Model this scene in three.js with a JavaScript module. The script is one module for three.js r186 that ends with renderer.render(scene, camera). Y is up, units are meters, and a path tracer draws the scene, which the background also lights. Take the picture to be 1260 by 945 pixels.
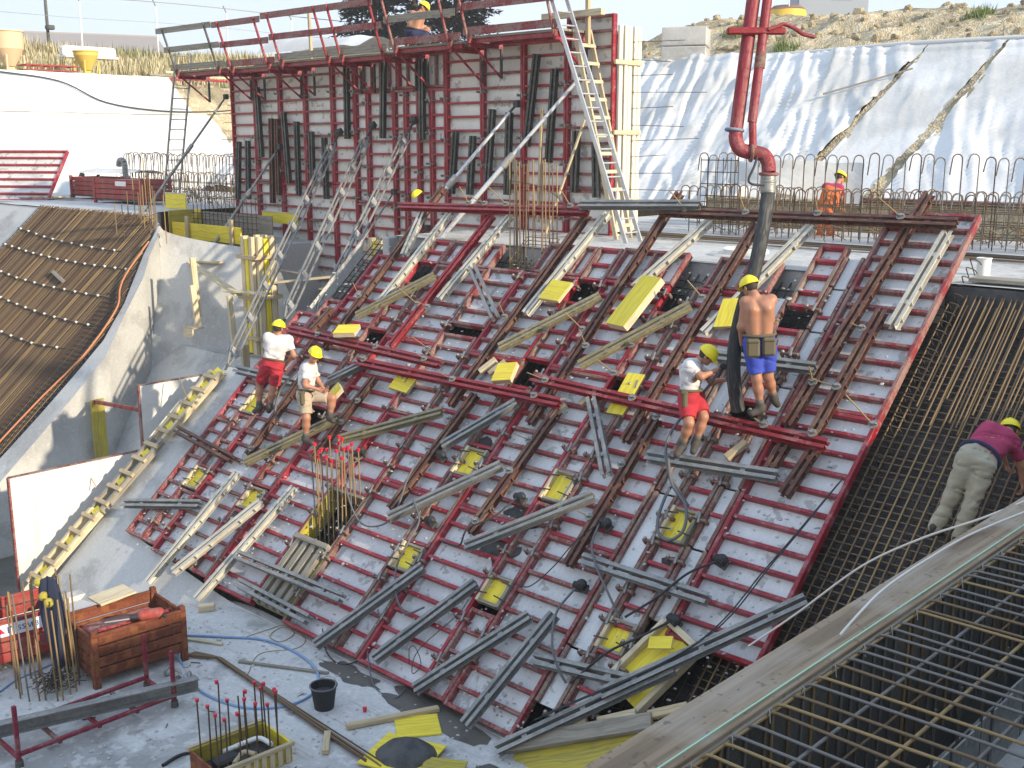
import * as THREE from 'three';
import { mergeGeometries } from 'three/addons/utils/BufferGeometryUtils.js';

// ---------- camera, sky, sun, exposure ----------
const scene = new THREE.Scene();
const camera = new THREE.PerspectiveCamera(37.93, 4 / 3, 0.1, 900);
camera.position.set(16, 7.15, 8.79);
camera.lookAt(16 - 0.6733, 7.15 - 0.2111, 8.79 - 0.7085);
const renderer = new THREE.WebGLRenderer({ antialias: true });
renderer.setSize(1024, 768);
renderer.toneMapping = THREE.LinearToneMapping;
renderer.toneMappingExposure = 1.24;
renderer.shadowMap.enabled = true;
const SUN = new THREE.Vector3(1, 0.385, -0.12).normalize();
const sun = new THREE.DirectionalLight(new THREE.Color().setRGB(1, 0.85, 0.62), 5);
sun.position.copy(SUN).multiplyScalar(90).add(new THREE.Vector3(0, 4, -4));
sun.target.position.set(0, 4, -4); scene.add(sun, sun.target);
sun.castShadow = true; sun.shadow.mapSize.set(4096, 4096); sun.shadow.radius = 2;
Object.assign(sun.shadow.camera, { left: -45, right: 45, top: 40, bottom: -30, near: 1, far: 220 });

// ---------- random numbers and noise ----------
let seed = 7;
function rnd() { seed = (seed * 1664525 + 1013904223) >>> 0; return seed / 4294967296; }
const rr = (a, b) => a + (b - a) * rnd();
const pick = (a) => a[Math.floor(rnd() * a.length)];
const clamp = (x, a = 0, b = 1) => Math.min(b, Math.max(a, x));
const sstep = (a, b, x) => { const t = clamp((x - a) / (b - a)); return t * t * (3 - 2 * t); };
const hash = (x, y, s) => { let h = (x * 374761393 + y * 668265263 + s * 1442695041) | 0; h = Math.imul(h ^ (h >>> 13), 1274126177); h ^= h >>> 16; return (h >>> 0) / 4294967296; };
function pn(x, y, px, py, s) {            // value noise that repeats after px, py cells
  const xi = Math.floor(x), yi = Math.floor(y), fx = x - xi, fy = y - yi;
  const u = fx * fx * (3 - 2 * fx), v = fy * fy * (3 - 2 * fy);
  const a = ((xi % px) + px) % px, b = (a + 1) % px, c = ((yi % py) + py) % py, d = (c + 1) % py;
  const p = hash(a, c, s), q = hash(b, c, s), r = hash(a, d, s), t = hash(b, d, s);
  return p + (q - p) * u + (r - p) * v + (p - q - r + t) * u * v;
}
function fbm(x, y, px, py, s, oct = 4) {  // x, y in 0..1
  let a = 0, w = 0.5, t = 0;
  for (let o = 0; o < oct; o++) { a += w * pn(x * px, y * py, px, py, s + o * 17); t += w; w *= 0.5; px *= 2; py *= 2; }
  return a / t;
}
const n3 = (x, y, z) => pn(x + z * 0.37, y + z * 0.71, 4096, 4096, 5);
function fb2(x, y, s = 3, oct = 4) { let a = 0, w = 0.5, f = 1; for (let o = 0; o < oct; o++) { a += w * (pn(x * f + 900, y * f + 900, 8192, 8192, s + o) - 0.5); w *= 0.5; f *= 2; } return a; }

// ---------- textures and materials ----------
const enc = (c) => { c = clamp(c); return 255 * (c <= 0.0031308 ? 12.92 * c : 1.055 * Math.pow(c, 1 / 2.4) - 0.055); };
function tex(n, metres, fn, n2 = n) {     // fn(x, y) gives linear r, g, b, height and roughness
  const c = new Uint8Array(n * n2 * 4), b = new Uint8Array(n * n2 * 4), r = new Uint8Array(n * n2 * 4);
  for (let j = 0; j < n2; j++) for (let i = 0; i < n; i++) {
    const o = fn((i + 0.5) / n, (j + 0.5) / n2), k = (j * n + i) * 4;
    c[k] = enc(o[0]); c[k + 1] = enc(o[1]); c[k + 2] = enc(o[2]); c[k + 3] = 255;
    b[k] = b[k + 1] = b[k + 2] = 255 * clamp(o[3] ?? 0.5); b[k + 3] = 255;
    r[k] = r[k + 1] = r[k + 2] = 255 * clamp(o[4] ?? 0.8); r[k + 3] = 255;
  }
  const out = [c, b, r].map((d, q) => {
    const t = new THREE.DataTexture(d, n, n2); t.wrapS = t.wrapT = THREE.RepeatWrapping; t.magFilter = THREE.LinearFilter;
    t.minFilter = THREE.LinearMipmapLinearFilter; t.generateMipmaps = true;
    t.repeat.set(1 / metres, 1 / (metres * n2 / n)); if (q === 0) t.colorSpace = THREE.SRGBColorSpace; t.needsUpdate = true; return t;
  });
  return { map: out[0], bumpMap: out[1], roughnessMap: out[2] };
}
const std = (t, o = {}) => new THREE.MeshStandardMaterial({ ...t, side: THREE.DoubleSide, ...o });
const plain = (r, g, b, rough = 0.7, o = {}) => new THREE.MeshStandardMaterial({ color: new THREE.Color().setRGB(r, g, b), roughness: rough, side: THREE.DoubleSide, ...o });
const mix = (a, b, t) => a.map((v, i) => v + (b[i] - v) * t);
function painted(base, dust, k, s, rough = 0.5, rust) {          // coated steel with dried concrete splashes and scrapes
  const t = tex(512, 1.1, (x, y) => {
    const a = fbm(x, y, 5, 5, s, 5), f = fbm(x, y, 40, 40, s + 40, 3), l = fbm(x, y, 6, 90, s + 80, 3);
    let d = sstep(0.56 - k * 0.22, 0.8 - k * 0.2, a * 0.62 + f * 0.38);
    let c = mix(base, dust, d * (0.55 + 0.4 * f)); c = mix(c, base.map((v) => v * 0.55), sstep(0.6, 0.75, l) * 0.5);
    if (rust) c = mix(c, rust, sstep(0.58, 0.7, fbm(x, y, 9, 9, s + 5, 4)) * 0.7);
    return [...c, 0.4 + d * 0.4 + f * 0.15, rough + d * 0.35];
  });
  COAT.b ??= t.bumpMap; COAT.r[rough] ??= t.roughnessMap;
  return { map: t.map, bumpMap: COAT.b, roughnessMap: COAT.r[rough] };
}
const COAT = { b: null, r: {} };
const M = {};
M.red = std(painted([0.33, 0.016, 0.03], [0.38, 0.16, 0.165], 0.5, 11, 0.45), { bumpScale: 0.003 });
M.redWorn = std(painted([0.24, 0.025, 0.03], [0.3, 0.22, 0.19], 1.0, 15, 0.6), { bumpScale: 0.003 });
M.redClean = std(painted([0.27, 0.008, 0.02], [0.37, 0.14, 0.15], 0.45, 19, 0.4), { bumpScale: 0.002 });
M.frameGrey = std(painted([0.17, 0.055, 0.045], [0.27, 0.22, 0.18], 1.0, 23, 0.7), { bumpScale: 0.003 });
M.rust = std(painted([0.095, 0.034, 0.026], [0.2, 0.125, 0.085], 0.75, 27, 0.55, [0.13, 0.045, 0.02]), { bumpScale: 0.002 });
M.redWaler = std(painted([0.25, 0.014, 0.022], [0.33, 0.13, 0.12], 0.55, 31, 0.4), { bumpScale: 0.002 });
M.galv = std(painted([0.23, 0.235, 0.23], [0.34, 0.33, 0.3], 0.7, 35, 0.45), { bumpScale: 0.0015, metalness: 0.35 });
M.white = std(painted([0.56, 0.54, 0.47], [0.44, 0.41, 0.34], 0.6, 39, 0.5), { bumpScale: 0.0015 });
M.olive = std(painted([0.24, 0.215, 0.13], [0.4, 0.35, 0.22], 0.8, 43, 0.5), { bumpScale: 0.0015, metalness: 0.2 });  // grey walers with a yellowish sunlit tone put into the colour
M.dark = std(painted([0.075, 0.078, 0.07], [0.17, 0.17, 0.145], 0.6, 47, 0.55), { bumpScale: 0.0015, metalness: 0.2 });
M.alu = std(painted([0.6, 0.61, 0.62], [0.5, 0.5, 0.48], 0.4, 51, 0.35), { bumpScale: 0.001, metalness: 0.6 });
M.rack = std(painted([0.2, 0.012, 0.03], [0.25, 0.1, 0.1], 0.5, 55, 0.5), { bumpScale: 0.002 });
M.boxRed = std(painted([0.33, 0.04, 0.035], [0.27, 0.1, 0.08], 0.9, 59, 0.6), { bumpScale: 0.002 });
M.crateRust = std(painted([0.2, 0.055, 0.024], [0.12, 0.036, 0.018], 0.9, 63, 0.75, [0.27, 0.1, 0.035]), { bumpScale: 0.003 });
M.pipe = std(painted([0.25, 0.015, 0.028], [0.3, 0.11, 0.11], 0.75, 71, 0.5, [0.12, 0.03, 0.025]), { bumpScale: 0.003 });
const plyTex = (A, B) => tex(1024, 2.6, (x, y) => {
  const a = fbm(x, y, 3, 3, 101, 5), st = fbm(x, y, 4, 60, 131, 4), f = fbm(x, y, 120, 120, 161, 2), sp = fbm(x, y, 18, 18, 171, 4);
  let c = mix(A, B, sstep(0.4, 0.68, a) * 0.8);
  c = mix(c, [0.68, 0.68, 0.67], sstep(0.55, 0.75, st) * 0.4); c = mix(c, [0.2, 0.19, 0.17], sstep(0.66, 0.74, sp) * 0.55);
  return [...c.map((v) => v * (0.92 + 0.16 * f)), 0.5 + 0.2 * f, 0.42 + 0.3 * a];
});
M.ply = std(plyTex([0.64, 0.645, 0.645], [0.5, 0.51, 0.515]), { bumpScale: 0.001 });
M.plyWallBounce = std(plyTex([0.76, 0.75, 0.71], [0.62, 0.61, 0.56]), { bumpScale: 0.001 });  // warmer, paler plywood: bounce light on the wall put into its colour
let GR = null;
const grain = (base, dark, s, metres, n = 512) => { const t = tex(n, metres, (x, y) => {
  const w = fbm(x, y, 3, 3, s, 3) * 0.12, g = fbm(x, y + w, 2, 46, s + 9, 4), f = fbm(x, y, 6, 120, s + 33, 2), k = fbm(x, y, 5, 7, s + 50, 4);
  let c = mix(base, dark, sstep(0.4, 0.75, g) * 0.75); c = mix(c, dark, sstep(0.62, 0.8, k) * 0.5);
  return [...c.map((v) => v * (0.86 + 0.28 * f)), 0.4 + 0.3 * f, 0.75];
}); GR ??= t.bumpMap; return { map: t.map, bumpMap: GR, roughness: 0.75 }; };
M.yellow = std(grain([0.82, 0.66, 0.04], [0.66, 0.5, 0.05], 201, 1.2), { bumpScale: 0.0008, roughness: 0.55 });
M.yellowDirty = std(grain([0.47, 0.38, 0.04], [0.27, 0.23, 0.07], 211, 1.2), { bumpScale: 0.001, roughness: 0.65 });
M.wood = std(grain([0.5, 0.4, 0.25], [0.33, 0.25, 0.15], 221, 1.0), { bumpScale: 0.0015 });
M.woodPale = std(grain([0.62, 0.53, 0.36], [0.45, 0.36, 0.22], 231, 1.0), { bumpScale: 0.0015 });
M.cream = std(grain([0.76, 0.71, 0.58], [0.62, 0.55, 0.42], 235, 1.0), { bumpScale: 0.0015 });
M.woodGrey = std(grain([0.3, 0.27, 0.215], [0.17, 0.15, 0.12], 241, 1.1), { bumpScale: 0.002 });
M.brownPly = std(tex(1024, 2.2, (x, y) => {
  const w = fbm(x, y, 2, 4, 301, 3), g = fbm(x, y + w * 0.05, 2, 70, 309, 4), f = fbm(x, y, 8, 200, 315, 2), k = fbm(x, y, 4, 6, 321, 5), d = fbm(x, y, 50, 60, 331, 3);
  let c = mix([0.3, 0.215, 0.13], [0.19, 0.13, 0.075], sstep(0.35, 0.7, g)); c = mix(c, [0.36, 0.3, 0.23], sstep(0.5, 0.75, k) * 0.6); c = mix(c, [0.09, 0.07, 0.05], sstep(0.7, 0.78, d) * 0.6);
  return [...c.map((v) => v * (0.85 + 0.3 * f)), 0.4 + 0.3 * f, 0.6];
}), { bumpScale: 0.001 });
const concreteTex = (light, dark, s, metres, stain = 0.3) => tex(1024, metres, (x, y) => {
  const a = fbm(x, y, 3, 3, s, 6), b = fbm(x, y, 9, 9, s + 7, 5), f = fbm(x, y, 160, 160, s + 21, 2), p = fbm(x, y, 60, 60, s + 35, 3);
  let c = mix(light, dark, sstep(0.35, 0.7, a)); c = mix(c, dark.map((v) => v * 0.55), sstep(0.6, 0.74, b) * stain); c = mix(c, light.map((v) => v * 1.15), sstep(0.6, 0.72, p) * 0.3);
  return [...c.map((v) => v * (0.9 + 0.2 * f)), 0.5 + (f - 0.5) * 0.5 + (p - 0.5) * 0.4, 0.85];
});
M.concrete = std(concreteTex([0.5, 0.5, 0.485], [0.37, 0.37, 0.365], 401, 4), { bumpScale: 0.004 });
M.floor = std(tex(1024, 7, (x, y) => {
  const a = fbm(x, y, 3, 3, 431, 6), b = fbm(x, y, 11, 11, 438, 5), f = fbm(x, y, 200, 200, 452, 2), p = fbm(x, y, 70, 70, 466, 3), w = fbm(x, y, 6, 6, 475, 5), k = fbm(x, y, 34, 34, 484, 4), l = fbm(x, y, 5, 110, 489, 3);
  let c = mix([0.52, 0.52, 0.505], [0.36, 0.362, 0.358], sstep(0.36, 0.66, a)); c = mix(c, [0.2, 0.2, 0.195], sstep(0.6, 0.72, b) * 0.4); c = mix(c, [0.15, 0.15, 0.145], sstep(0.63, 0.7, w) * 0.45);
  c = mix(c, [0.64, 0.635, 0.61], sstep(0.6, 0.72, p) * 0.45); c = mix(c, [0.12, 0.11, 0.1], sstep(0.74, 0.8, k) * 0.5); c = mix(c, [0.3, 0.27, 0.22], sstep(0.66, 0.78, l) * 0.35);
  return [...c.map((v) => v * (0.88 + 0.24 * f)), 0.5 + (f - 0.5) * 0.5 + (p - 0.5) * 0.4 - sstep(0.66, 0.74, k) * 0.2, 0.8 - 0.35 * sstep(0.6, 0.68, w)];
}), { bumpScale: 0.006 });
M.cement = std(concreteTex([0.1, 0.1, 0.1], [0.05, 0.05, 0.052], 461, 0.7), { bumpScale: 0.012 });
M.wet = std(concreteTex([0.12, 0.115, 0.1], [0.07, 0.068, 0.06], 471, 1.5), { bumpScale: 0.004, roughnessMap: null, roughness: 0.35 });  // wet ground; also a painted shade tone inside the form wall
M.soil = std(tex(1024, 6, (x, y) => {
  const a = fbm(x, y, 5, 5, 501, 6), b = fbm(x, y, 30, 30, 511, 4), f = fbm(x, y, 150, 150, 521, 2);
  let c = mix([0.5, 0.41, 0.26], [0.3, 0.25, 0.16], sstep(0.38, 0.65, a)); c = mix(c, [0.62, 0.55, 0.4], sstep(0.58, 0.7, b) * 0.7); c = mix(c, [0.12, 0.15, 0.07], sstep(0.66, 0.74, fbm(x, y, 8, 8, 541, 5)) * 0.6);
  return [...c.map((v) => v * (0.75 + 0.5 * f)), b * 0.6 + f * 0.4, 0.95];
}), { bumpScale: 0.12 });
M.field = std(tex(512, 9, (x, y) => { const a = fbm(x, y, 5, 5, 551, 5), f = fbm(x, y, 70, 70, 561, 3); return [...mix([0.34, 0.31, 0.13], [0.14, 0.17, 0.06], sstep(0.4, 0.62, a)).map((v) => v * (0.7 + 0.6 * f)), f, 0.95]; }), { bumpScale: 0.15 });
M.sheet = std(tex(1024, 9, (x, y) => {
  const a = fbm(x, y, 4, 4, 601, 5), st = fbm(x, y, 26, 3, 611, 4), f = fbm(x, y, 120, 120, 621, 2);
  let c = mix([0.7, 0.7, 0.69], [0.55, 0.545, 0.52], sstep(0.45, 0.7, a)); c = mix(c, [0.55, 0.53, 0.47], sstep(0.64, 0.76, st) * 0.4);
  return [...c.map((v) => v * (0.95 + 0.1 * f)), 0.5 * st + 0.5 * f, 0.55];
}), { bumpScale: 0.01 });
M.rebar = plain(0.115, 0.07, 0.045, 0.75, { metalness: 0.2 });
M.rebarLitTan = plain(0.33, 0.225, 0.1, 0.65, { metalness: 0.2 });  // rebar colour with sunlight put in; also tie rods and tan cord
M.rebarBrown = plain(0.2, 0.135, 0.075, 0.75, { metalness: 0.15 });
M.rebarGrey = plain(0.19, 0.175, 0.16, 0.6, { metalness: 0.3 });
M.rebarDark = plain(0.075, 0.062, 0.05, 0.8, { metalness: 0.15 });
M.rubber = plain(0.022, 0.024, 0.027, 0.6);
M.rubberGrey = plain(0.11, 0.115, 0.125, 0.6);
M.hoseBlue = plain(0.18, 0.3, 0.5, 0.45);
M.black = plain(0.018, 0.02, 0.024, 0.65);
M.capRed = plain(0.62, 0.02, 0.05, 0.45);
M.helmet = plain(0.85, 0.72, 0.02, 0.3);
M.steel = plain(0.33, 0.32, 0.3, 0.45, { metalness: 0.6 });
M.plastic = plain(0.75, 0.75, 0.72, 0.5);
M.orange = plain(0.75, 0.2, 0.04, 0.6);
M.wireGreen = plain(0.45, 0.75, 0.55, 0.5);
M.wireWhite = plain(0.7, 0.66, 0.6, 0.5);
M.blueGrey = std(painted([0.15, 0.19, 0.3], [0.3, 0.32, 0.36], 0.7, 67, 0.6), { bumpScale: 0.002 });

// ---------- the sky: pale summer haze with thin cloud ----------
{
  const w = 512, h = 256, d = new Float32Array(w * h * 4);
  for (let j = 0; j < h; j++) for (let i = 0; i < w; i++) {
    const el = ((j + 0.5) / h - 0.5) * Math.PI, az = (i + 0.5) / w, k = (j * w + i) * 4;
    const t = Math.pow(clamp(Math.sin(Math.max(el, 0))), 0.6);
    let c = mix([0.8, 0.87, 0.96], [0.4, 0.61, 0.94], t * 0.95);
    const cl = sstep(0.45, 0.72, fbm(az, (j + 0.5) / h, 7, 12, 701, 5)) * sstep(0.0, 0.25, el) * 0.55;
    c = mix(c, [1.1, 1.12, 1.14], cl);
    if (el < 0) c = mix(c, [0.45, 0.43, 0.38], sstep(0, -0.1, el));
    d[k] = c[0]; d[k + 1] = c[1]; d[k + 2] = c[2]; d[k + 3] = 1;
  }
  const t = new THREE.DataTexture(d, w, h, THREE.RGBAFormat, THREE.FloatType);
  t.mapping = THREE.EquirectangularReflectionMapping; t.magFilter = t.minFilter = THREE.LinearFilter; t.wrapS = THREE.RepeatWrapping; t.needsUpdate = true;
  scene.background = t; scene.environment = t; scene.backgroundIntensity = 1; scene.environmentIntensity = 1;
}

// ---------- helpers ----------
const TH = 42.1 * Math.PI / 180, ST = Math.sin(TH), CT = Math.cos(TH);
const V = (x, y, z) => new THREE.Vector3(x, y, z);
const S = (u, v, h = 0) => V(u, v * ST + h * CT, -v * CT + h * ST);        // u across, v up the slope, h out of it
const QS = new THREE.Quaternion().setFromAxisAngle(V(1, 0, 0), TH - Math.PI / 2);
const QZ = (a) => new THREE.Quaternion().setFromAxisAngle(V(0, 0, 1), a);
const used = {};
function numbered(n) { const k = used[n] = (used[n] ?? -1) + 1; return k ? n + '_' + String(k).padStart(3, '0') : n; }
function tag(o, label, category, group) { o.userData.label = label; o.userData.category = category; if (group) o.userData.group = group; return o; }
function thing(name, label, category, p = V(0, 0, 0), q, group) {
  const o = new THREE.Group(); o.name = numbered(name); o.position.copy(p); if (q) o.quaternion.copy(q); scene.add(o);
  return tag(o, label, category, group);
}
function mesh(name, geo, mat, parent = scene, p, q) {
  const m = new THREE.Mesh(geo, mat); m.name = parent === scene ? numbered(name) : name; m.castShadow = m.receiveShadow = true;
  if (p) m.position.copy(p); if (q) m.quaternion.copy(q); parent.add(m); return m;
}
const stuff = (m) => { m.userData.kind = 'stuff'; return m; };
function struct(name, geo, mat) { const m = mesh(name, geo, mat); m.userData.kind = 'structure'; return m; }
function clone(o, label, p, q, group) {
  const c = o.clone(); const base = o.name.replace(/_\d\d\d$/, ''); c.name = numbered(base); scene.add(c);
  c.userData = { ...o.userData }; if (label) c.userData.label = label; if (group) c.userData.group = group;
  if (p) c.position.copy(p); if (q) c.quaternion.copy(q); return c;
}
const cache = new Map();
function boxG(w, h, d, b = 0, variant = 0) {           // box with chamfered edges, uv in metres
  const key = [w, h, d, b, variant].map((x) => x.toFixed ? x.toFixed(3) : x).join();
  if (cache.has(key)) return cache.get(key);
  const pos = [], nor = [], uv = [], H = [w / 2, h / 2, d / 2], ou = variant * 0.37 + w * 3.1, ov = variant * 0.61 + h * 1.7;
  const tri = (a, c, e) => {
    const n = c.clone().sub(a).cross(e.clone().sub(a)).normalize(); const m = a.clone().add(c).add(e);
    if (n.dot(m) < 0) { n.negate(); [c, e] = [e, c]; }
    const ax = [Math.abs(n.x), Math.abs(n.y), Math.abs(n.z)], k = ax.indexOf(Math.max(...ax));
    for (const p of [a, c, e]) {
      pos.push(p.x, p.y, p.z); nor.push(n.x, n.y, n.z);
      let s = k === 0 ? [p.z, p.y] : k === 1 ? [p.x, p.z] : [p.x, p.y];
      if (k === 0 ? h > d : k === 2 ? h > w : d > w) s = [s[1], s[0]];      // grain runs along the longer side
      uv.push(s[0] + ou, s[1] + ov);
    }
  };
  const P = (s, k) => { const a = s.map((v, i) => v * (i === k ? H[i] : H[i] - b)); return V(...a); };
  for (let k = 0; k < 3; k++) for (const s of [-1, 1]) {
    const i = (k + 1) % 3, j = (k + 2) % 3, c = [[-1, -1], [1, -1], [1, 1], [-1, 1]].map(([a, e]) => { const q = []; q[k] = s; q[i] = a; q[j] = e; return P(q, k); });
    tri(c[0], c[1], c[2]); tri(c[0], c[2], c[3]);
  }
  if (b > 0) {
    for (let k = 0; k < 3; k++) for (const a of [-1, 1]) for (const e of [-1, 1]) {
      const i = (k + 1) % 3, j = (k + 2) % 3, q = []; q[i] = a; q[j] = e; q[k] = -1; const r = [...q]; r[k] = 1;
      const A = P(q, i), B = P(q, j), C = P(r, j), D = P(r, i); tri(A, B, C); tri(A, C, D);
    }
    for (const x of [-1, 1]) for (const y of [-1, 1]) for (const z of [-1, 1]) { const q = [x, y, z]; tri(P(q, 0), P(q, 1), P(q, 2)); }
  }
  const g = new THREE.BufferGeometry();
  g.setAttribute('position', new THREE.Float32BufferAttribute(pos, 3)); g.setAttribute('normal', new THREE.Float32BufferAttribute(nor, 3)); g.setAttribute('uv', new THREE.Float32BufferAttribute(uv, 2));
  cache.set(key, g); return g;
}
function prism(profile, L, variant = 0) {              // closed profile (y, z) drawn out along x, centred
  const pos = [], nor = [], uv = [], o = variant * 0.43, c = profile;
  let area = 0; c.forEach((p, i) => { const q = c[(i + 1) % c.length]; area += p[0] * q[1] - q[0] * p[1]; });
  const put = (p, n, s) => { pos.push(...p); nor.push(...n); uv.push(...s); };
  c.forEach((p, i) => {
    const q = c[(i + 1) % c.length], dx = q[0] - p[0], dy = q[1] - p[1], l = Math.hypot(dx, dy) || 1, s = Math.sign(area), n = [0, s * dy / l, -s * dx / l];
    const A = [-L / 2, ...p], B = [L / 2, ...p], C = [L / 2, ...q], D = [-L / 2, ...q], t = i * 0.11;
    const ord = s > 0 ? [A, C, B, A, D, C] : [A, B, C, A, C, D];
    for (const v of ord) put(v, n, [v[0] + o, (v === A || v === B ? 0 : l) + t + o]);
  });
  const f = THREE.ShapeUtils.triangulateShape(c.map((p) => new THREE.Vector2(...p)), []);
  for (const e of [-1, 1]) for (const t of f) {
    const [a, b, d] = t.map((i) => c[i]), turn = (b[0] - a[0]) * (d[1] - a[1]) - (b[1] - a[1]) * (d[0] - a[0]);
    for (const i of turn * e > 0 ? t : [t[0], t[2], t[1]]) put([e * L / 2, ...c[i]], [e, 0, 0], c[i]);
  }
  const g = new THREE.BufferGeometry();
  g.setAttribute('position', new THREE.Float32BufferAttribute(pos, 3)); g.setAttribute('normal', new THREE.Float32BufferAttribute(nor, 3)); g.setAttribute('uv', new THREE.Float32BufferAttribute(uv, 2));
  return g;
}
const CYL = {};
const cyl = (n = 7) => CYL[n] ??= new THREE.CylinderGeometry(1, 1, 1, n);
function rod(name, a, b, r, mat, parent = scene, n = 7) {   // a straight bar between two points
  const m = mesh(name, cyl(n), mat, parent), d = b.clone().sub(a);
  m.position.copy(a).addScaledVector(d, 0.5); m.quaternion.setFromUnitVectors(V(0, 1, 0), d.clone().normalize()); m.scale.set(r, d.length(), r); return m;
}
function rodG(a, b, r, n = 6) { const d = b.clone().sub(a), g = new THREE.CylinderGeometry(r, r, d.length(), n); g.applyQuaternion(new THREE.Quaternion().setFromUnitVectors(V(0, 1, 0), d.clone().normalize())); g.translate(...a.clone().addScaledVector(d, 0.5).toArray()); return g; }
function tubeG(pts, r, seg = 6, n = 7, tension = 0.5) { return new THREE.TubeGeometry(new THREE.CatmullRomCurve3(pts, false, 'catmullrom', tension), Math.max(8, pts.length * seg), r, n); }
function bentG(pts, r, rad = 0.05, n = 6) {                // bar with bends of a small radius
  const q = [pts[0]];
  for (let i = 1; i < pts.length - 1; i++) {
    const p = pts[i], a = pts[i - 1].clone().sub(p), c = pts[i + 1].clone().sub(p), l = Math.min(rad, a.length() / 2, c.length() / 2);
    const A = p.clone().addScaledVector(a.normalize(), l), C = p.clone().addScaledVector(c.normalize(), l);
    for (const t of [0, 0.33, 0.67, 1]) q.push(A.clone().multiplyScalar((1 - t) ** 2).addScaledVector(p, 2 * t * (1 - t)).addScaledVector(C, t * t));
  }
  q.push(pts[pts.length - 1]);
  const path = new THREE.CurvePath(); for (let i = 0; i < q.length - 1; i++) path.add(new THREE.LineCurve3(q[i], q[i + 1]));
  const g = []; for (let i = 0; i < q.length - 1; i++) g.push(rodG(q[i], q[i + 1], r, n));
  return mergeGeometries(g);
}
function grid(nx, ny, f, uvs) {                             // sheet from a function of s, t in 0..1
  const pos = [], uv = [], idx = [];
  for (let j = 0; j <= ny; j++) for (let i = 0; i <= nx; i++) { const s = i / nx, t = j / ny, p = f(s, t); pos.push(p.x, p.y, p.z); uv.push(...(uvs ? uvs(s, t, p) : [p.x, p.z])); }
  for (let j = 0; j < ny; j++) for (let i = 0; i < nx; i++) { const a = j * (nx + 1) + i, b = a + 1, c = a + nx + 1, d = c + 1; idx.push(a, b, d, a, d, c); }
  const g = new THREE.BufferGeometry(); g.setAttribute('position', new THREE.Float32BufferAttribute(pos, 3)); g.setAttribute('uv', new THREE.Float32BufferAttribute(uv, 2)); g.setIndex(idx); g.computeVertexNormals(); return g;
}
function beamBetween(name, a, b, w, h, mat, parent = scene, up = V(0, 1, 0), bev = 0.004) {   // squared timber between two points; h along up
  const d = b.clone().sub(a), L = d.length(), x = d.normalize(), z = x.clone().cross(up).normalize(), y = z.clone().cross(x);
  const m = mesh(name, boxG(L, h, w, bev, Math.floor(rnd() * 3)), mat, parent);
  m.position.copy(a).add(b).multiplyScalar(0.5); m.quaternion.setFromRotationMatrix(new THREE.Matrix4().makeBasis(x, y, z)); return m;
}
const NS = V(0, CT, ST), ES = V(0, ST, -CT);                // normal of the slope, and straight up it
function lumpG(r, k = 0.3, s = 131, n = 3) { const g = new THREE.IcosahedronGeometry(r, n), a = g.attributes.position; for (let i = 0; i < a.count; i++) { const p = V().fromBufferAttribute(a, i), f = 1 + k * 2 * fb2(p.x / r * 1.4 + 5, p.y / r * 1.4 + p.z / r, s, 3); a.setXYZ(i, p.x * f, p.y * f, p.z * f); } g.computeVertexNormals(); return g; }

// ---------- the pit: floor, wedges, decks, trench, banks ----------
const uvS = (s, t, p) => [p.x, p.y / ST];
struct('pit_floor', grid(70, 50, (s, t) => { const x = -2.3 + 17.6 * s, z = -0.35 + 12.5 * t; return V(x, -0.75 * sstep(1.9, -2.4, x + 0.25 * z) + 0.012 * fb2(x * 1.3, z * 1.3), z); }), M.floor);
const floorY = (x, z) => -0.75 * sstep(1.9, -2.4, x + 0.25 * z);
struct('trench_ground', grid(4, 4, (s, t) => V(-40 + 40 * s, -1.55, -3 + 17 * t)), M.wet);
struct('pit_floor_edge', boxG(0.3, 1.6, 12.4, 0.02).clone().translate(-2.4, -1.45, 5.9), M.concrete);
{ // solid wedge below the forms, with the deck behind it
  const slab = (u0, u1, v0, v1, h) => grid(Math.ceil((u1 - u0) * 3), Math.ceil((v1 - v0) * 3), (s, t) => S(u0 + (u1 - u0) * s, v0 + (v1 - v0) * t, h + 0.006 * fb2(s * 9 + u0, t * 9)), uvS);
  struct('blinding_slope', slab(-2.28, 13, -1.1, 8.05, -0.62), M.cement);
  const low = grid(40, 8, (s, t) => { const u = -2.28 + 12.88 * s; return S(u, -1.6 + (1.75 + 0.28 * clamp((1.2 - u) / 3.2)) * t, -0.125); }, uvS), left = slab(-3.42, -2.28, -1.6, 4.25, -0.125);
  struct('concrete_slope', mergeGeometries([low, left]), M.concrete);
  const side = (u, v0, v1, d) => grid(6, 2, (s, t) => { const p = S(u, v0 + (v1 - v0) * s, -0.125); p.y -= d * t; return p; }, (s, t, p) => [p.z, p.y]);
  struct('slope_side', mergeGeometries([side(-3.42, -1.6, 4.25, 3.2), side(-2.28, 4.25, 7.9, 4), grid(2, 2, (s, t) => { const p = S(-3.42 + 1.14 * s, 4.25, -0.125); p.y -= 3 * t; return p; }, (s, t, p) => [p.x, p.y])]), M.concrete);
  const sh = [[-6.4, 2.0], [-6.4, 4.6], [-6.2, 4.6], [-5.6, 3.6], [0.2, -1.5], [-6.4, -1.5]];
  struct('wedge_core', prism(sh.map(([z, y]) => [y, z]), 15.2).translate(5.4, 0, 0), M.concrete);
}
struct('concrete_deck', grid(60, 40, (s, t) => { const x = -1.5 + 17 * s, z = -6.12 - 9.9 * t; return V(x, 5.3 + 0.02 * fb2(x, z), z); }), M.floor);
struct('deck_edge', boxG(5.6, 1.38, 0.36, 0.02).clone().translate(12.7, 4.58, -6.3), M.cement);
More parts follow.
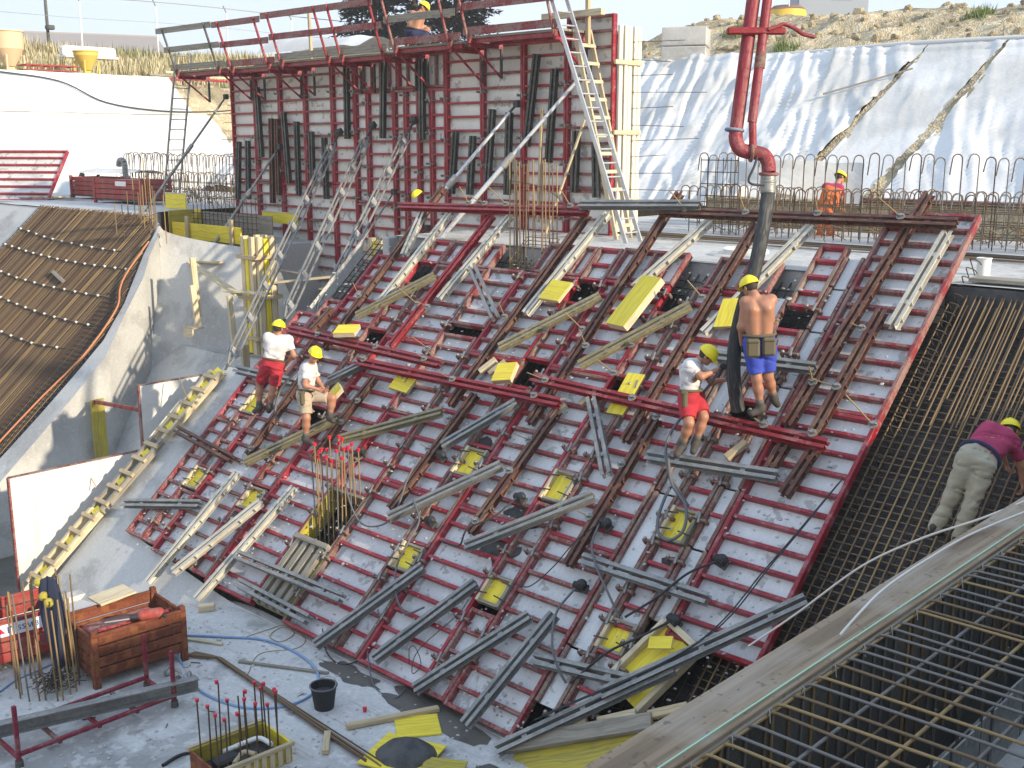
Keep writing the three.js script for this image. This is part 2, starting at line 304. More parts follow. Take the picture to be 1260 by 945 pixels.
struct('deck_front', mergeGeometries([boxG(11.4, 1.4, 0.3, 0.02).clone().translate(4.2, 4.59, -6.32), boxG(0.2, 3.2, 9.4, 0.02).clone().translate(-1.5, 3.68, -10.6)]), M.concrete);
struct('trench_floor', grid(20, 16, (s, t) => { const x = -13 + 11.5 * s, z = -9.3 + 4.1 * t; return V(x, 2.3 + 0.03 * fb2(x, z), z); }), M.floor);
struct('trench_slope', grid(16, 16, (s, t) => V(-9 + 5.6 * s, 2.3 - 3.85 * t, -5.2 + 4.4 * t)), M.concrete);
// the wedge beyond: its rebar covered slope, margin and side wall
const EDGE = [[-10.9, 7.9], [-9.71, 7.35], [-9.27, 6.63], [-8.75, 6.0], [-8.1, 4.7], [-7.55, 3.74], [-7.45, 2.57], [-7.45, 0.72], [-7.45, -0.6], [-7.45, -1.7]];
const MATE = [[-10.95, 7.9], [-10.1, 7.7], [-9.6, 6.68], [-8.6, 5.17], [-8.15, 4.08], [-8.12, 3.27], [-8.12, 1.93], [-8.2, 0.73], [-8.2, -0.6], [-8.2, -1.7]];
{
  const at = (L, t) => { const k = Math.min(L.length - 2, Math.floor(t * (L.length - 1))), f = t * (L.length - 1) - k; return [L[k][0] + (L[k + 1][0] - L[k][0]) * f, L[k][1] + (L[k + 1][1] - L[k][1]) * f]; };
  struct('concrete_margin', grid(4, 45, (s, t) => { const a = at(EDGE, t), b = at(MATE, t); return S(a[0] + (b[0] - a[0]) * s, a[1] + (b[1] - a[1]) * s, -0.02 + 0.01 * fb2(s * 3, t * 9)); }, uvS), M.concrete);
  struct('concrete_side_wall', grid(45, 12, (s, t) => { const a = at(EDGE, s), p = S(a[0], a[1], -0.02); p.y = p.y + (-1.6 - p.y) * t; p.x -= 0.05 * Math.floor(t * 3) * 0.2; return p; }, (s, t, p) => [p.z, p.y]), M.concrete);
  struct('concrete_corner', grid(8, 6, (s, t) => V(-10.9 - 1.5 * s, 5.28 - 3.2 * t, -5.86 - 1.2 * s), (s, t, p) => [p.x * 1.3, p.y]), M.concrete);
  { const A = (s) => [-10.3 + 3.2 * s, 5.2 - 0.64 * Math.pow(s, 0.3), -5.75 - 1.27 * Math.pow(s, 0.7)], B = (s) => [-8.05 + 2.4 * s * s, -1.4 + 3.75 * s, -2.6 - 4.4 * s]; struct('concrete_curve', grid(30, 14, (s, t) => { const a = A(s), b = B(s), k = t; return V(a[0] + (b[0] - a[0]) * k, a[1] + (b[1] - a[1]) * k, a[2] + (b[2] - a[2]) * k); }, (s, t, p) => [p.x - p.z, p.y]), M.concrete); }
  struct('wedge_margin', grid(20, 20, (s, t) => S(-34 + 16.9 * s, -1.7 + 9.6 * t, -0.03), uvS), M.concrete);
  struct('wedge_ground', grid(30, 20, (s, t) => (() => { const v = -1.7 + 9.6 * t, L = MATE; let k = 0; while (k < L.length - 2 && L[k + 1][1] > v) k++; const f = clamp((v - L[k][1]) / (L[k + 1][1] - L[k][1])), e = L[k][0] + f * (L[k + 1][0] - L[k][0]); return S(-32 + (32 + e) * s, v, -0.2); })(), uvS), M.cement);
}
struct('far_deck', grid(40, 24, (s, t) => { const z = -5.86 - 12 * t, x = -40 + (29.1 - 1.5 * clamp((-5.86 - z) / 1.2)) * s; return V(x, 5.3 + 0.05 * fb2(x, z), z); }), M.floor);
struct('trough_ledge', mergeGeometries([boxG(4.4, 2.5, 2.3, 0.02).clone().translate(-10.3, 3.36, -8.2)]), M.concrete);
const bankH = (x, z) => {
  const l = 5.25 + 4.4 * clamp((-24 - x) / 5), b = 5.25 + 4.45 * clamp((-15.5 - z) / 8);
  let y = Math.max(l, b); if (x > 16 || z > 14) y = Math.max(y, 5.25);
  if (y > 9.4) y += 0.25 * fb2(x * 0.3, z * 0.3) + Math.min(2.2, Math.max(0, (-31.5 - x) * 0.2)) * sstep(6, -4, z) ;
  return Math.min(y, 13.2);
};
{
  struct('bank_ground', grid(190, 190, (s, t) => {
    const x = -22 + (s - 0.5) * 76 + 900 * Math.pow(Math.abs(s - 0.5) * 2, 9) * Math.sign(s - 0.5), z = -24 + (t - 0.5) * 74 + 900 * Math.pow(Math.abs(t - 0.5) * 2, 9) * Math.sign(t - 0.5);
    let y = bankH(x, z);
    if (x > -24.1 && z > -15.6) y = -3.1;
    else y += (0.1 + 0.3 * sstep(8.6, 9.6, y)) * fb2(x * 1.4, z * 1.4, 9, 4) - 0.06;
    return V(x, y, z);
  }), M.soil);
}
struct('terrace', mergeGeometries([boxG(26, 7.4, 30, 0.05).clone().translate(28.35, 1.9, 3.6)]), M.concrete);

// the spoil heap above the bank and its loose stones
const heapH = (x, z) => {
  const ridge = 2.5 * sstep(-19, -11, x + (z + 30) * 0.15) - 0.25 * sstep(-9, 0, x) , f = sstep(-23.6, -33.5, z) * sstep(-52, -40, z);
  return 9.62 + ridge * f + (0.7 * fb2(x * 0.5, z * 0.5, 21, 5) + 0.35 * fb2(x * 2.4, z * 2.4, 31, 4)) * sstep(-23.7, -26, z);
};
struct('spoil_heap', grid(240, 130, (s, t) => { const x = -24 + 48 * s, z = -23.6 - 28 * t; return V(x, heapH(x, z), z); }), M.soil);
{
  const g = []; const base = new THREE.IcosahedronGeometry(1, 0);
  for (let i = 0; i < 700; i++) { const x = rr(-15, 16), z = -23.7 - 11 * Math.pow(rnd(), 1.4), r = rr(0.05, 0.2) * (rnd() < 0.1 ? 1.8 : 1), q = base.clone(); q.scale(r * rr(0.7, 1.3), r * rr(0.5, 0.9), r * rr(0.7, 1.3)); q.rotateY(rr(0, 6)); q.rotateX(rr(0, 2)); q.translate(x, heapH(x, z) + r * 0.2, z); g.push(q); }
  tag(stuff(mesh('loose_stone', mergeGeometries(g), M.soil)), 'loose pale stones scattered over the spoil heap above the sheeted bank', 'stones');
}
{ // protective sheets on the back bank: three strips with gaps that show the soil
  const bx = (x, t, n) => V(x, 5.3 + 4.42 * t + n * 0.876, -15.5 - 8.05 * t + n * 0.482);
  const sheet = (x0, x1, t0, t1, label, o) => {
    const nx = Math.ceil((x1 - x0) / 0.07), ny = 110;
    const g = grid(nx, ny, (s, t) => {
      let x = x0 + (x1 - x0) * s, tt = t0 + (t1 - t0) * t;
      if (o.ragL && s < 0.12) x += 0.35 * (1 - s / 0.12) * fb2(tt * 7, 3, 41) + o.ragL * (1 - s / 0.12) * (1 - tt);
      if (o.ragR && s > 0.88) x += 0.25 * ((s - 0.88) / 0.12) * fb2(tt * 7, 8, 43) - o.ragR * ((s - 0.88) / 0.12) * (1 - tt);
      const w = x + tt * o.lean + 0.6 * fb2(x * 0.5, tt * 2, 51), k = fb2(w * 1.1, tt * 0.9, 61, 3), k2 = fb2(w * 3.1, tt * 2.2, 67, 3);
      const r1 = Math.pow(1 - clamp(Math.abs(k) * 4.2), 2), r2 = Math.pow(1 - clamp(Math.abs(k2) * 5), 2);
      const amp = o.fold * sstep(-0.25, 0.2, fb2(x * 0.35 + o.ph, tt * 1.3, 71, 2) + o.bias);
      const n = 0.12 + amp * (0.13 * r1 * (0.4 + 1.2 * sstep(-0.2, 0.2, fb2(x * 0.8, tt * 3, 73, 2))) + 0.1 * r2) + 0.1 * fb2(x * 0.6, tt * 4, 81, 2) + 0.06 * fb2(x * 2, tt * 9, 85, 3) * o.fold + (tt > 0.965 ? 0.05 : 0);
      return bx(x, tt, n);
    }, (s, t, p) => [p.x, p.z * 1.14]);
    tag(mesh('protective_sheet', g, M.sheet), label, 'sheet');
  };
  sheet(-36, 1.72, 0, 1, 'widest white protective sheet on the back bank, creased behind the pump pipe', { lean: 3.2, fold: 1.0, bias: 0.2, ph: 0, ragR: 0.28 });
  sheet(1.74, 3.93, 0, 1.0, 'middle white protective sheet between the two soil gaps of the bank', { lean: 3, fold: 0.35, bias: -0.05, ph: 5, ragR: 0.35 });
  sheet(4.0, 17, 0, 1.0, 'rightmost white protective sheet on the back bank with a bunched upper edge', { lean: 3, fold: 0.6, bias: 0.05, ph: 9 });
  for (const [xb, xt, w] of [[1.72, 1.72, 0.5], [3.96, 3.98, 0.6]]) struct('exposed_soil', grid(8, 90, (s, t) => bx(xb + (xt - xb) * t + (s - 0.5) * w * (1.05 - t * 0.7) - 0.12 * (1 - t), t, 0.13 + 0.06 * fb2(s * 3 + xb, t * 40, 87, 3)), (s, t, p) => [p.x, p.z * 1.14]), M.soil);
  const roll = tubeG([V(-9, 9.86, -23.6), V(-3, 9.84, -23.75), V(1.5, 9.92, -23.6), V(7, 9.88, -23.7), V(17, 9.9, -23.6)], 0.11, 12, 8);
  tag(mesh('sheet_roll', roll, M.sheet), 'rolled grey top hem of the sheets along the foot of the spoil heap', 'sheet');
  const pole = beamBetween('wooden_pole', bx(0.04, 0.66, 0.3), bx(2.05, 0.81, 0.3), 0.07, 0.05, M.woodGrey); tag(pole, 'thin wooden pole lying across the white sheet on the back bank', 'pole');
  // left bank
  const lb = (z, t, n) => V(-24 - 5 * t + n * 0.66, 5.3 + 4.4 * t + n * 0.75, z);
  for (const [t0, t1, label] of [[-0.02, 0.675, 'large sunlit white sheet on the lower left bank'], [0.655, 1.03, 'sunlit white sheet along the top of the left bank below the hoppers']]) {
    const g = grid(150, 40, (s, t) => { const tt = t0 + (t1 - t0) * t, z = 10 - 28 * s * (t0 > 0.5 ? 0.97 : 1) - (t0 > 0.5 ? 0 : 0.6 * fb2(tt * 6, 2, 44)); return lb(z, tt, 0.1 + (t0 > 0.5 ? 0.05 * (1 - t) : 0) + 0.07 * fb2(z * 0.8 + tt * 2, tt * 3, 91, 4) + 0.05 * fb2(z * 3, tt * 4, 95, 2)); }, (s, t, p) => [p.z, p.x * 1.3]);
    tag(mesh('protective_sheet', g, M.sheet), label, 'sheet');
  }
  tag(mesh('black_hose', tubeG([lb(-9.5, 1.0, 0.2), lb(-12, 0.93, 0.2), lb(-13.4, 0.75, 0.2), lb(-15.5, 0.68, 0.2), lb(-18, 0.68, 0.2), lb(-20.5, 0.72, 0.25)], 0.03), M.rubber), 'thin black hose sagging across the white sheet of the left bank', 'hose');
}

// ---------- formwork panels ----------
// built upright: x across, y up, z out of the face; the outer face of the steel frame lies at z = 0
const panels = new Map();
function panelParts(o, w, h, turned, mats, ply = M.ply) {
  const D = 0.12, F = 0.055;
  const v = Math.floor(rnd() * 4);
  mesh('plywood', boxG(w - 0.012, h - 0.012, 0.018, 0, v), ply, o, V(0, h / 2, -D + 0.009));
  for (const s of [-1, 1]) {
    mesh('frame_bar', boxG(F, h - 0.004, D, 0.005, v), mats[0], o, V(s * (w / 2 - F / 2 - 0.002), h / 2, -D / 2));
    mesh('frame_bar', boxG(w - 2 * F - 0.006, F, D - 0.006, 0.005, v), mats[1], o, V(0, s > 0 ? h - F / 2 - 0.003 : F / 2 + 0.003, -D / 2 - 0.003));
  }
  const len = turned ? w : h, n = Math.max(1, Math.round(len / 0.312));
  for (let i = 1; i < n; i++) {
    const p = len * i / n;
    if (turned) mesh('rib', boxG(0.052, h - 2 * F - 0.008, 0.085, 0.006, (v + i) % 3), mats[1], o, V(p - w / 2, h / 2, -0.055));
    else mesh('rib', boxG(w - 2 * F - 0.008, 0.052, 0.085, 0.006, (v + i) % 3), mats[1], o, V(0, p, -0.055));
  }
}
function panel(label, x0, x1, y0, y1, frame, { turned = false, mats = [M.red, M.red], group } = {}) {
  const w = x1 - x0, h = y1 - y0, key = [w.toFixed(2), h.toFixed(2), turned, mats[0].uuid, mats[1].uuid, frame === WF].join();
  const p = frame.at((x0 + x1) / 2, y0), q = frame.q;
  if (panels.has(key)) return clone(panels.get(key), label, p, q, group);
  const o = thing('formwork_panel', label, 'formwork panel', p, q, group); panelParts(o, w, h, turned, mats, frame === WF ? M.plyWallBounce : M.ply); panels.set(key, o); return o;
}
const ord = ['first', 'second', 'third', 'fourth', 'fifth', 'sixth', 'seventh', 'eighth', 'ninth', 'tenth', 'eleventh', 'twelfth', 'thirteenth', 'fourteenth'];
const WZ = -9.1, WF = { at: (x, y) => V(x, y, WZ), q: new THREE.Quaternion() };
const SF = { at: (u, v) => S(u, v, 0), q: QS };
const rowName = (n, i) => n === 1 ? 'single' : i === 0 ? 'bottom' : i === n - 1 ? 'top' : n === 3 ? 'middle' : ['', 'second lowest', 'third lowest', 'fourth lowest', 'fifth lowest'][i];
{
  const g = 'red framed panels of the sloping formwork', RR = [M.red, M.red], RG = [M.frameGrey, M.red], GW = [M.redWorn, M.redWorn], CC = [M.redClean, M.redClean];
  const wide = [
    [-2.32, -1.76, [0.42, 3.1, 5.8], 'narrow', RG], [-1.28, -0.02, [0.32, 3.02, 5.72, 7.45], '', RR], [0.52, 1.84, [0.24, 2.9, 5.6, 7.36], '', RR],
    [2.72, 3.98, [0.2, 2.88, 5.56, 7.4], '', RG], [4.52, 5.82, [0.18, 2.86, 5.55, 7.42], '', RR], [6.29, 7.5, [0.17, 2.85, 5.55, 7.45], '', RG], [8.72, 10, [2.05, 5.64, 9.24], '', CC],
  ];
  wide.forEach(([a, b, vs, kind, mats], i) => {
    for (let k = 0; k + 1 < vs.length; k++) panel(`red framed grey slope panel, ${ord[i]} wide column from the left, ${rowName(vs.length - 1, k)} one`, a, b, vs[k], vs[k + 1], SF, { mats: (i * 3 + k * 2) % 5 === 0 ? GW : (i + k) % 4 === 1 ? [M.red, M.redWorn] : mats, group: g });
  });
  // turned panels with upright ribs along the top edge of the slope
  [[0.52, 1.84, 7.38, 7.98], [2.86, 3.98, 7.42, 8.1], [4.52, 5.82, 7.44, 8.13], [6.4, 7.5, 7.47, 8.1]].forEach(([a, b, c, d], i) =>
    panel(`turned red panel with upright ribs topping the slope, ${ord[i]} from the left`, a, b, c, d, SF, { turned: true, mats: GW, group: g }));
  // narrow columns between the openings
  const narrow = [
    [-1.75, -1.29, [0.42, 1.56, null, 2.06, 3.3, null, 3.84, 6.2], GW], [-0.01, 0.51, [0.3, 1.58, null, 2.08, 3.3, null, 3.84, 5.2, null, 5.66, 6.86, null, 7.36, 7.95], RG],
    [4.0, 4.5, [0.2, 1.56, null, 2.06, 3.34, null, 3.86, 5.1, null, 5.62, 6.88, null, 7.36, 8.1], RG], [5.83, 6.28, [0.2, 1.5, null, 1.98, 3.28, null, 3.82, 5.28, null, 5.58, 6.9], GW],
    [7.92, 8.38, [0.8, 1.62, null, 1.94, 3.22, null, 3.74, 5.1, null, 5.55, 6.88, null, 7.28, 8.5], RG],
  ];
  narrow.forEach(([a, b, vs, mats], i) => {
    let n = 0, from = null; const runs = [];
    for (const v of vs) { if (v === null) from = null; else { if (from !== null) runs.push([from, v]); from = v; } }
    for (const [c, d] of runs) panel(`narrow stained red slope panel, ${ord[i]} narrow column from the left, ${ord[n++]} from the bottom`, a, b, c, d, SF, { mats, group: g });
  });
  panel('short red slope panel below the thin dark slit, above the middle red beams', 1.86, 2.7, 4.1, 5.86, SF, { mats: GW, group: g });
  panel('red panel between the column opening and the thin dark slit, middle of the slope', 1.86, 2.7, 2.5, 4.08, SF, { mats: RR, group: g });
  panel('small worn red panel right under the rebar cage at the top of the slope', 1.86, 2.7, 6.08, 7.42, SF, { mats: GW, group: g });
  // plain infill boards beside the panels
  const infill = (a, b, vs, what) => vs.forEach(([c, d], i) => {
    const m = thing('infill_board', `pale plain infill board in the ${what} strip of the slope, ${ord[i]} from the bottom`, 'board', S((a + b) / 2, (c + d) / 2, -0.06), QS, 'pale infill boards between the panels');
    mesh('plywood', boxG(b - a - 0.02, d - c - 0.012, 0.03, 0.003, i % 4), M.ply, m, V(0, 0, -0.02));
    for (const s of [-1, 1]) mesh('edge_timber', boxG(0.055, d - c - 0.01, 0.1, 0.005, i % 3), M.frameGrey, m, V(s * ((b - a) / 2 - 0.035), 0, 0.005)); if (i % 2) mesh('cross_timber', boxG(b - a - 0.13, 0.05, 0.08, 0.005), M.red, m, V(0, 0.1 - 0.05 * i, 0));
  });
  infill(8.39, 8.71, [[2.2, 3.25], [3.27, 4.2], [4.22, 5.1], [5.12, 5.9], [5.92, 6.9], [6.92, 7.7], [7.72, 8.3]], 'right hand');
  infill(7.52, 7.91, [[0.7, 1.5], [1.52, 2.6], [2.62, 3.9], [3.92, 5.2], [5.22, 6.4], [6.42, 7.45]], 'narrower second');
}
// ---------- the upright wall form behind ----------
{
  const g = 'red framed panels of the upright wall form', RR = [M.red, M.red], DW = [M.redClean, M.redWorn];
  const xs = [[-11.85, -10.71], [-10.69, -9.56], [-9.55, -8.44], [-8.43, -7.29], [-7.28, -6.38]];
  xs.forEach(([a, b], i) => [[3.0, 6.1], [6.11, 9.15]].forEach(([c, d], k) => panel(`red framed panel of the upright wall, ${ord[i]} column from the left end, ${k ? 'upper' : 'lower'} row`, a, b, c, d, WF, { group: g, mats: i % 2 ? DW : RR })));
  [[-6.37, -5.9], [-5.89, -4.91], [-4.9, -4.5], [-4.49, -4.04], [-4.03, -3.6], [-3.59, -3.1]].forEach(([a, b], i) => [[3.0, 5.68], [5.69, 8.37]].forEach(([c, d], k) => panel(`close set red panel mid upright wall, ${ord[i]} of six, ${k ? 'upper' : 'lower'} row`, a, b, c, d, WF, { group: g, mats: i % 2 ? RR : DW })));
  [[-6.37, -4.75], [-4.74, -3.1]].forEach(([a, b], i) => panel(`turned red panel with upright ribs under the platform, ${i ? 'right' : 'left'} of the two`, a, b, 8.38, 9.15, WF, { turned: true, group: g, mats: DW }));
  [[-3.09, -1.93], [-1.92, -0.71], [-0.7, 0.51], [0.52, 1.74]].forEach(([a, b], i) => [[3.2, 6.2], [6.21, i > 2 ? 9.62 : 9.22]].forEach(([c, d], k) => panel(`red panel right in the upright wall, ${ord[i]} column of four, ${k ? 'upper' : 'lower'} row`, a, b, c, d, WF, { group: g, mats: i % 2 ? DW : RR })));
  struct('concrete_wall', boxG(13.4, 6.6, 0.5, 0.02).clone().translate(-5.1, 5.75, -9.62), M.concrete);
  const rear = thing('wall_form_rear', 'back face of the wall formwork with pale boards along its top edge', 'formwork', V(-5.1, 2.4, -9.98));
  mesh('plywood', boxG(13.4, 6.9, 0.1, 0.004), M.brownPly, rear, V(-0.05, 3.45, 0)); mesh('top_board', boxG(13.4, 0.05, 0.3, 0.004), M.woodPale, rear, V(0, 6.93, 0.05));
}

// ---------- double channel walers ----------
const CH = (h, w, t) => [[0, 0], [0, w], [t, w], [t, t], [h - t, t], [h - t, w], [h, w], [h, 0]];
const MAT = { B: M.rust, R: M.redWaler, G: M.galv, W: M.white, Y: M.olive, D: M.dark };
const walers = new Map();
function waler(kind, a, b, up, label, group, { h = 0.1, w = 0.052, gap = 0.05, bolts = true } = {}) {
  const d = b.clone().sub(a), L = Math.round(d.length() * 20) / 20, x = d.normalize(), y = up.clone().addScaledVector(x, -up.dot(x)).normalize(), z = x.clone().cross(y);
  const q = new THREE.Quaternion().setFromRotationMatrix(new THREE.Matrix4().makeBasis(x, y, z)), p = a.clone().add(b).multiplyScalar(0.5);
  const key = [kind, L.toFixed(2), h, w].join();
  if (walers.has(key)) return clone(walers.get(key), label, p, q, group);
  const o = thing('steel_waler', label, 'steel waler', p, q, group); walers.set(key, o);
  const c = CH(h, w, 0.007), v = Math.floor(rnd() * 5);
  for (const s of [-1, 1]) { const m = mesh('channel', prism(c.map(([yy, zz]) => [yy - h / 2, s * (zz + gap / 2)]), L, v), MAT[kind], o); }
  const n = Math.max(2, Math.round(L / 0.9));
  for (let i = 0; i < n; i++) {
    const px = L * ((i + 0.5) / n - 0.5);
    mesh('spacer_plate', boxG(0.07, h * 0.55, gap, 0), MAT[kind], o, V(px, 0, 0));
    if (bolts) rod('bolt', V(px, h * 0.1, -w - gap / 2 + 0.01), V(px, h * 0.1, w + gap / 2 - 0.01), 0.011, MAT[kind], o, 6);
  }
  if (kind === 'W' || kind === 'B') for (let i = 0, k = Math.round(L / 0.3); i < k; i++) if (i % 5 !== 2) for (const s of [-1, 1]) mesh('stiffener', boxG(0.012, h - 0.016, w - 0.01, 0), MAT[kind], o, V(L * ((i + 0.5) / k - 0.5), 0, s * (gap / 2 + w / 2 + 0.003)));
  return o;
}
const COL = { B: 'rusty', R: 'red', G: 'grey', W: 'pale', Y: 'olive' };  // Y kind: grey steel whose colour carries painted sunlight
let wn = 0;
function sw(kind, u0, v0, u1, v1, h, where) { return waler(kind, S(u0, v0, h - 0.05), S(u1, v1, h - 0.05), NS, `${COL[kind]} steel waler ${where}`, 'steel walers lying on the sloping formwork'); }
{
  // long walers running up the slope
  sw('B', -0.77, 9.3, -0.67, 4.98, 0.1, 'running up the slope, farthest left of the long ones');
  sw('W', -0.85, 8.67, -0.43, 7.43, 0.105, 'standing short and steep at the upper left edge of the slope');
  sw('W', -0.03, 8.56, -0.12, 6.28, 0.105, 'right of the farthest left brown one, ending above the olive diagonal');
  sw('R', 1.11, 8.61, 0.96, 5.31, 0.1, 'running up the slope to the left end of the upper cross beam');
  sw('W', 1.58, 8.63, 1.31, 6.5, 0.105, 'right of the bright red one, pointing at the rebar cage');
  sw('B', 3.33, 8.78, 3.17, 4.41, 0.1, 'running down from the upper beam just right of the rebar cage');
  sw('W', 3.75, 8.82, 3.46, 6.44, 0.105, 'passing under the smaller square yellow board');
  sw('B', 4.96, 9.37, 4.93, 4.42, 0.1, 'running down past the left side of the long yellow board');
  sw('W', 5.88, 8.75, 5.26, 7.24, 0.105, 'leading up to the right from under the long yellow board');
  sw('B', 6.73, 8.79, 6.7, 4.48, 0.1, 'running down behind the standing pump hose');
  sw('W', 7.66, 8.78, 6.94, 6.54, 0.105, 'passing behind the bare backed worker');
  sw('B', 9.18, 9.55, 8.9, 5.27, 0.1, 'longest of all at the right, rising above the upper beam');
  sw('B', 9.37, 7.31, 9.3, 5.02, 0.1, 'short one right of the longest brown one');
  sw('W', 9.72, 8.81, 9.62, 7.06, 0.105, 'sunlit and nearest the right edge of the slope');
  sw('B', 9.42, 5.05, 9.33, 4.23, 0.1, 'short stub below the right end of the lower red beam');
  sw('B', 9.01, 5, 8.97, 4.49, 0.1, 'shortest stub under the right end of the lower red beam');
  sw('B', 6.97, 4.97, 6.96, 2.47, 0.1, 'running down from the lower red beam left of the seated worker');
  sw('B', 5.27, 4.76, 5.11, 2.46, 0.1, 'running down from the gap between the two lower red beams');
  sw('B', 3.55, 4.71, 3.41, 2.43, 0.1, 'running down from the middle red beam in the centre of the slope');
  sw('B', 1.11, 4.62, 1.04, 2.82, 0.1, 'running down just right of the worker in beige shorts');
  sw('B', -0.7, 4.88, -0.57, 2.52, 0.1, 'running down between the two workers on the left');
  sw('B', -1.23, 5.9, -1.33, 5.33, 0.13, 'short sunlit piece above the left end of the left red beam');
  // beams laid across
  sw('R', -1.44, 8.6, 3.41, 8.73, 0.21, 'laid across the top, left piece of the upper cross beam');
  sw('G', 3.24, 8.79, 5.71, 8.92, 0.31, 'laid across the top at the foot of the big ladder');
  sw('B', 4.88, 8.82, 9.85, 8.88, 0.21, 'laid across the top, right piece of the upper cross beam');
  sw('R', -1.94, 5.2, 2.51, 5.09, 0.21, 'laid across the middle, left one of three');
  sw('R', 0.53, 4.8, 5.35, 4.82, 0.21, 'laid across the middle, centre one of three');
  sw('R', 4.56, 5.16, 9.6, 5.01, 0.21, 'laid across the middle, right one with the workers on it');
  // loose ones laid askew
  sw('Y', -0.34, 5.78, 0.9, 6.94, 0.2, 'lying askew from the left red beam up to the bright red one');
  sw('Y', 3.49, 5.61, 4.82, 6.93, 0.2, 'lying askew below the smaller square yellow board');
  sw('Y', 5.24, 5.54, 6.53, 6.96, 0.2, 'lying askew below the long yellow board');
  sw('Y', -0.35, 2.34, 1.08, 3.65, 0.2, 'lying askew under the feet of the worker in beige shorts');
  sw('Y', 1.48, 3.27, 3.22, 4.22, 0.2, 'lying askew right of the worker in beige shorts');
  sw('G', 1.63, 7.26, 2.99, 6.2, 0.2, 'short one slanting down to the right below the rebar cage');
  sw('G', 5.81, 5.03, 6.81, 3.86, 0.2, 'short steep one hanging down from the lower right red beam');
  sw('G', 3.69, 3.64, 4.54, 4.68, 0.2, 'slanting up to the end of the middle red beam');
  sw('G', 3.59, 2.25, 5, 3.58, 0.2, 'slanting above the yellow filled openings in the centre');
  sw('G', 0.1, 4.34, 0.72, 4.91, 0.13, 'short one tucked under the left end of the centre red beam');
  sw('G', 7.39, 6.1, 8.93, 6.15, 0.2, 'laid across behind the bare backed worker');
  sw('G', 7.26, 4.29, 9.18, 4.43, 0.2, 'laid across right below the seated worker');
  sw('B', -2.97, 2.55, -0.85, 2.35, 0.13, 'short one laid across the far left edge of the slope');
  sw('G', -2.64, 4.12, -0.76, 4.14, 0.13, 'laid across behind the knees of the leftmost worker');
  sw('G', -2.82, 0.84, -0.77, 1.37, 0.13, 'laid level across the lower left edge of the slope');
  sw('W', -0.43, 2.13, -0.59, -0.2, 0.13, 'at the lower left, upper of three reaching the floor');
  sw('W', 0.74, 1.79, -0.09, 0.11, 0.2, 'at the lower left, middle of three reaching the floor');
  sw('W', 1.16, 2.24, 0.8, -0.1, 0.13, 'at the lower left, right one of three reaching the floor');
  sw('G', 1.05, 0.81, 3.75, 0.85, 0.2, 'laid across over the yellow timbers under the capped rebars');
  sw('G', 1.41, 0.43, 3.3, 0.38, 0.13, 'laid across lowest at the left bottom edge');
  sw('G', 3.83, 0.09, 4.79, 1.72, 0.2, 'slanting from the bottom edge, farthest left of the lower four');
  sw('G', 4.9, 0.28, 5.75, 1.8, 0.13, 'slanting from the bottom edge, second of the lower four');
  sw('G', 5.83, 0.16, 6.86, 1.64, 0.13, 'slanting from the bottom edge, third of the lower four');
  sw('G', 6.92, 0.04, 7.25, 1.75, 0.2, 'slanting from the bottom edge, steepest of the lower four');
  sw('G', 7.27, 1.14, 8.74, 1.35, 0.13, 'laid across near the bottom, right of the steepest slanting one');
  sw('G', 5.28, 2.22, 6.8, 3.5, 0.2, 'slanting through the cement splashes in the centre');
  sw('G', 7.19, 2.58, 9.12, 2.59, 0.2, 'laid across the lower right under the black vibrator leads');
  sw('G', 7.57, -0.06, 9.16, 1.64, 0.24, 'longest one along the bottom right, lower half');
  sw('G', 8.52, 1.01, 10.32, 2.92, 0.3, 'along the bottom right, upper half reaching over the form edge');
}
{ // uprights held on the wall form
  const W = [
    ['D', -10.44, 8.62, -10.37, 6.75], ['D', -11.43, 7.18, -11.62, 5.59], ['D', -10.99, 7.2, -11.09, 5.61], ['B', -9.83, 7.78, -9.93, 5.54], ['B', -9.57, 7.77, -9.64, 5.77],
    ['D', -9.26, 7.93, -9.14, 6.1], ['D', -8.7, 7.68, -8.72, 5.8], ['D', -8.08, 7.43, -8.09, 6.19], ['D', -7.54, 7.28, -7.53, 5.73], ['D', -6.56, 9.14, -6.59, 7.24],
    ['D', -5.14, 9.11, -5.24, 7.24], ['D', -3.79, 9.06, -3.81, 7.23], ['D', -2.69, 7.39, -2.85, 6.02], ['D', -2.14, 7.3, -2.26, 6], ['D', -1.53, 7.85, -1.69, 6.28],
    ['D', -1.02, 7.79, -1.09, 6.03], ['D', -0.23, 8.95, -0.52, 7.07], ['D', 0.27, 8.64, 0.11, 6.74], ['D', 0.88, 7.4, 0.83, 6.13], ['D', 1.38, 7.16, 1.42, 6.06],
  ];
  W.forEach(([k, x0, y0, x1, y1], i) => waler(k, V(x1, y1, WZ + 0.06), V(x0, y0, WZ + 0.06), V(0, 0, 1), `${k === 'B' ? 'rusty red' : 'dark grey'} upright waler held on the wall form, ${ord[i] ?? ['fifteenth', 'sixteenth', 'seventeenth', 'eighteenth', 'nineteenth', 'last'][i - 14]} from the left`, 'upright walers on the wall form'));
}

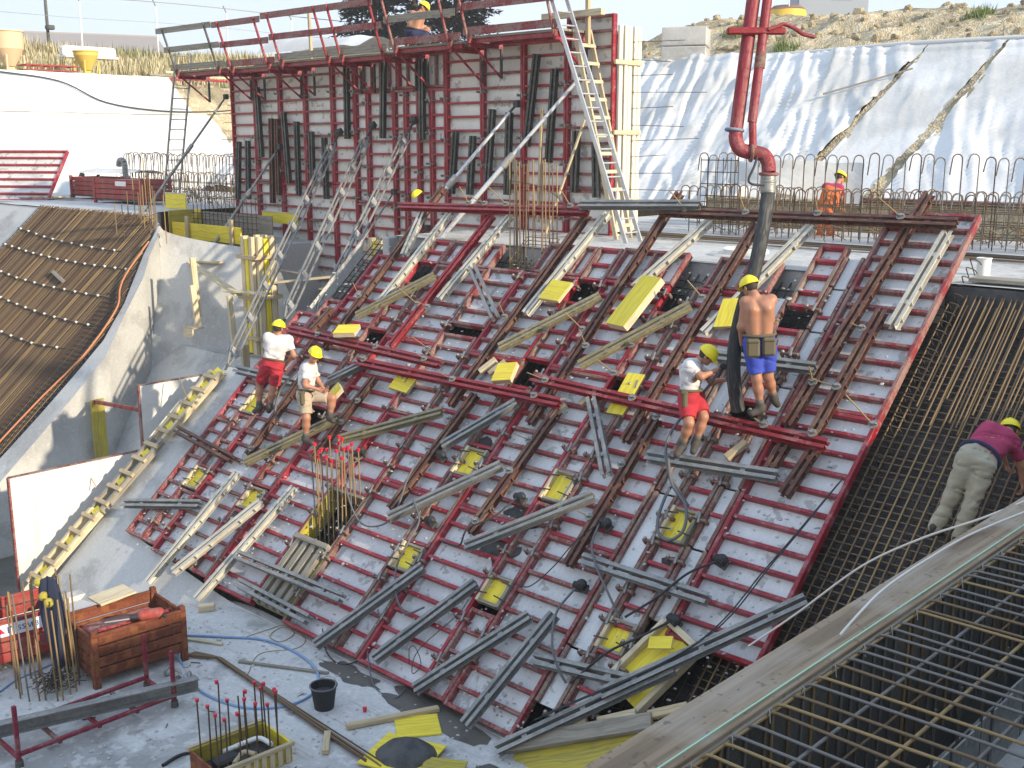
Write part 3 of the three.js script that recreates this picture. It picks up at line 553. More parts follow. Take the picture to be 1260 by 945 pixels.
// ---------- tie rods with plates, panel clamps ----------
{
  const make = (p, q, label, lean, long) => {
    const o = thing('tie_rod_anchor', label, 'tie rod', p, q, 'tie rods with wing nuts on the walers');
    mesh('plate', new THREE.CylinderGeometry(0.062, 0.062, 0.012, 12).rotateX(Math.PI / 2), M.galv, o, V(0, 0, 0.006));
    const nut = mesh('wing_nut', new THREE.CylinderGeometry(0.024, 0.032, 0.045, 6).rotateX(Math.PI / 2), M.steel, o, V(0, 0, 0.034));
    for (const s of [-1, 1]) mesh('wing', boxG(0.035, 0.018, 0.03, 0.004), M.steel, nut, V(s * 0.036, 0, 0));
    rod('tie_rod', V(0, 0, 0), V(lean * 0.35, long * 0.25, long), 0.009, M.rebarLitTan, o, 6); return o;
  };
  const where = ['left of the upper beam', 'on the upper beam', 'right on the upper beam', 'on the left red beam', 'on the middle red beam', 'on the right red beam', 'high on the slope', 'mid slope', 'low on the slope'];
  const pts = [[-0.75, 6.28, 6, .3], [0.91, 6.29, 6, .3], [0.49, 8.73, 1, .35], [0.91, 8.75, 1, .12], [1.46, 8.76, 1, .35], [3, 8.8, 1, .35], [5.42, 8.85, 2, .35], [6.55, 8.85, 2, .35], [7.76, 8.9, 2, .3], [9.04, 8.91, 2, .3],
    [-0.9, 5.18, 3, .08], [0.81, 5.16, 3, .08], [2.14, 5.1, 3, .08], [0.75, 4.85, 4, .08], [3.05, 4.82, 4, .08], [4.84, 4.83, 4, .08], [4.86, 5.14, 5, .08], [6.54, 5.12, 5, .08], [8.69, 5.1, 5, .08], [9.38, 5.11, 5, .06],
    [3.11, 6.29, 6, .28], [5.08, 5.97, 6, .28], [6.59, 7.17, 6, .28], [4.82, 6.27, 6, .28], [9.24, 6.95, 7, .06], [8.97, 5.96, 7, .25], [9.31, 5.95, 7, .06], [1.92, 5.39, 7, .2], [5.88, 5.56, 7, .2],
    [3.39, 3.56, 7, .05], [3.4, 4.16, 7, .05], [5.14, 4.13, 7, .05], [5.15, 3.56, 8, .05], [6.9, 4.1, 8, .05], [6.88, 3.21, 8, .05], [5.12, 2.65, 8, .05], [7, 4.96, 8, .05], [1.15, 3.61, 7, .06], [1.18, 4.08, 7, .05], [-0.52, 2.64, 8, .1], [10.01, 5.47, 8, .4], [1.21, 6.26, 6, .1], [4.13, 6.13, 6, .1], [5.88, 6.11, 6, .1]];
  const seen = {}; pts.map((p) => p).sort((a, b) => a[0] - b[0]).forEach(([u, v, w, long]) => { const k = seen[w] = (seen[w] ?? -1) + 1; make(S(u, v, w < 6 ? 0.215 : 0.1), QS, `bright wing nut with tie rod ${where[w]}, ${ord[k]} from the left`, rr(-1, 0.2), long); });
}
{
  let proto = null;
  const zone = ['leftmost narrow', 'second narrow', 'rebar cage', 'centre narrow', 'right centre narrow', 'right hand narrow'];
  const joints = [[-1.77, 0], [-1.29, 0], [-0.02, 1], [0.52, 1], [1.85, 2], [2.71, 2], [3.99, 3], [4.51, 3], [5.83, 4], [6.29, 4], [7.91, 5], [8.38, 5]];
  const place = (p, q, label, group) => {
    if (proto) return clone(proto, label, p, q, group);
    const o = proto = thing('panel_clamp', label, 'clamp', p, q, group);
    mesh('clamp_bar', boxG(0.27, 0.035, 0.045, 0.01), M.frameGrey, o, V(0, 0, 0.024));
    for (const s of [-1, 1]) mesh('jaw', boxG(0.03, 0.05, 0.1, 0.008), M.frameGrey, o, V(s * 0.12, 0, -0.012));
    mesh('wedge', boxG(0.032, 0.15, 0.02, 0.004), M.galv, o, V(0.03, 0.015, 0.055), QZ(0.2)); mesh('knob', new THREE.IcosahedronGeometry(0.026, 1), M.steel, o, V(-0.09, 0.01, 0.055));
  };
  for (const [u, z] of joints) for (let v = 0.75, n = 0; v < 7.6; v += 0.58) {
    if (rnd() < 0.22 || (u < -1 && v > 4.9)) continue;
    const vv = v + rr(-0.14, 0.14), side = u === joints.find((j) => j[1] === z)[0] ? 'left' : 'right';
    place(S(u + rr(-0.02, 0.02), vv, 0.002), QS.clone().multiply(QZ(rr(-0.12, 0.12))), `grey clamp on the ${side} joint of the ${zone[z]} column, ${ord[n++]} from the bottom`, 'panel clamps on the joints of the slope');
  }
  [-10.7, -9.55, -8.43, -7.28, -6.37, -5.9, -4.9, -4.5, -4.03, -3.6, -3.1, -1.92, -0.7, 0.51].forEach((x, i) => { for (let k = 0; k < 4; k++) place(V(x, 5.7 + k * 0.85 + rr(-0.2, 0.2), WZ + 0.002), new THREE.Quaternion(), `small clamp on the wall form, ${ord[i]} joint from the left, ${ord[k]} one up`, 'panel clamps on the upright wall'); });
}
// ---------- yellow filled openings and yellow boards ----------
{
  const cols = ['leftmost', 'second', 'centre', 'right centre', 'right hand'];
  const box = (u0, u1, v0, v1, label, k) => {
    const o = thing('blockout_box', label, 'box form', S((u0 + u1) / 2, v0, 0), QS), w = u1 - u0, h = v1 - v0;
    mesh('base_board', boxG(w, h, 0.02, 0.002, k), k % 2 ? M.yellow : M.yellow, o, V(0, h / 2, -0.055));
    for (const s of [-1, 1]) { mesh('side_board', boxG(0.05, h, 0.13, 0.004, k), s < 0 ? M.woodPale : M.woodGrey, o, V(s * (w / 2 - 0.025), h / 2, -0.025)); mesh('end_board', boxG(w - 0.1, 0.04, 0.11, 0.004, k), M.woodGrey, o, V(0, s > 0 ? h - 0.02 : 0.02, -0.035)); }
    for (let i = 0; i < 4; i++) rod('nail_rod', V((i % 2 ? 1 : -1) * (w / 2 + 0.06), h * (0.25 + 0.5 * (i >> 1)), 0.05), V((i % 2 ? 1 : -1) * (w / 2 - 0.15), h * (0.25 + 0.5 * (i >> 1)) + 0.02, 0.055), 0.01, M.rebarDark, o, 6);
  };
  [[-1.74, -1.3], [0.02, 0.48], [4.02, 4.48], [5.84, 6.27], [7.93, 8.36]].forEach(([a, b], i) => {
    box(a, b, 1.6, 2.04, `yellow floored box filling a low opening, lower row, ${cols[i]} narrow column`, i);
    if (i !== 1) box(a, b, i > 3 ? 3.24 : 3.32, i > 3 ? 3.74 : 3.82, `yellow floored box filling an opening, upper row, ${cols[i]} narrow column`, i + 1);
  });
  const plate = (name, label, p, L, W, T, n, x, mat, edge, foot) => {   // board with a pale cut edge
    const o = thing(name, label, 'board', p), y = n.clone().cross(x).normalize(); o.quaternion.setFromRotationMatrix(new THREE.Matrix4().makeBasis(x, y, n));
    mesh('face', boxG(L, W, 0.006, 0, 1), mat, o, V(0, 0, T - 0.003)); mesh('core', boxG(L - 0.002, W - 0.002, T - 0.007, 0.002, 2), edge, o, V(0, 0, (T - 0.007) / 2)); return o;
  };
  const X1 = (u0, v0, u1, v1) => S(u1, v1, 0).sub(S(u0, v0, 0)).normalize();
  plate('yellow_board', 'long bright yellow shuttering board lying between two brown walers at the top', S(5.59, 6.84, 0.14), 0.98, 0.46, 0.12, NS.clone().addScaledVector(V(1, 0, 0), -0.16).normalize(), X1(0, 0, 0.22, 1).addScaledVector(NS, 0.1).normalize(), M.yellow, M.woodPale);
  plate('yellow_board', 'smaller square yellow board lying under the rebar cage, right of the brown waler', S(3.89, 6.9, 0.14), 0.42, 0.5, 0.06, NS.clone().addScaledVector(V(-1, 0, 0), 0.1).normalize(), X1(0, 0, 0.1, 1), M.yellow, M.woodPale);
  plate('yellow_board', 'yellow box lid lying on the left red beam', S(-0.08, 5.3, 0.26), 0.42, 0.34, 0.09, V(0.1, 0.95, 0.3).normalize(), V(1, 0, -0.6).addScaledVector(V(0.1, 0.95, 0.3).normalize(), -V(1, 0, -0.6).dot(V(0.1, 0.95, 0.3).normalize())).normalize(), M.yellow, M.woodPale);
  plate('yellow_board', 'yellow box lid on edge above the middle red beam', S(3.98, 5.15, 0.13), 0.36, 0.36, 0.09, NS, X1(0, 0, 1, 0.25), M.yellow, M.woodPale);
  plate('yellow_board', 'short yellow board under the left part of the middle red beam', S(1.84, 4.62, 0.01), 0.5, 0.28, 0.05, NS, X1(0, 0, 1, -0.05), M.yellow, M.wood);
  plate('yellow_board', 'yellow board under the right red beam beside a dark opening', S(6.25, 5.27, 0.01), 0.3, 0.75, 0.05, NS, X1(0, 0, 1, 0.05), M.yellow, M.wood);
  plate('yellow_board', 'yellow board half hidden behind the pump hose', S(7.16, 6.94, 0.06), 0.3, 0.55, 0.05, NS, X1(0, 0, 1, 0.2), M.yellow, M.wood);
  plate('yellow_board', 'yellow board tilted behind the knee of the worker in beige shorts', S(0.74, 4.07, 0.22), 0.5, 0.24, 0.07, NS.clone().addScaledVector(V(1, 0, 0), -0.4).normalize(), V(0.93, -0.1, 0.5).addScaledVector(NS.clone().addScaledVector(V(1, 0, 0), -0.4).normalize(), -V(0.93, -0.1, 0.5).dot(NS.clone().addScaledVector(V(1, 0, 0), -0.4).normalize())).normalize(), M.yellow, M.woodPale);
  plate('yellow_board', 'small yellow board low on the right beside a black vibrator', S(8.81, 1.9, 0.1), 0.3, 0.16, 0.03, NS, X1(0, 0, 1, 0.35), M.yellow, M.woodPale);
  // framed yellow board at the lower right corner
  const k = thing('yellow_form_box', 'yellow board between pale timbers at the lower right end of the slope', 'box form', S(8.62, 1.2, 0), QS.clone().multiply(QZ(-0.35)));
  mesh('face', boxG(0.55, 0.95, 0.03, 0.003), M.yellow, k, V(0, 0.45, -0.05));
  for (const s of [-1, 1]) mesh('timber', boxG(0.07, 1.0, 0.12, 0.005), M.woodPale, k, V(s * 0.31, 0.45, 0));
  mesh('end_timber', boxG(0.6, 0.08, 0.1, 0.005), M.woodPale, k, V(0.05, 0.98, 0.01));
  const lowBoard = plate('yellow_board', 'long yellow board along the foot of the slope under the long grey walers', S(8.9, 0.55, 0.0), 2.6, 0.5, 0.05, NS, X1(0, 0, 1, 0.62), M.yellowDirty, M.wood);
  for (let i = 0; i < 4; i++) { const b = beamBetween('timber_offcut', S(8.0 + i * 0.55, 0.45 + i * 0.3, 0.09), S(8.4 + i * 0.55, 0.72 + i * 0.3, 0.09), 0.1, 0.07, i % 2 ? M.woodPale : M.wood, scene, NS); tag(b, `short pale timber offcut on the long yellow board, ${ord[i]} from the left`, 'timber', 'offcuts on the long yellow board'); }
  tag(beamBetween('timber_beam', S(7.6, 0.05, 0.12), S(9.2, 1.0, 0.12), 0.2, 0.09, M.woodGrey, scene, NS), 'grey brown timber beam along the bottom right of the slope', 'timber');
  const bb = thing('blue_grey_beam', 'blue grey painted steel beam lying by the brown topped wall', 'beam', S(0, 0, 0));
  beamBetween('web', S(8.9, -0.3, 0.12), S(9.7, 0.25, 0.12), 0.1, 0.16, M.blueGrey, bb, NS); beamBetween('end_cap', S(9.7, 0.25, 0.12), S(9.72, 0.265, 0.12), 0.12, 0.18, M.black, bb, NS);
  // yellow timber beams below the capped rebars
  const yb = thing('timber_beam_row', 'row of yellow edged timber beams below the cage of capped rebars', 'timber beams', S(2.28, 0.3, 0), QS);
  for (let i = 0; i < 4; i++) { const b = mesh('beam', boxG(0.12, 1.16, 0.14, 0.006, i), M.woodGrey, yb, V(-0.3 + i * 0.2, 0.58, -0.02)); mesh('yellow_face', boxG(0.075, 1.15, 0.012, 0.002, i), M.yellowDirty, b, V(0.1, 0, -0.03)); }
  mesh('cross_timber', boxG(0.86, 0.09, 0.13, 0.006), M.woodGrey, yb, V(0, 1.2, 0.02)); mesh('back_board', boxG(0.84, 1.14, 0.015, 0), M.yellowDirty, yb, V(0, 0.57, -0.105));
}
// ---------- rebar under the forms and the starter bars that rise through them ----------
{
  const g = [];
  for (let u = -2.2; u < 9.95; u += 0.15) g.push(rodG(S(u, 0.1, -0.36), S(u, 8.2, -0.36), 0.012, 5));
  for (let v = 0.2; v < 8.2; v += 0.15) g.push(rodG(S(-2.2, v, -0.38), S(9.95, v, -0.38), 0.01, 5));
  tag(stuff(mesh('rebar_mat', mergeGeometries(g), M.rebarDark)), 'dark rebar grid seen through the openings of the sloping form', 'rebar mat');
  const low = thing('starter_bars', 'cage of upright bars with red caps rising from the low opening', 'rebar cage', S(2.26, 1.5, -0.4));
  for (let i = 0; i < 20; i++) {
    const k = i < 6 ? [0, i / 5] : i < 10 ? [(i - 5) / 5, 1] : i < 16 ? [1, 1 - (i - 10) / 5] : [1 - (i - 15) / 5, 0];
    const a = S(1.98 + 0.58 * k[0] + rr(-0.03, 0.03), 1.56 + 0.62 * k[1], -0.35).sub(low.position), top = V(a.x + rr(-0.05, 0.02), a.y + rr(1.5, 1.72) - 0.35 * k[1], a.z + rr(-0.05, 0.05));
    rod('bar', a, top, 0.011, i % 3 ? M.rebarLitTan : M.rebarGrey, low, 6);
    mesh('cap', new THREE.CylinderGeometry(0.032, 0.024, 0.05, 8), M.capRed, low, top);
  }
  const open = thing('opening_frame', 'board lined low opening around the capped bars', 'box form', S(2.28, 1.48, 0), QS);
  mesh('side_board', boxG(0.03, 0.98, 0.34, 0.003), M.yellowDirty, open, V(-0.4, 0.5, -0.15)); mesh('side_board', boxG(0.03, 0.98, 0.3, 0.003), M.frameGrey, open, V(0.41, 0.5, -0.15)); mesh('end_board', boxG(0.8, 0.05, 0.34, 0.003), M.woodGrey, open, V(0, 0.98, -0.13));
  const top = thing('starter_bars', 'cage of tall bare bars rising at the top of the slope before the wall', 'rebar cage', S(2.45, 7.5, -0.4));
  for (let i = 0; i < 18; i++) {
    const k = i < 6 ? [0, i / 5] : i < 9 ? [(i - 5) / 4, 1] : i < 15 ? [1, 1 - (i - 9) / 5] : [1 - (i - 14) / 4, 0];
    const a = S(2.1 + 0.72 * k[0] + rr(-0.03, 0.03), 7.45 + 0.62 * k[1], -0.4).sub(top.position);
    rod('bar', a, V(a.x + rr(-0.06, 0.03), a.y + 2.15 - 0.45 * k[1] + rr(-0.06, 0.06), a.z + rr(-0.04, 0.04)), 0.012, i % 3 ? M.rebarBrown : M.rebarLitTan, top, 6);
  }
  for (let j = 0; j < 3; j++) { const p = S(0, 7.5, -0.12 + j * 0.09).sub(top.position); mesh('stirrup', bentG([V(-0.38, p.y, 0.02), V(0.4, p.y, 0.02), V(0.4, p.y + 0.4, -0.45), V(-0.38, p.y + 0.4, -0.45), V(-0.38, p.y, 0.02)], 0.009, 0.03), M.rebarLitTan, top); }
  mesh('tie_wire', tubeG([V(-0.35, 1.75, 0), V(0.1, 1.72, 0.05), V(0.45, 1.6, -0.1), V(0.85, 1.35, -0.1)], 0.007), M.rebarDark, top);
  mesh('concrete_stub', boxG(0.8, 0.2, 0.5, 0.02), M.cement, top, V(0, 0.08, -0.3));
}
// ---------- external vibrators, their leads, other hoses on the slope ----------
{
  const P = (u, v, h) => S(u, v, h);
  const lump = new THREE.IcosahedronGeometry(1, 2); { const a = lump.attributes.position; for (let i = 0; i < a.count; i++) { const p = V().fromBufferAttribute(a, i), k = 1 + 0.3 * fb2(p.x * 2 + 5, p.y * 2 + p.z, 131); a.setXYZ(i, p.x * k, p.y * k, p.z * k); } lump.computeVertexNormals(); }
  const vib = (u, v, label) => { const o = thing('form_vibrator', label, 'vibrator', P(u, v, 0), QS.clone().multiply(QZ(rr(-0.5, 0.5)))); mesh('housing', new THREE.CylinderGeometry(0.05, 0.05, 0.16, 14).rotateZ(1.57), M.black, o, V(0, 0, 0.08)); mesh('cover', lump.clone().scale(0.075, 0.06, 0.055), M.rubber, o, V(0.03, 0.03, 0.1)); mesh('bracket', boxG(0.2, 0.12, 0.04, 0.006), M.dark, o, V(0, 0, 0.02)); };
  [[5.58, 3.2, 'black vibrator on the slope beside the cement splashes'], [7.15, 3.19, 'black vibrator below the steep grey waler in the lower centre'], [7.31, 2.25, 'black vibrator in the middle of a wide lower panel'], [8.97, 3.15, 'black vibrator at the left edge of the clean right panel'], [8.79, 2.23, 'black vibrator lowest at the right near the yellow board'], [3.69, 3.51, 'metal cased vibrator on the slope centre, upper one'], [4.3, 2.43, 'metal cased vibrator on the slope centre, lower one'], [2.02, 3.17, 'small dark vibrator right of the capped bars']].forEach(([u, v, l]) => vib(u, v, l));
  const hose = (label, pts, r, mat, cat = 'hose', name = 'hose') => tag(mesh(name, tubeG(pts.map((p) => p.length === 3 ? P(...p) : P(p[0], p[1], 0.1)), r, 8, 7), mat), label, cat);
  const L = 'cable';
  hose('black lead running down from the vibrator by the cement splashes', [[5.58, 3.17, 0.12], [5.45, 2.75, 0.18], [5.17, 2.46, 0.2], [5.04, 2.24, 0.03], [4.68, 2.22, 0.03]], 0.013, M.rubber, L, 'power_lead');
  hose('grey lead hanging in a long loop from the lower centre vibrator', [[7.09, 3.15, 0.1], [7.24, 2.8, 0.2], [7.53, 2.5, 0.25], [7.85, 2.24, 0.2], [8.07, 2.04, 0.06]], 0.016, M.rubberGrey, L, 'power_lead');
  hose('black lead from the right hand vibrator to a joint below', [[8.96, 3.1, 0.12], [8.75, 2.8, 0.22], [8.5, 2.37, 0.2], [8.15, 2.07, 0.06]], 0.016, M.rubber, L, 'power_lead');
  hose('grey lead dropping straight from the vibrator on the wide lower panel', [[7.3, 2.18, 0.12], [7.32, 1.76, 0.22], [7.54, 1.35, 0.25], [7.73, 1.13, 0.16], [7.86, 1.03, 0.05]], 0.016, M.rubberGrey, L, 'power_lead');
  hose('black lead running down left from the lowest right vibrator', [[8.78, 2.18, 0.12], [8.57, 1.83, 0.22], [8.27, 1.5, 0.22], [7.92, 1.05, 0.06]], 0.016, M.rubber, L, 'power_lead');
  hose('thin lead from the lower centre vibrator over the brown waler', [[7.11, 3.18, 0.12], [6.94, 2.77, 0.16], [6.8, 2.34, 0.12], [6.58, 2.02, 0.06], [6.34, 1.99, 0.06]], 0.008, M.rubber, L, 'power_lead');
  hose('pale lead dropping beside the capped bars', [[2.23, 3.07, 0.15], [2.36, 2.69, 0.35], [2.7, 2.3, 0.3], [3.04, 2.05, 0.05], [3.47, 2.16, 0.05], [3.59, 2.46, 0.12], [3.45, 2.97, 0.16], [3.42, 3.35, 0.16]], 0.014, M.rubberGrey, L, 'power_lead');
  hose('dark lead looping across the yellow box in the centre left', [[3.89, 2.62, 0.2], [4.24, 2.34, 0.2], [4.3, 2, 0.2], [4.33, 1.58, 0.15], [4.65, 1.19, 0.14], [4.91, 1.05, 0.05], [5.14, 1.22, 0.05]], 0.015, M.rubberGrey, L, 'power_lead');
  hose('grey air hose hanging in a loop under the seated worker', [[8.16, 5.37, 0.9], [7.89, 5.21, 0.6], [7.63, 4.83, 0.42], [7.54, 4.48, 0.3], [7.72, 4.12, 0.22], [7.97, 3.91, 0.12], [8.16, 3.77, 0.05]], 0.02, M.rubberGrey);
  hose('grey vibrator hose lying over the yellow opening below the seated worker', [[7.66, 4.29, 0.3], [7.87, 3.95, 0.2], [8.2, 3.71, 0.16], [8.35, 3.37, 0.16], [8.24, 3.18, 0.16], [8.05, 3.23, 0.16], [7.91, 3.44, 0.14], [7.83, 3.74, 0.12], [7.82, 3.94, 0.12]], 0.022, M.rubberGrey);
  [['first', 9.92, 4.67, 9.38, 2.01, .2], ['second', 9.9, 4.6, 9.31, 1.92, .2]].forEach(([n, a, b, c, d]) => hose(`thin dark cable drawn down the right panels, ${n} of the pair`, [[a, b, 0.02], [(a + c) / 2, (b + d) / 2, 0.1], [c, d, 0.3], [c - 1.4, d - 1.5, 0.3]], 0.009, M.rubber, L, 'power_lead'));
  hose('thin wires curled near the bottom centre of the slope', [[5.46, 0.43, 0.03], [5.42, 0.6, 0.15], [5.53, 0.64, 0.18], [5.71, 0.48, 0.1], [5.61, 0.34, 0.05], [5.53, 0.64, 0.1], [5.74, 1.29, 0.05], [5.77, 1.56, 0.05]], 0.006, M.rubber, L, 'power_lead');
  hose('grey suction hose beside the worker in red shorts on the left', [[-0.11, 4.13, 0.6], [-0.41, 3.77, 0.45], [-0.36, 3.39, 0.3], [-0.3, 3.28, 0.15]], 0.022, M.rubberGrey);
  // cement splashes
  const sp = (u, v, w, h, label) => { const g = grid(26, 22, (s, t) => { const a = s * 6.283, r = t * (0.75 + 1.1 * fb2(Math.cos(a) * 1.7 + u, Math.sin(a) * 1.7 + v, 141, 3)); return P(u + Math.cos(a) * r * w, v + Math.sin(a) * r * h, -0.1 + 0.018 * (1 - t * t) + 0.02 * fb2(Math.cos(a) * r * 9 + u, Math.sin(a) * r * 9, 151)); }); tag(mesh('cement_splash', g, M.cement), label, 'cement'); };
  sp(5.69, 3, 0.42, 0.3, 'dark cement splash around the slanting centre waler, upper left of it'); sp(5.65, 2.43, 0.4, 0.32, 'dark cement splash below the slanting centre waler'); sp(4.19, 3.93, 0.35, 0.2, 'dark cement splash above the centre yellow box'); sp(7.77, 3.47, 0.24, 0.3, 'grey cement splash left of the yellow opening under the seated worker'); sp(8.43, 3.03, 0.35, 0.28, 'grey cement splash at the right narrow column');
  { // dried concrete crumbs lying on the forms
    const g = [], base = new THREE.IcosahedronGeometry(1, 0);
    for (let i = 0; i < 2600; i++) { const u = rr(-2.2, 9.9), v = 0.3 + 7.5 * Math.pow(rnd(), 1.25), on = rnd() < 0.45, r = rr(0.006, 0.022) * (rnd() < 0.05 ? 1.5 : 1), q = base.clone(); q.scale(r * rr(0.8, 1.8), r * rr(0.4, 0.8), r * rr(0.8, 1.8)); q.rotateY(rr(0, 6)); q.rotateX(rr(-0.5, 0.8)); q.translate(...S(u, v, on ? 0.0 : -0.098).toArray()); g.push(q); }
    tag(stuff(mesh('concrete_crumbs', mergeGeometries(g), M.concrete)), 'dried concrete crumbs and splashes scattered over the sloping form', 'crumbs');
  }
  // struts propping the small boxes, small loose pieces
  for (let i = 0; i < 5; i++) { const q = [[3.53, 5.15], [5.18, 4.59], [5.59, 4.94], [3.3, 5.16], [8.31, 4.59]][i]; const b = beamBetween('timber_block', P(q[0], q[1], 0.04), P(q[0] + 0.16, q[1] + 0.3, 0.04), 0.1, 0.07, i % 2 ? M.woodPale : M.wood, scene, NS); tag(b, `pale timber block wedged on the slope, ${['by the rebar cage', 'under the end of the middle red beam', 'under the right red beam', 'behind the yellow lid on edge', 'beside the hose end'][i]}`, 'timber'); }
}

// ---------- working platform along the top of the wall ----------
{
  const sec = (x0, x1, y, label, rail, toe, post, o = {}) => {
    const t = thing('work_platform', label, 'platform', V((x0 + x1) / 2, y, -8.5), undefined, 'work platforms along the top of the wall'), L = x1 - x0;
    for (let i = 0; i < 4; i++) mesh('deck_board', boxG(L - 0.02, 0.045, 0.205, 0.004, i), o.deck ?? M.woodGrey, t, V(0, -0.02, -0.36 + i * 0.215));
    for (const z of [-0.3, 0.3]) mesh('bearer', boxG(L - 0.1, 0.09, 0.07, 0.004), M.redClean, t, V(0, -0.09, z));
    mesh('toe_board', boxG(L, 0.16, 0.03, 0.004, 1), toe, t, V(0, 0.1, 0.45));
    const posts = o.posts ?? [0.12, 0.88];
    for (const f of posts) {
      const x = -L / 2 + L * f, a = V(x, -0.1, 0.46), b = V(x, 1.12, 0.86);
      beamBetween('post', a, b, 0.05, 0.04, post, t, V(1, 0, 0)); mesh('post_socket', boxG(0.08, 0.16, 0.1, 0.006), M.redWorn, t, V(x, -0.06, 0.43));
      const br = mesh('bracket', boxG(0.06, 0.09, 0.98, 0.005), M.redClean, t, V(x, -0.16, -0.06)); beamBetween('brace', V(0, -0.62, -0.44), V(0, 0, 0.4), 0.04, 0.04, M.redClean, br, V(1, 0, 0)); mesh('hanger', boxG(0.05, 0.7, 0.05, 0.004), M.dark, br, V(0, -0.3, -0.46));
    }
    mesh('rail', boxG(L, 0.15, 0.035, 0.006, 2), rail, t, V(o.dx ?? -0.05, 1.05, 0.81)); mesh('rail', boxG(L, 0.15, 0.035, 0.006, 3), o.mid ?? rail, t, V(o.dx ?? 0.05, 0.56, 0.65));
    return t;
  };
  sec(-13.1, -10.35, 9.08, 'leftmost wall platform with grey rails over the thin ladder', M.woodGrey, M.woodGrey, M.dark, { deck: M.woodGrey });
  sec(-10.3, -8.15, 9.06, 'second wall platform from the left with short red grey rails', M.redWorn, M.redWorn, M.redWaler);
  sec(-8.1, -3.85, 9.12, 'longest wall platform with three red posts left of the tree', M.redWorn, M.woodGrey, M.redWaler, { posts: [0.06, 0.5, 0.62, 0.97] });
  sec(-3.75, -1.5, 9.22, 'wall platform with grey wooden rails where the worker crouches', M.woodGrey, M.redWorn, M.redWorn, { posts: [0.08, 0.86] });
  sec(-1.4, 1.25, 9.3, 'rightmost wall platform with a red rail beside the big ladder', M.redWorn, M.redWorn, M.redWorn, { posts: [0.06, 0.95] });
  tag(beamBetween('timber_beam', V(0.2, 9.62, -8.75), V(1.75, 9.62, -8.75), 0.12, 0.12, M.woodPale), 'pale timber beam lying at the right end of the wall platform', 'timber');
  tag(beamBetween('timber_post', V(1.3, 9.0, -8.85), V(1.32, 10.4, -8.8), 0.08, 0.08, M.wood, scene, V(1, 0, 0)), 'upright wooden post at the right end of the wall platform', 'post');
  tag(beamBetween('timber_post', V(-8.9, 8.9, -9.75), V(-8.95, 10.6, -9.75), 0.07, 0.07, M.wood, scene, V(1, 0, 0)), 'upright wooden post behind the second platform from the left', 'post');
  const tp = mesh('tarpaulin', grid(30, 8, (s, t) => V(-13 + 4.8 * s, 9.7 + 0.5 * Math.sin(t * 3.14) * (1 - 0.5 * s) + 0.15 * fb2(s * 6, t * 2, 161), -10.8 - 1.4 * t), (s, t) => [s * 5, t]), M.sheet); tag(tp, 'white cover sheet behind the left end of the wall platform', 'sheet');
}
// stop end of the wall with its stack of boards and projecting bars
{
  const se = thing('stop_end', 'sunlit stack of pale boards closing the right end of the wall', 'stop end', V(1.79, 5.3, -9.3));
  for (let i = 0; i < 5; i++) mesh('board', boxG(0.05, 4.1, 0.11, 0.004, i), M.cream, se, V(0.02 * (i % 2), 2.05, -0.56 + i * 0.15));
  for (let i = 0; i < 3; i++) mesh('cross_board', boxG(0.05, 0.09, 0.86, 0.004), M.woodPale, se, V(0.06, 0.7 + i * 1.35, -0.15));
  const pb = thing('projecting_bars', 'thin horizontal bars sticking out of the right end of the wall', 'rebar', V(1.9, 5.6, -9.6));
  for (let i = 0; i < 11; i++) rod('bar', V(-0.2, 0.3 + i * 0.32, 0), V(rr(0.6, 1.6), 0.3 + i * 0.32 + rr(-0.09, 0.06), rr(-0.6, -0.1)), 0.007, M.rebar, pb, 5);
  const pl = thing('projecting_bars', 'thin horizontal bars sticking out of the left end of the wall', 'rebar', V(-11.9, 5.6, -9.5));
  for (let i = 0; i < 12; i++) rod('bar', V(0.1, 0.2 + i * 0.24, 0), V(rr(-1.2, -0.6), 0.2 + i * 0.24, rr(-0.3, 0)), 0.008, M.rebarDark, pl, 5);
}
// ---------- ladders ----------
function ladder(name, label, a, b, side, w, mat, railW, railT, step, rungR) {
  const d = b.clone().sub(a), L = d.length(), x = d.clone().normalize(), o = thing(name, label, 'ladder', a);
  const q = new THREE.Quaternion().setFromRotationMatrix(new THREE.Matrix4().makeBasis(x, side, x.clone().cross(side)));
  for (const s of [-1, 1]) { const m = mesh('rail', boxG(L, railT, railW, 0.004), mat, o, d.clone().multiplyScalar(0.5).addScaledVector(side, s * w / 2), q); }
  for (let t = step * 0.7; t < L; t += step) { const p = x.clone().multiplyScalar(t); if (rungR) rod('rung', p.clone().addScaledVector(side, -w / 2), p.clone().addScaledVector(side, w / 2), rungR, mat, o, 8); else { const m = mesh('rung', boxG(0.07, w + railT, 0.025, 0.003, 1), mat, o, p.addScaledVector(x.clone().cross(side), railW / 2), q); } }
  return o;
}
ladder('metal_ladder', 'thin grey metal ladder standing at the left end of the wall', V(-14.5, 5.3, -8.6), V(-13.25, 9.6, -8.55), V(0, 0, 1), 0.5, M.galv, 0.07, 0.035, 0.3, 0.014);
ladder('metal_ladder', 'big bright aluminium ladder leaning on the right end of the platform', V(3.0, 5.3, -8.25), V(0.78, 10.6, -8.2), V(0, 0, 1), 0.46, M.alu, 0.085, 0.035, 0.28, 0.017);
ladder('wooden_ladder', 'pale wooden ladder behind the big aluminium ladder', V(2.35, 5.3, -8.75), V(1.2, 9.3, -8.8), V(0.05, 0, 1).normalize(), 0.5, M.woodPale, 0.09, 0.045, 0.36, 0);
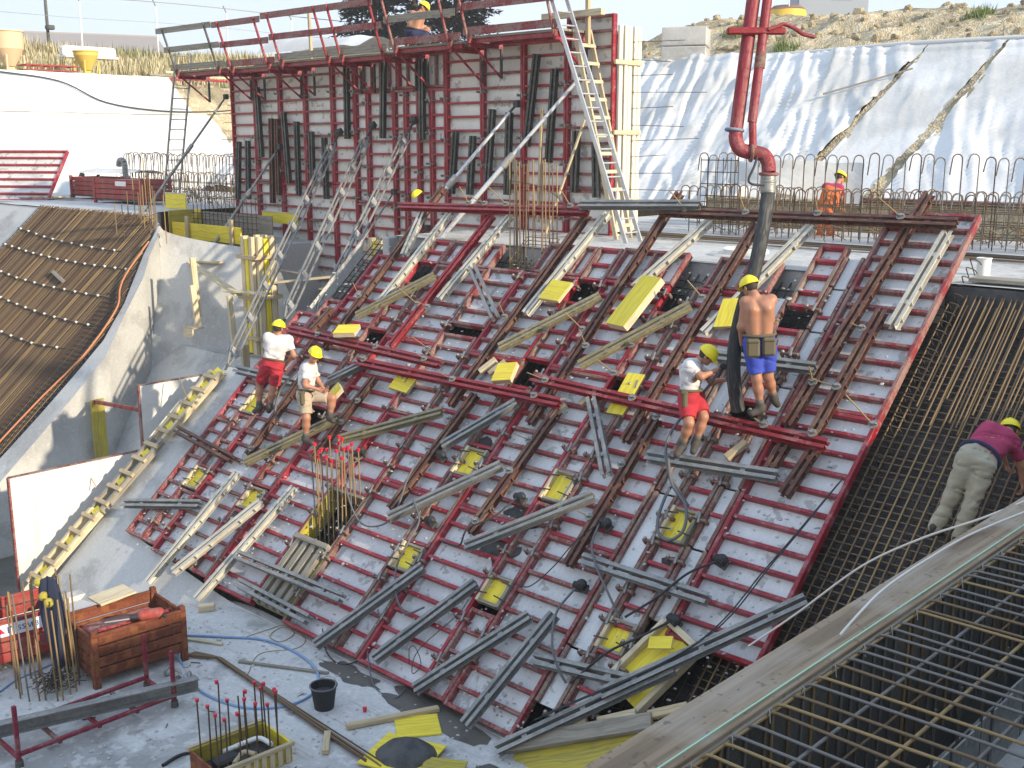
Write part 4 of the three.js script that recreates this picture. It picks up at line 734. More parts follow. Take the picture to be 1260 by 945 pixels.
// ---------- lattice struts and props against the wall ----------
function lattice(label, a, b) {
  const o = thing('lattice_strut', label, 'strut', a, undefined, 'lattice struts propping the wall'), d = b.clone().sub(a), L = d.length(), x = d.clone().normalize(), z = V(1, 0, 0), y = z.clone().cross(x).normalize();
  const q = new THREE.Quaternion().setFromRotationMatrix(new THREE.Matrix4().makeBasis(x, y, x.clone().cross(y)));
  const at = (t, s, k) => x.clone().multiplyScalar(t).addScaledVector(z, s).addScaledVector(y, k);
  const e0 = 0.5, e1 = L - 0.75;
  for (const [s, k] of [[-0.1, -0.05], [0.1, -0.05], [0, 0.12]]) { rod('chord', at(e0, s, k), at(e1, s, k), 0.026, M.galv, o, 9); rod('chord_end', at(e0, s, k), at(0.12, s * 0.3, 0), 0.022, M.galv, o, 7); rod('chord_end', at(e1, s, k), at(e1 + 0.3, s * 0.35, 0), 0.022, M.galv, o, 7); }
  for (let t = e0; t <= e1 + 0.01; t += (e1 - e0) / Math.round((e1 - e0) / 0.95)) { mesh('batten_plate', boxG(0.13, 0.012, 0.25, 0.002), M.alu, o, at(t, 0, -0.055), q); for (const s of [-1, 1]) mesh('side_plate', boxG(0.13, 0.2, 0.012, 0.002), M.alu, o, at(t, s * 0.075, 0.03), q); }
  rod('spindle', at(e1 + 0.25, 0, 0), at(L, 0, 0), 0.03, M.dark, o, 10); rod('spindle', at(0, 0, 0), at(0.2, 0, 0), 0.03, M.dark, o, 10);
  mesh('head', boxG(0.16, 0.14, 0.16, 0.01), M.dark, o, at(L, 0, 0), q); mesh('foot_plate', boxG(0.3, 0.02, 0.3, 0.004), M.galv, o, V(0, -0.06, 0)); return o;
}
lattice('grey lattice strut propping the wall, left one of the three', V(-3.28, 2.7, -3.17), V(-6.8, 7.4, -8.95));
lattice('grey lattice strut propping the wall, middle one of the three', V(-2.76, 3.58, -4.22), V(-5.5, 7.55, -8.95));
lattice('grey lattice strut propping the wall, right one of the three', V(-2.06, 3.59, -4.46), V(-4.0, 7.65, -8.95));
function prop(label, a, b, mat = M.galv, r = 0.04) {
  const o = thing('push_pull_prop', label, 'prop', a), d = b.clone().sub(a), L = d.length(), x = d.clone().normalize(), at = (t) => x.clone().multiplyScalar(t);
  rod('outer_tube', at(0.3), at(L * 0.55), r, mat, o, 12); rod('inner_tube', at(L * 0.5), at(L - 0.25), r * 0.78, mat, o, 12); rod('collar', at(L * 0.52), at(L * 0.58), r * 1.5, M.steel, o, 10);
  for (const t of [0, L - 0.3]) rod('spindle', at(t), at(t + 0.32), r * 0.55, M.dark, o, 8); mesh('foot_plate', boxG(0.2, 0.02, 0.2, 0.004), mat, o, V(0, 0, 0)); mesh('head', boxG(0.12, 0.14, 0.12, 0.01), M.dark, o, at(L)); return o;
}
prop('long blue grey tube prop from the wall down past the yellow trough', V(-9.4, 4.4, -6.65), V(-9.4, 7.05, -8.98));
prop('long grey tube prop at the left end of the wall', V(-12.6, 5.3, -6.7), V(-11.9, 8.4, -9.0));
prop('thin grey tube prop between the middle and right lattice struts', V(-4.7, 2.5, -5.7), V(-4.7, 6.0, -8.9), M.galv, 0.03);
prop('thin low tube prop at the wall foot right of the lattice struts', V(-3.9, 2.6, -5.9), V(-3.6, 5.2, -8.95), M.galv, 0.03);
prop('shiny tube prop leaning on the wall behind the upper beam', V(-2.0, 4.4, -5.9), V(-0.75, 7.95, -8.98), M.alu, 0.05);
prop('bright shiny tube prop leaning toward the top right of the wall', V(-0.9, 4.6, -6.05), V(1.2, 8.6, -8.98), M.alu, 0.05);
tag(beamBetween('timber_post', V(-0.05, 5.5, -8.9), V(0.05, 7.85, -8.9), 0.07, 0.05, M.wood, scene, V(1, 0, 0)), 'upright wooden lath on the wall left of the bright prop', 'post');
tag(beamBetween('timber_post', V(0.35, 5.3, -8.7), V(1.2, 7.6, -8.9), 0.05, 0.04, M.woodPale, scene, V(1, 0, 0)), 'slanting pale lath leaning on the wall near the ladder', 'post');
// ---------- yellow trough, column forms and staging in the trench ----------
{
  const t = thing('yellow_trough_form', 'open yellow trough form on the concrete ledge left of the wall', 'box form', V(-10.1, 4.6, -7.0));
  mesh('front_board', boxG(3.3, 0.44, 0.04, 0.004), M.yellow, t, V(0.05, 0.24, 0)); mesh('end_board', boxG(0.04, 0.75, 1.0, 0.004), M.yellowDirty, t, V(-1.7, 0.38, -0.45)); mesh('back_board', boxG(3.3, 0.6, 0.04, 0.004), M.woodGrey, t, V(0.05, 0.4, -0.95)); mesh('base_board', boxG(3.3, 0.03, 1, 0.004), M.woodGrey, t, V(0, 0.03, -0.48));
  for (const x of [-0.75, 1.35]) mesh('support_post', boxG(0.14, 1.1, 0.06, 0.005), M.wood, t, V(x, 0.1, 0.06));
  const m = []; for (let i = 0; i < 16; i++) m.push(rodG(V(-1.5 + i * 0.2, 0.1, -0.6), V(-1.5 + i * 0.2, 1.1, -0.6), 0.01, 5)); for (let i = 0; i < 4; i++) m.push(rodG(V(-1.6, 0.2 + i * 0.16, -0.6), V(1.6, 0.2 + i * 0.16, -0.6), 0.01, 5));
  mesh('inner_mesh', mergeGeometries(m), M.rebarDark, t);
  const y2 = thing('yellow_board', 'yellow board standing upright behind the trough form by the thin ladder', 'board', V(-13.2, 5.3, -8.0)); mesh('face', boxG(1.1, 0.42, 0.03, 0.003), M.yellow, y2, V(0, 0.22, 0)); mesh('edge_strip', boxG(1.1, 0.03, 0.05, 0.003), M.woodPale, y2, V(0, 0.44, 0));
  const y3 = thing('yellow_board', 'yellow board lying against the foot of the wall behind the trough', 'board', V(-9.0, 5.0, -8.6)); mesh('face', boxG(1.6, 0.28, 0.03, 0.003), M.yellow, y3, V(0, 0.2, 0)); mesh('edge_strip', boxG(1.6, 0.03, 0.05, 0.003), M.woodPale, y3, V(0, 0.35, 0));
  const column = (label, p, h, n) => {
    const o = thing('column_form', label, 'column form', p);
    for (let i = 0; i < 4; i++) for (let k = 0; k < n; k++) { const a = i * Math.PI / 2, s = (k - (n - 1) / 2) * 0.16; const q = new THREE.Quaternion().setFromAxisAngle(V(0, 1, 0), a); mesh('beam', boxG(0.135, h - 0.1 * (k % 2), 0.1, 0.006, k), k % 2 ? M.yellow : M.woodPale, o, V(s, h / 2, 0.28).applyQuaternion(q), q); }
    for (let j = 0; j < 3; j++) for (let i = 0; i < 4; i++) { const q = new THREE.Quaternion().setFromAxisAngle(V(0, 1, 0), i * Math.PI / 2); mesh('band', boxG(0.72, 0.09, 0.05, 0.005), M.wood, o, V(0, h * (0.15 + 0.34 * j), 0.355).applyQuaternion(q), q); }
  };
  column('tall yellow and white column form standing in the trench, left one', V(-6.1, 2.3, -5.95), 2.75, 3);
  column('shorter yellow and white column form behind the slope, right one', V(-3.5, 3.6, -7.6), 1.45, 3);
  // timber staging
  const pl = (label, a, b, w = 0.2, m = M.woodPale) => tag(beamBetween('scaffold_plank', a, b, w, 0.045, m), label, 'plank');
  pl('pale scaffold plank in the trench reaching to the tall column form', V(-9.2, 4.22, -6.0), V(-6.0, 3.75, -5.3)); pl('pale scaffold plank at the left of the trench staging', V(-10.0, 4.2, -6.0), V(-8.3, 4.25, -6.3), 0.2, M.wood);
  pl('short pale plank lying across beside the tall column form', V(-6.4, 3.82, -5.2), V(-5.2, 3.82, -5.6)); pl('narrow plank behind the tall column form', V(-8.6, 4.2, -6.8), V(-5.6, 4.1, -6.9), 0.15, M.woodGrey); pl('plank leading right from the tall column form toward the wall', V(-6.0, 3.95, -6.0), V(-4.2, 4.2, -7.3), 0.18);
  pl('splintered pale plank left of the shorter column form', V(-4.6, 3.9, -6.6), V(-3.2, 4.0, -6.6), 0.2); pl('second pale plank left of the shorter column form', V(-4.5, 3.96, -6.8), V(-3.0, 3.9, -6.75), 0.14, M.wood); pl('grey timber beam at the foot of the tall column form', V(-4.6, 2.62, -4.6), V(-3.3, 2.62, -5.0), 0.16, M.woodGrey);
  pl('bright timber beam behind the top of the slope', V(-2.1, 5.2, -6.6), V(0.2, 5.22, -6.6), 0.16, M.woodPale); pl('short timber beam below the bright one behind the slope', V(-1.6, 4.9, -6.4), V(-0.4, 4.95, -6.5), 0.16, M.wood);
  for (const [x, y0, y1, z, l] of [[-8.5, 3.1, 4.5, -5.75, 'left post of the trench staging with the sunlit side'], [-8.15, 2.9, 3.9, -5.5, 'second post of the trench staging, knocked askew'], [-6.6, 2.4, 3.8, -5.5, 'post of the trench staging under the tall column form']]) tag(beamBetween('timber_post', V(x + 1, y0, z + 0.6), V(x + 0.85, y1, z + 0.6), 0.14, 0.06, M.woodPale, scene, V(1, 0, 0)), l, 'post');
  const bx = thing('timber_box', 'small pale wooden block box at the left post of the staging', 'box', V(-7.0, 2.75, -4.7)); mesh('front', boxG(0.4, 0.2, 0.04, 0.004), M.woodPale, bx, V(0, 0.1, 0.15)); mesh('lid', boxG(0.4, 0.03, 0.3, 0.004), M.wood, bx, V(0, 0.21, 0));
  tag(beamBetween('timber_post', V(-3.75, 1.9, -3.95), V(-3.75, 3.05, -3.95), 0.16, 0.06, M.wood, scene, V(1, 0, 0)), 'upright board standing left of the upper end of the yellow ladder form', 'post');
}

// ---------- rebar mats ----------
{
  const mat = thing('rebar_mat', 'dark open rebar mat to the right of the sloping form', 'rebar mat', V(0, 0, 0));
  let n = 0;
  for (let u = 9.25; u < 12.86; u += 0.125) { const b = rod('bar', S(u + rr(-0.01, 0.01), -0.6, -0.3), S(u + rr(-0.015, 0.015), 7.85, -0.3), 0.012, rnd() < 0.75 ? M.rebarBrown : M.rebarLitTan, mat, 6); n++; }
  for (let v = -0.5; v < 7.0; v += 0.11) { rod('cross_bar', S(9.2, v + rr(-0.01, 0.01), -0.325), S(12.86, v + rr(-0.02, 0.02), -0.325), 0.0105, rnd() < 0.8 ? M.rebarBrown : M.rebar, mat, 5); n++; }
  const g = []; for (let u = 10.1; u < 12.86; u += 0.15) g.push(rodG(S(u, -0.6, -0.52), S(u, 7.8, -0.52), 0.01, 5)); for (let v = -0.5; v < 7.8; v += 0.15) g.push(rodG(S(10, v, -0.54), S(12.86, v, -0.54), 0.01, 5));
  stuff(mesh('lower_mat', mergeGeometries(g), M.rebarDark, mat));
  const top = []; for (let i = 0; i < 34; i++) { const u = 10.25 + i * 0.078 + rr(-0.02, 0.02); top.push(rodG(S(u, rr(5.6, 6.3), -0.27), S(u + rr(-0.03, 0.03), 8.0, -0.27), 0.011, 5)); } stuff(mesh('lap_bars', mergeGeometries(top), M.rebarBrown, mat));
  const ed = [];  for (let v = 0.4; v < 8.6; v += 0.16) ed.push(bentG([S(10.06, v, -0.5), S(10.06, v, -0.16), S(10.16, v + 0.02, -0.22), S(10.18, v + 0.02, -0.3)], 0.008, 0.04, 5)); stuff(mesh('edge_stirrups', mergeGeometries(ed), M.rebarDark, mat));
  // far wedge on the left
  const left = thing('rebar_mat', 'sunlit brown rebar mat covering the left hand wedge', 'rebar mat', V(0, 0, 0)), A = [], B = [], C = [];
  const uEdge = (v) => { const L = [[-1.7, -8.2], [3.3, -8.15], [4.1, -8.2], [5.2, -8.65], [6.7, -9.65], [7.7, -10.15], [8, -11]]; for (let i = 1; i < L.length; i++) if (v <= L[i][0]) { const f = (v - L[i - 1][0]) / (L[i][0] - L[i - 1][0]); return L[i - 1][1] + f * (L[i][1] - L[i - 1][1]); } return -11; };
  for (let u = -17.2; u < -8.2; u += 0.092) { let v1 = 7.95; while (v1 > -1 && uEdge(v1) < u) v1 -= 0.05; (rnd() < 0.45 ? A : rnd() < 0.8 ? B : C).push(rodG(S(u + rr(-0.02, 0.02), -1.5, rr(0, 0.02)), S(u + rr(-0.02, 0.02), v1, rr(0, 0.02)), 0.014, 4)); }
  stuff(mesh('bars', mergeGeometries(A), M.rebarBrown, left)); stuff(mesh('bars', mergeGeometries(B), M.rebar, left)); stuff(mesh('bars', mergeGeometries(C), M.rebarLitTan, left));
  const cr = []; for (let v = -1.4; v < 7.9; v += 0.14) cr.push(rodG(S(-17.3, v, -0.03), S(uEdge(v), v, -0.03), 0.012, 4)); stuff(mesh('cross_bars', mergeGeometries(cr), M.rebarDark, left));
  const st = []; for (let v = 0; v < 5.4; v += 0.13) st.push(bentG([S(uEdge(v) - 0.9, v, 0.04), S(uEdge(v) - 0.1, v + 0.02, 0.03), S(uEdge(v) - 0.05, v, -0.2)], 0.011, 0.05, 4)); stuff(mesh('edge_stirrups', mergeGeometries(st), M.rebarDark, left));
  // cords with white spacers
  const rows = [[-16.79, 6.99, -10.63, 6.64], [-17.53, 6.34, -9.39, 6.1], [-16.06, 5.45, -9.56, 5.22], [-14.75, 4.65, -8.89, 4.38], [-13.15, 3.69, -9.34, 3.6]];
  rows.forEach(([u0, v0, u1, v1], i) => {
    const o = thing('spacer_line', `sagging cord with white spacers on the left rebar mat, ${ord[i]} from the top`, 'spacer line', V(0, 0, 0)), pts = [];
    for (let k = 0; k <= 12; k++) { const t = k / 12; pts.push(S(Math.max(u0 - 0.6, -17.3) + (u1 - Math.max(u0 - 0.6, -17.3)) * t, v0 + (v1 - v0) * t - 0.12 * Math.sin(t * 3.14) + 0.06 * fb2(t * 7, i, 171), 0.03)); }
    mesh('cord', tubeG(pts, 0.014, 4, 5), M.rebarDark, o); const c = new THREE.CatmullRomCurve3(pts), n = Math.round(Math.abs(u1 - u0) / 0.55);
    for (let k = 0; k < n; k++) mesh('spacer', new THREE.CylinderGeometry(0.026, 0.034, 0.045, 8), M.plastic, o, c.getPointAt((k + 0.5) / n).addScaledVector(NS, 0.02), new THREE.Quaternion().setFromUnitVectors(V(0, 1, 0), NS));
  });
  tag(mesh('orange_cord', tubeG([S(-9.6, 7.0, 0.1), S(-9.4, 6.0, 0.08), S(-9.1, 5.5, 0.08), S(-8.5, 4.9, 0.08), S(-8.25, 3.6, 0.06), S(-8.5, 2.2, 0.05), S(-8.65, 0.6, 0.05), S(-8.7, -0.6, 0.05)], 0.022), plain(0.5, 0.2, 0.09, 0.6)), 'orange brown cord along the right edge of the left rebar mat', 'cord');
  tag(beamBetween('timber_offcut', S(-12.96, 5.66, 0.06), S(-12, 5.42, 0.06), 0.1, 0.05, M.woodGrey, scene, NS), 'short grey board lying alone on the left rebar mat', 'timber');
  const lumps = thing('starter_bars', 'short stubby bars with concrete rising where the left mat meets the deck', 'rebar cage', S(-10.4, 7.4, 0));
  for (let i = 0; i < 16; i++) { const a = V(rr(-1.2, 1.0), rr(-0.3, 0.3), rr(-0.3, 0.3)); rod('bar', a, V(a.x + rr(-0.03, 0.03), a.y + rr(0.5, 1.7), a.z), 0.013, i % 2 ? M.rebarBrown : M.rebarLitTan, lumps, 5); }
}
// ---------- hooked starter bars on the deck ----------
{
  const hook = (p, h, r, w, dir, mat, parent) => { const c = [V(p.x, p.y, p.z), V(p.x, p.y + h - r, p.z)]; for (let i = 1; i <= 5; i++) { const a = i / 5 * Math.PI * 0.98; c.push(V(p.x + dir.x * (r - r * Math.cos(a)), p.y + h - r + r * Math.sin(a), p.z + dir.z * (r - r * Math.cos(a)))); } const l = c[c.length - 1]; c.push(V(l.x + dir.x * 0.03, l.y - w, l.z + dir.z * 0.03)); const g = []; for (let i = 0; i < c.length - 1; i++) g.push(rodG(c[i], c[i + 1], 0.012, 5)); return mesh('hooked_bar', mergeGeometries(g), mat, parent); };
  const row = (label, x0, x1, z, step, h, group) => { const o = thing('hooked_bars', label, 'rebar row', V(x0, 5.3, z)); for (let x = 0; x < x1 - x0; x += step * rr(0.8, 1.2)) { const m = hook(V(x, 0, rr(-0.04, 0.04)), h + rr(-0.04, 0.04), 0.09, rr(0.1, 0.35), V(-0.75, 0, 0.66), pick([M.rebar, M.rebarGrey, M.rebarBrown]), o); } const l = x1 - x0; for (let i = 0; i < 3; i++) rod('tie_bar', V(0, 0.2 + i * 0.22, 0.02), V(l, 0.2 + i * 0.22, 0.02), 0.011, M.rebarBrown, o, 5); return o; };
  row('tall hooked bars in a row on the deck before the sheeted bank', 2.3, 14.5, -11.7, 0.27, 1.62); row('lower dense row of hooked bars in front of the tall ones', 2.2, 14.5, -11.2, 0.19, 0.98); row('second lower row of hooked bars behind the tall ones', 2.2, 14.5, -12.4, 0.22, 0.95);
  row('tall hooked bars in a row on the left deck behind the crates', -20.2, -12.4, -10.4, 0.2, 1.5); row('lower hooked bars in a row on the left deck', -19.6, -12.4, -9.9, 0.2, 0.95);
  const g = thing('mesh_gate', 'small square rebar mesh standing on the deck right of the ladder', 'rebar mesh', V(2.6, 5.3, -11)); for (let i = 0; i < 6; i++) rod('bar', V(i * 0.18, 0, 0), V(i * 0.18, 1.55, 0), 0.01, M.rebarDark, g, 5); for (let i = 0; i < 6; i++) rod('bar', V(0, 0.3 + i * 0.24, 0), V(0.9, 0.3 + i * 0.24, 0), 0.01, M.rebarDark, g, 5);
  const b = thing('rebar_bundle', 'long dark bars lying along the deck below the hooked bars', 'rebar bundle', V(8, 5.33, -9.4)); for (let i = 0; i < 14; i++) rod('bar', V(-6.5 + rr(0, 0.8), 0.02 + 0.02 * (i % 3), rr(-0.5, 0.4)), V(6 + rr(-1, 0.8), 0.02 + 0.02 * (i % 2), rr(-0.5, 0.4)), 0.014, i % 2 ? M.rebarDark : M.rebarBrown, b, 5);
  const sc = thing('rebar_clutter', 'tangle of short rusty bars and ties along the foot of the hooked bars', 'rebar'); const cg = []; for (let i = 0; i < 260; i++) { const a = V(rr(2.2, 14), 5.32 + rr(0, 0.35), rr(-13, -10.7)); cg.push(rodG(a, a.clone().add(V(rr(-0.4, 0.4), rr(-0.2, 0.35), rr(-0.3, 0.3))), 0.01, 4)); } stuff(mesh('bars', mergeGeometries(cg), M.rebarBrown, sc));
  const sc2 = thing('rebar_clutter', 'tangle of rusty bars at the foot of the left hooked bars', 'rebar'); const c2 = []; for (let i = 0; i < 220; i++) { const a = V(rr(-19, -12.2), 5.32 + rr(0, 0.4), rr(-10.6, -8.6)); c2.push(rodG(a, a.clone().add(V(rr(-0.4, 0.4), rr(0, 0.5), rr(-0.3, 0.3))), 0.01, 4)); } stuff(mesh('bars', mergeGeometries(c2), M.rebarBrown, sc2));
  const rw = thing('reinforced_wall', 'low rough wall of earth and rebar behind the hooked bars', 'wall', V(8, 5.2, -13.9)); mesh('rough_face', boxG(14, 0.75, 0.5, 0.03), M.soil, rw, V(0, 0.35, 0)); mesh('top_board', boxG(5, 0.06, 0.4, 0.005), M.frameGrey, rw, V(-1, 0.78, 0.1));
  const fl = mesh('loose_sheet', grid(26, 14, (s, t) => V(1.7 + 3.1 * s + 0.2 * t, 6.75 - 0.9 * t * (0.5 + 0.5 * s) + 0.12 * fb2(s * 5, t * 3, 181), -13.6 + 0.5 * t + 0.25 * Math.sin(s * 5)), (s, t) => [s * 3, t]), M.sheet); tag(fl, 'loose white sheet flap hanging behind the pump elbow', 'sheet');
  const pk = (label, a, c, w, m) => tag(beamBetween('scaffold_plank', a, c, w, 0.05, m), label, 'plank');
  pk('wide grey plank on the deck edge at the right above the rebar mat', V(10.15, 5.36, -6.4), V(13.6, 5.36, -6.5), 0.35, M.woodGrey); pk('second plank on the deck at the far right, farther back', V(10.6, 5.36, -7.6), V(14, 5.36, -7.9), 0.25, M.wood);
  const bk = thing('plastic_bucket', 'small white plastic bucket behind the top right corner of the form', 'bucket', V(9.9, 5.3, -7.4)); mesh('body', new THREE.CylinderGeometry(0.1, 0.09, 0.24, 18, 1, true), M.plastic, bk, V(0, 0.12, 0)); mesh('rim', new THREE.TorusGeometry(0.1, 0.01, 6, 20).rotateX(1.57), M.plastic, bk, V(0, 0.24, 0)); mesh('base', new THREE.CylinderGeometry(0.09, 0.09, 0.01, 18), M.plastic, bk);
  const cb = thing('coiled_lead', 'white lead coiled on the deck right of the bare backed worker', 'cable', V(5.9, 5.32, -7.4)); mesh('coil', tubeG(Array.from({ length: 30 }, (_, i) => V(Math.cos(i * 0.9) * (0.4 + 0.1 * Math.sin(i)), 0.02 + i * 0.003, Math.sin(i * 0.9) * 0.28)), 0.012), M.plastic, cb);
}
// ---------- foreground: the board topped wall and its rebar cage ----------
{
  const w = thing('form_wall', 'wall form with a broad brown board along its top crossing the lower right corner', 'wall form', V(13.04, 0, 1.5));
  mesh('top_board', boxG(0.32, 0.045, 15.5, 0.006), M.brownPly, w, V(0, 4.18, 0)); mesh('plywood', boxG(0.03, 5.6, 15.4, 0.003), M.brownPly, w, V(-0.15, 1.35, 0)); mesh('plywood', boxG(0.03, 1.7, 15.4, 0.003), M.wet, w, V(0.145, 3.3, 0)); mesh('stud', boxG(0.1, 5.4, 15.2, 0.004), M.woodGrey, w, V(0, 1.4, 0)); mesh('edge_lath', boxG(0.02, 0.04, 15.5, 0.005), M.woodGrey, w, V(0.165, 4.15, 0));  // inner plywood takes a dark tone standing in for shade in the drop
  tag(rod('setting_out_line', V(13.165, 4.215, -6), V(13.165, 4.215, 9), 0.005, M.wireGreen, scene, 6), 'pale green setting out string stretched along the brown topped wall', 'string');
  const c = thing('rebar_cage', 'rusty and grey rebar cage in the lower right foreground', 'rebar cage', V(13.23, 4.185, 2.5));
  let k = 0;
  for (let z = -4.2; z < 4.6; z += 0.15 * (k % 3 === 1 ? 0.7 : 1.12), k++) {
    const zz = z + rr(-0.03, 0.03), rusty = rnd() < 0.3, y = rr(-0.01, 0.015), g = bentG([V(-0.02, -1.1, zz + 0.03), V(-0.02, y, zz + 0.02), V(1.0, y + rr(-0.015, 0.01), zz + rr(-0.02, 0.02)), V(2.0, y + 0.005, zz + rr(-0.04, 0.04))], 0.0095, 0.07, 6);
    mesh('bent_bar', g, rusty ? M.rebarLitTan : rnd() < 0.35 ? M.rebarBrown : M.rebarGrey, c);
  }
  for (let i = 0; i < 6; i++) rod('long_bar', V(0.02 + i * 0.32, -0.03, -4.6), V(0.02 + i * 0.32 + rr(-0.04, 0.04), -0.03, 5), 0.011, i % 2 ? M.rebarGrey : M.rebarLitTan, c, 6);
  for (let i = 0; i < 4; i++) rod('lower_long_bar', V(0.1 + i * 0.4, -0.55, -4.6), V(0.1 + i * 0.4, -0.55, 5), 0.01, i % 2 ? M.rebarGrey : M.rebarBrown, c, 6);
  for (let i = 0; i < 26; i++) rod('upright_bar', V(0.62, -1.2, -4.2 + i * 0.35), V(0.62, -0.03, -4.2 + i * 0.35), 0.009, M.rebarDark, c, 6);
  for (let i = 0; i < 24; i++) mesh('tie_wire', tubeG([V(0, -0.02, -4 + i * 0.36), V(0.03, 0.03, -4 + i * 0.36 + 0.03), V(0.05, -0.03, -4 + i * 0.36 + 0.05)], 0.004, 4, 5), M.steel, c);
  const wb = thing('waterstop_sheet', 'blue grey ribbed metal strip standing inside the foreground cage', 'metal strip', V(13.85, 2.95, 2));
  for (let i = 0; i < 30; i++) mesh('strip', boxG(0.012, 0.42, 0.285, 0), M.galv, wb, V((i % 2) * 0.02, 0.66 + rr(-0.02, 0.02), -4.3 + i * 0.3)); mesh('footing', boxG(0.42, 0.06, 9, 0.01), M.concrete, wb, V(0.2, 0.44, 0)); mesh('footing', boxG(0.3, 0.05, 9, 0.01), M.blueGrey, wb, V(0.65, 0.0, 0));
  struct('wall_base', boxG(2.1, 0.2, 16, 0.01).clone().translate(14.25, 2.7, 1.5), M.cement);
  tag(mesh('white_lead', tubeG([V(10.22, 1.91, -0.95), V(10.72, 2.41, -1.01), V(11.39, 3.11, -1.01), V(12.05, 3.62, -0.8), V(12.64, 4, -0.63), V(13.24, 4.43, -0.48)], 0.011), M.wireWhite), 'upper one of two pale leads sagging over the dark rebar mat', 'cable');
  tag(mesh('white_lead', tubeG([V(13.1, 4.23, 2.85), V(13.14, 4.34, 2.67), V(13.09, 4.35, 2.23), V(13.02, 4.3, 1.46), V(12.96, 4.22, 0.42), V(13.31, 4.4, -0.26)], 0.009), M.wireWhite), 'lower one of two pale leads, its end lying on the brown board', 'cable');
}
// ---------- things on the pit floor ----------
{
  const onF = (x, z, h = 0) => V(x, floorY(x, z) + h, z);
  // steel crate with ribbed sides
  const crate = (name, label, p, turn, L, W, H, mat, extra) => {
    const o = thing(name, label, 'crate', p, new THREE.Quaternion().setFromAxisAngle(V(0, 1, 0), turn)), n = 4;
    for (const [len, x, z, r] of [[L, 0, W / 2, 0], [L, 0, -W / 2, 0], [W, L / 2, 0, 1.5708], [W, -L / 2, 0, 1.5708]]) for (let i = 0; i < n; i++) { const q = new THREE.Quaternion().setFromAxisAngle(V(0, 1, 0), r); mesh('side_strip', boxG(len - 0.1, H / n - 0.018, 0.045, 0.014, i), mat, o, V(x, 0.13 + H / n * (i + 0.5), z), q); }
    for (const x of [-1, 1]) for (const z of [-1, 1]) { mesh('corner_post', boxG(0.09, H + 0.17, 0.09, 0.01, 2), mat, o, V(x * (L / 2 - 0.02), H / 2 + 0.06, z * (W / 2 - 0.02))); mesh('stacking_lug', boxG(0.08, 0.08, 0.08, 0.01), mat, o, V(x * (L / 2 - 0.02), H + 0.16, z * (W / 2 - 0.02))); }
    for (const z of [-1, 1]) mesh('rim', boxG(L, 0.035, 0.06, 0.006), mat, o, V(0, H + 0.13, z * W / 2)); mesh('base', boxG(L - 0.05, 0.04, W - 0.05, 0.004), mat, o, V(0, 0.14, 0)); return o;
  };
  const c1 = crate('steel_crate', 'rusty brown ribbed steel crate with a hammer drill lying on it', onF(2.07, 1.97), 1.5, 1.3, 0.95, 0.62, M.crateRust);
  mesh('inner_load', boxG(1.0, 0.4, 0.7, 0.02), M.redWorn, c1, V(0.02, 0.38, -0.03)); mesh('inner_plate', boxG(1.05, 0.28, 0.02, 0.003), M.redWaler, c1, V(0.05, 0.58, 0.22));
  tag(beamBetween('pale_board', onF(1.52, 2.13, 0.8), onF(1.52, 1.59, 0.84), 0.4, 0.03, M.woodPale), 'pale board lying across the back of the rusty crate', 'board');
  const dr = thing('hammer_drill', 'red hammer drill with a chisel lying over the edge of the rusty crate', 'drill', onF(2.52, 1.87, 0.8), new THREE.Quaternion().setFromEuler(new THREE.Euler(0.1, 1.2, -0.12)));
  mesh('body', new THREE.CapsuleGeometry(0.075, 0.22, 6, 14).rotateZ(1.57), M.boxRed, dr, V(0.05, 0.03, 0)); mesh('handle', boxG(0.05, 0.05, 0.22, 0.015), M.black, dr, V(0.22, 0.02, 0.03)); mesh('chuck', new THREE.CylinderGeometry(0.035, 0.05, 0.12, 12).rotateZ(1.57), M.black, dr, V(-0.16, 0.02, 0)); mesh('chisel', new THREE.CylinderGeometry(0.012, 0.016, 0.34, 8).rotateZ(1.57), M.steel, dr, V(-0.38, 0.0, 0.0));
  const c2 = crate('steel_crate', 'red steel crate with a white sign at the left edge', onF(0.67, 2.97), 1.45, 1.2, 0.85, 0.62, M.boxRed);
  { // sign
    const cv = document.createElement('canvas'); cv.width = 256; cv.height = 64; const k = cv.getContext('2d'); k.fillStyle = '#e9ecf4'; k.fillRect(0, 0, 256, 64); k.fillStyle = '#c2284a'; k.beginPath(); k.moveTo(14, 46); k.lineTo(34, 16); k.lineTo(56, 46); k.closePath(); k.fill(); k.fillStyle = '#2b57a8'; k.fillRect(66, 14, 10, 36); k.fillRect(66, 14, 22, 8); k.font = 'bold 40px sans-serif'; k.fillStyle = '#4a5a86'; k.fillText('SSMB', 112, 46);
    const t = new THREE.CanvasTexture(cv); t.colorSpace = THREE.SRGBColorSpace; mesh('sign_plate', new THREE.BoxGeometry(0.72, 0.17, 0.012), std({ map: t }, { roughness: 0.5 }), c2, V(0, 0.62, 0.46));
  }
  // stacking frames
  const rack = (label, p, turn, L, W) => { const o = thing('stacking_frame', label, 'frame', p, new THREE.Quaternion().setFromAxisAngle(V(0, 1, 0), turn)); for (const z of [-1, 1]) { mesh('long_tube', boxG(L, 0.05, 0.05, 0.008), M.rack, o, V(0, 0.16, z * W / 2)); for (const x of [-1, 1]) { mesh('post', boxG(0.05, 0.72, 0.05, 0.008), M.rack, o, V(x * L / 2, 0.42, z * W / 2)); mesh('foot', new THREE.CylinderGeometry(0.045, 0.05, 0.08, 10), M.dark, o, V(x * L / 2, 0.05, z * W / 2)); } } for (let i = 0; i < 5; i++) mesh('cross_tube', boxG(0.05, 0.05, W, 0.008), i % 2 ? M.frameGrey : M.rack, o, V(-L / 2 + L * i / 4, 0.12, 0)); return o; };
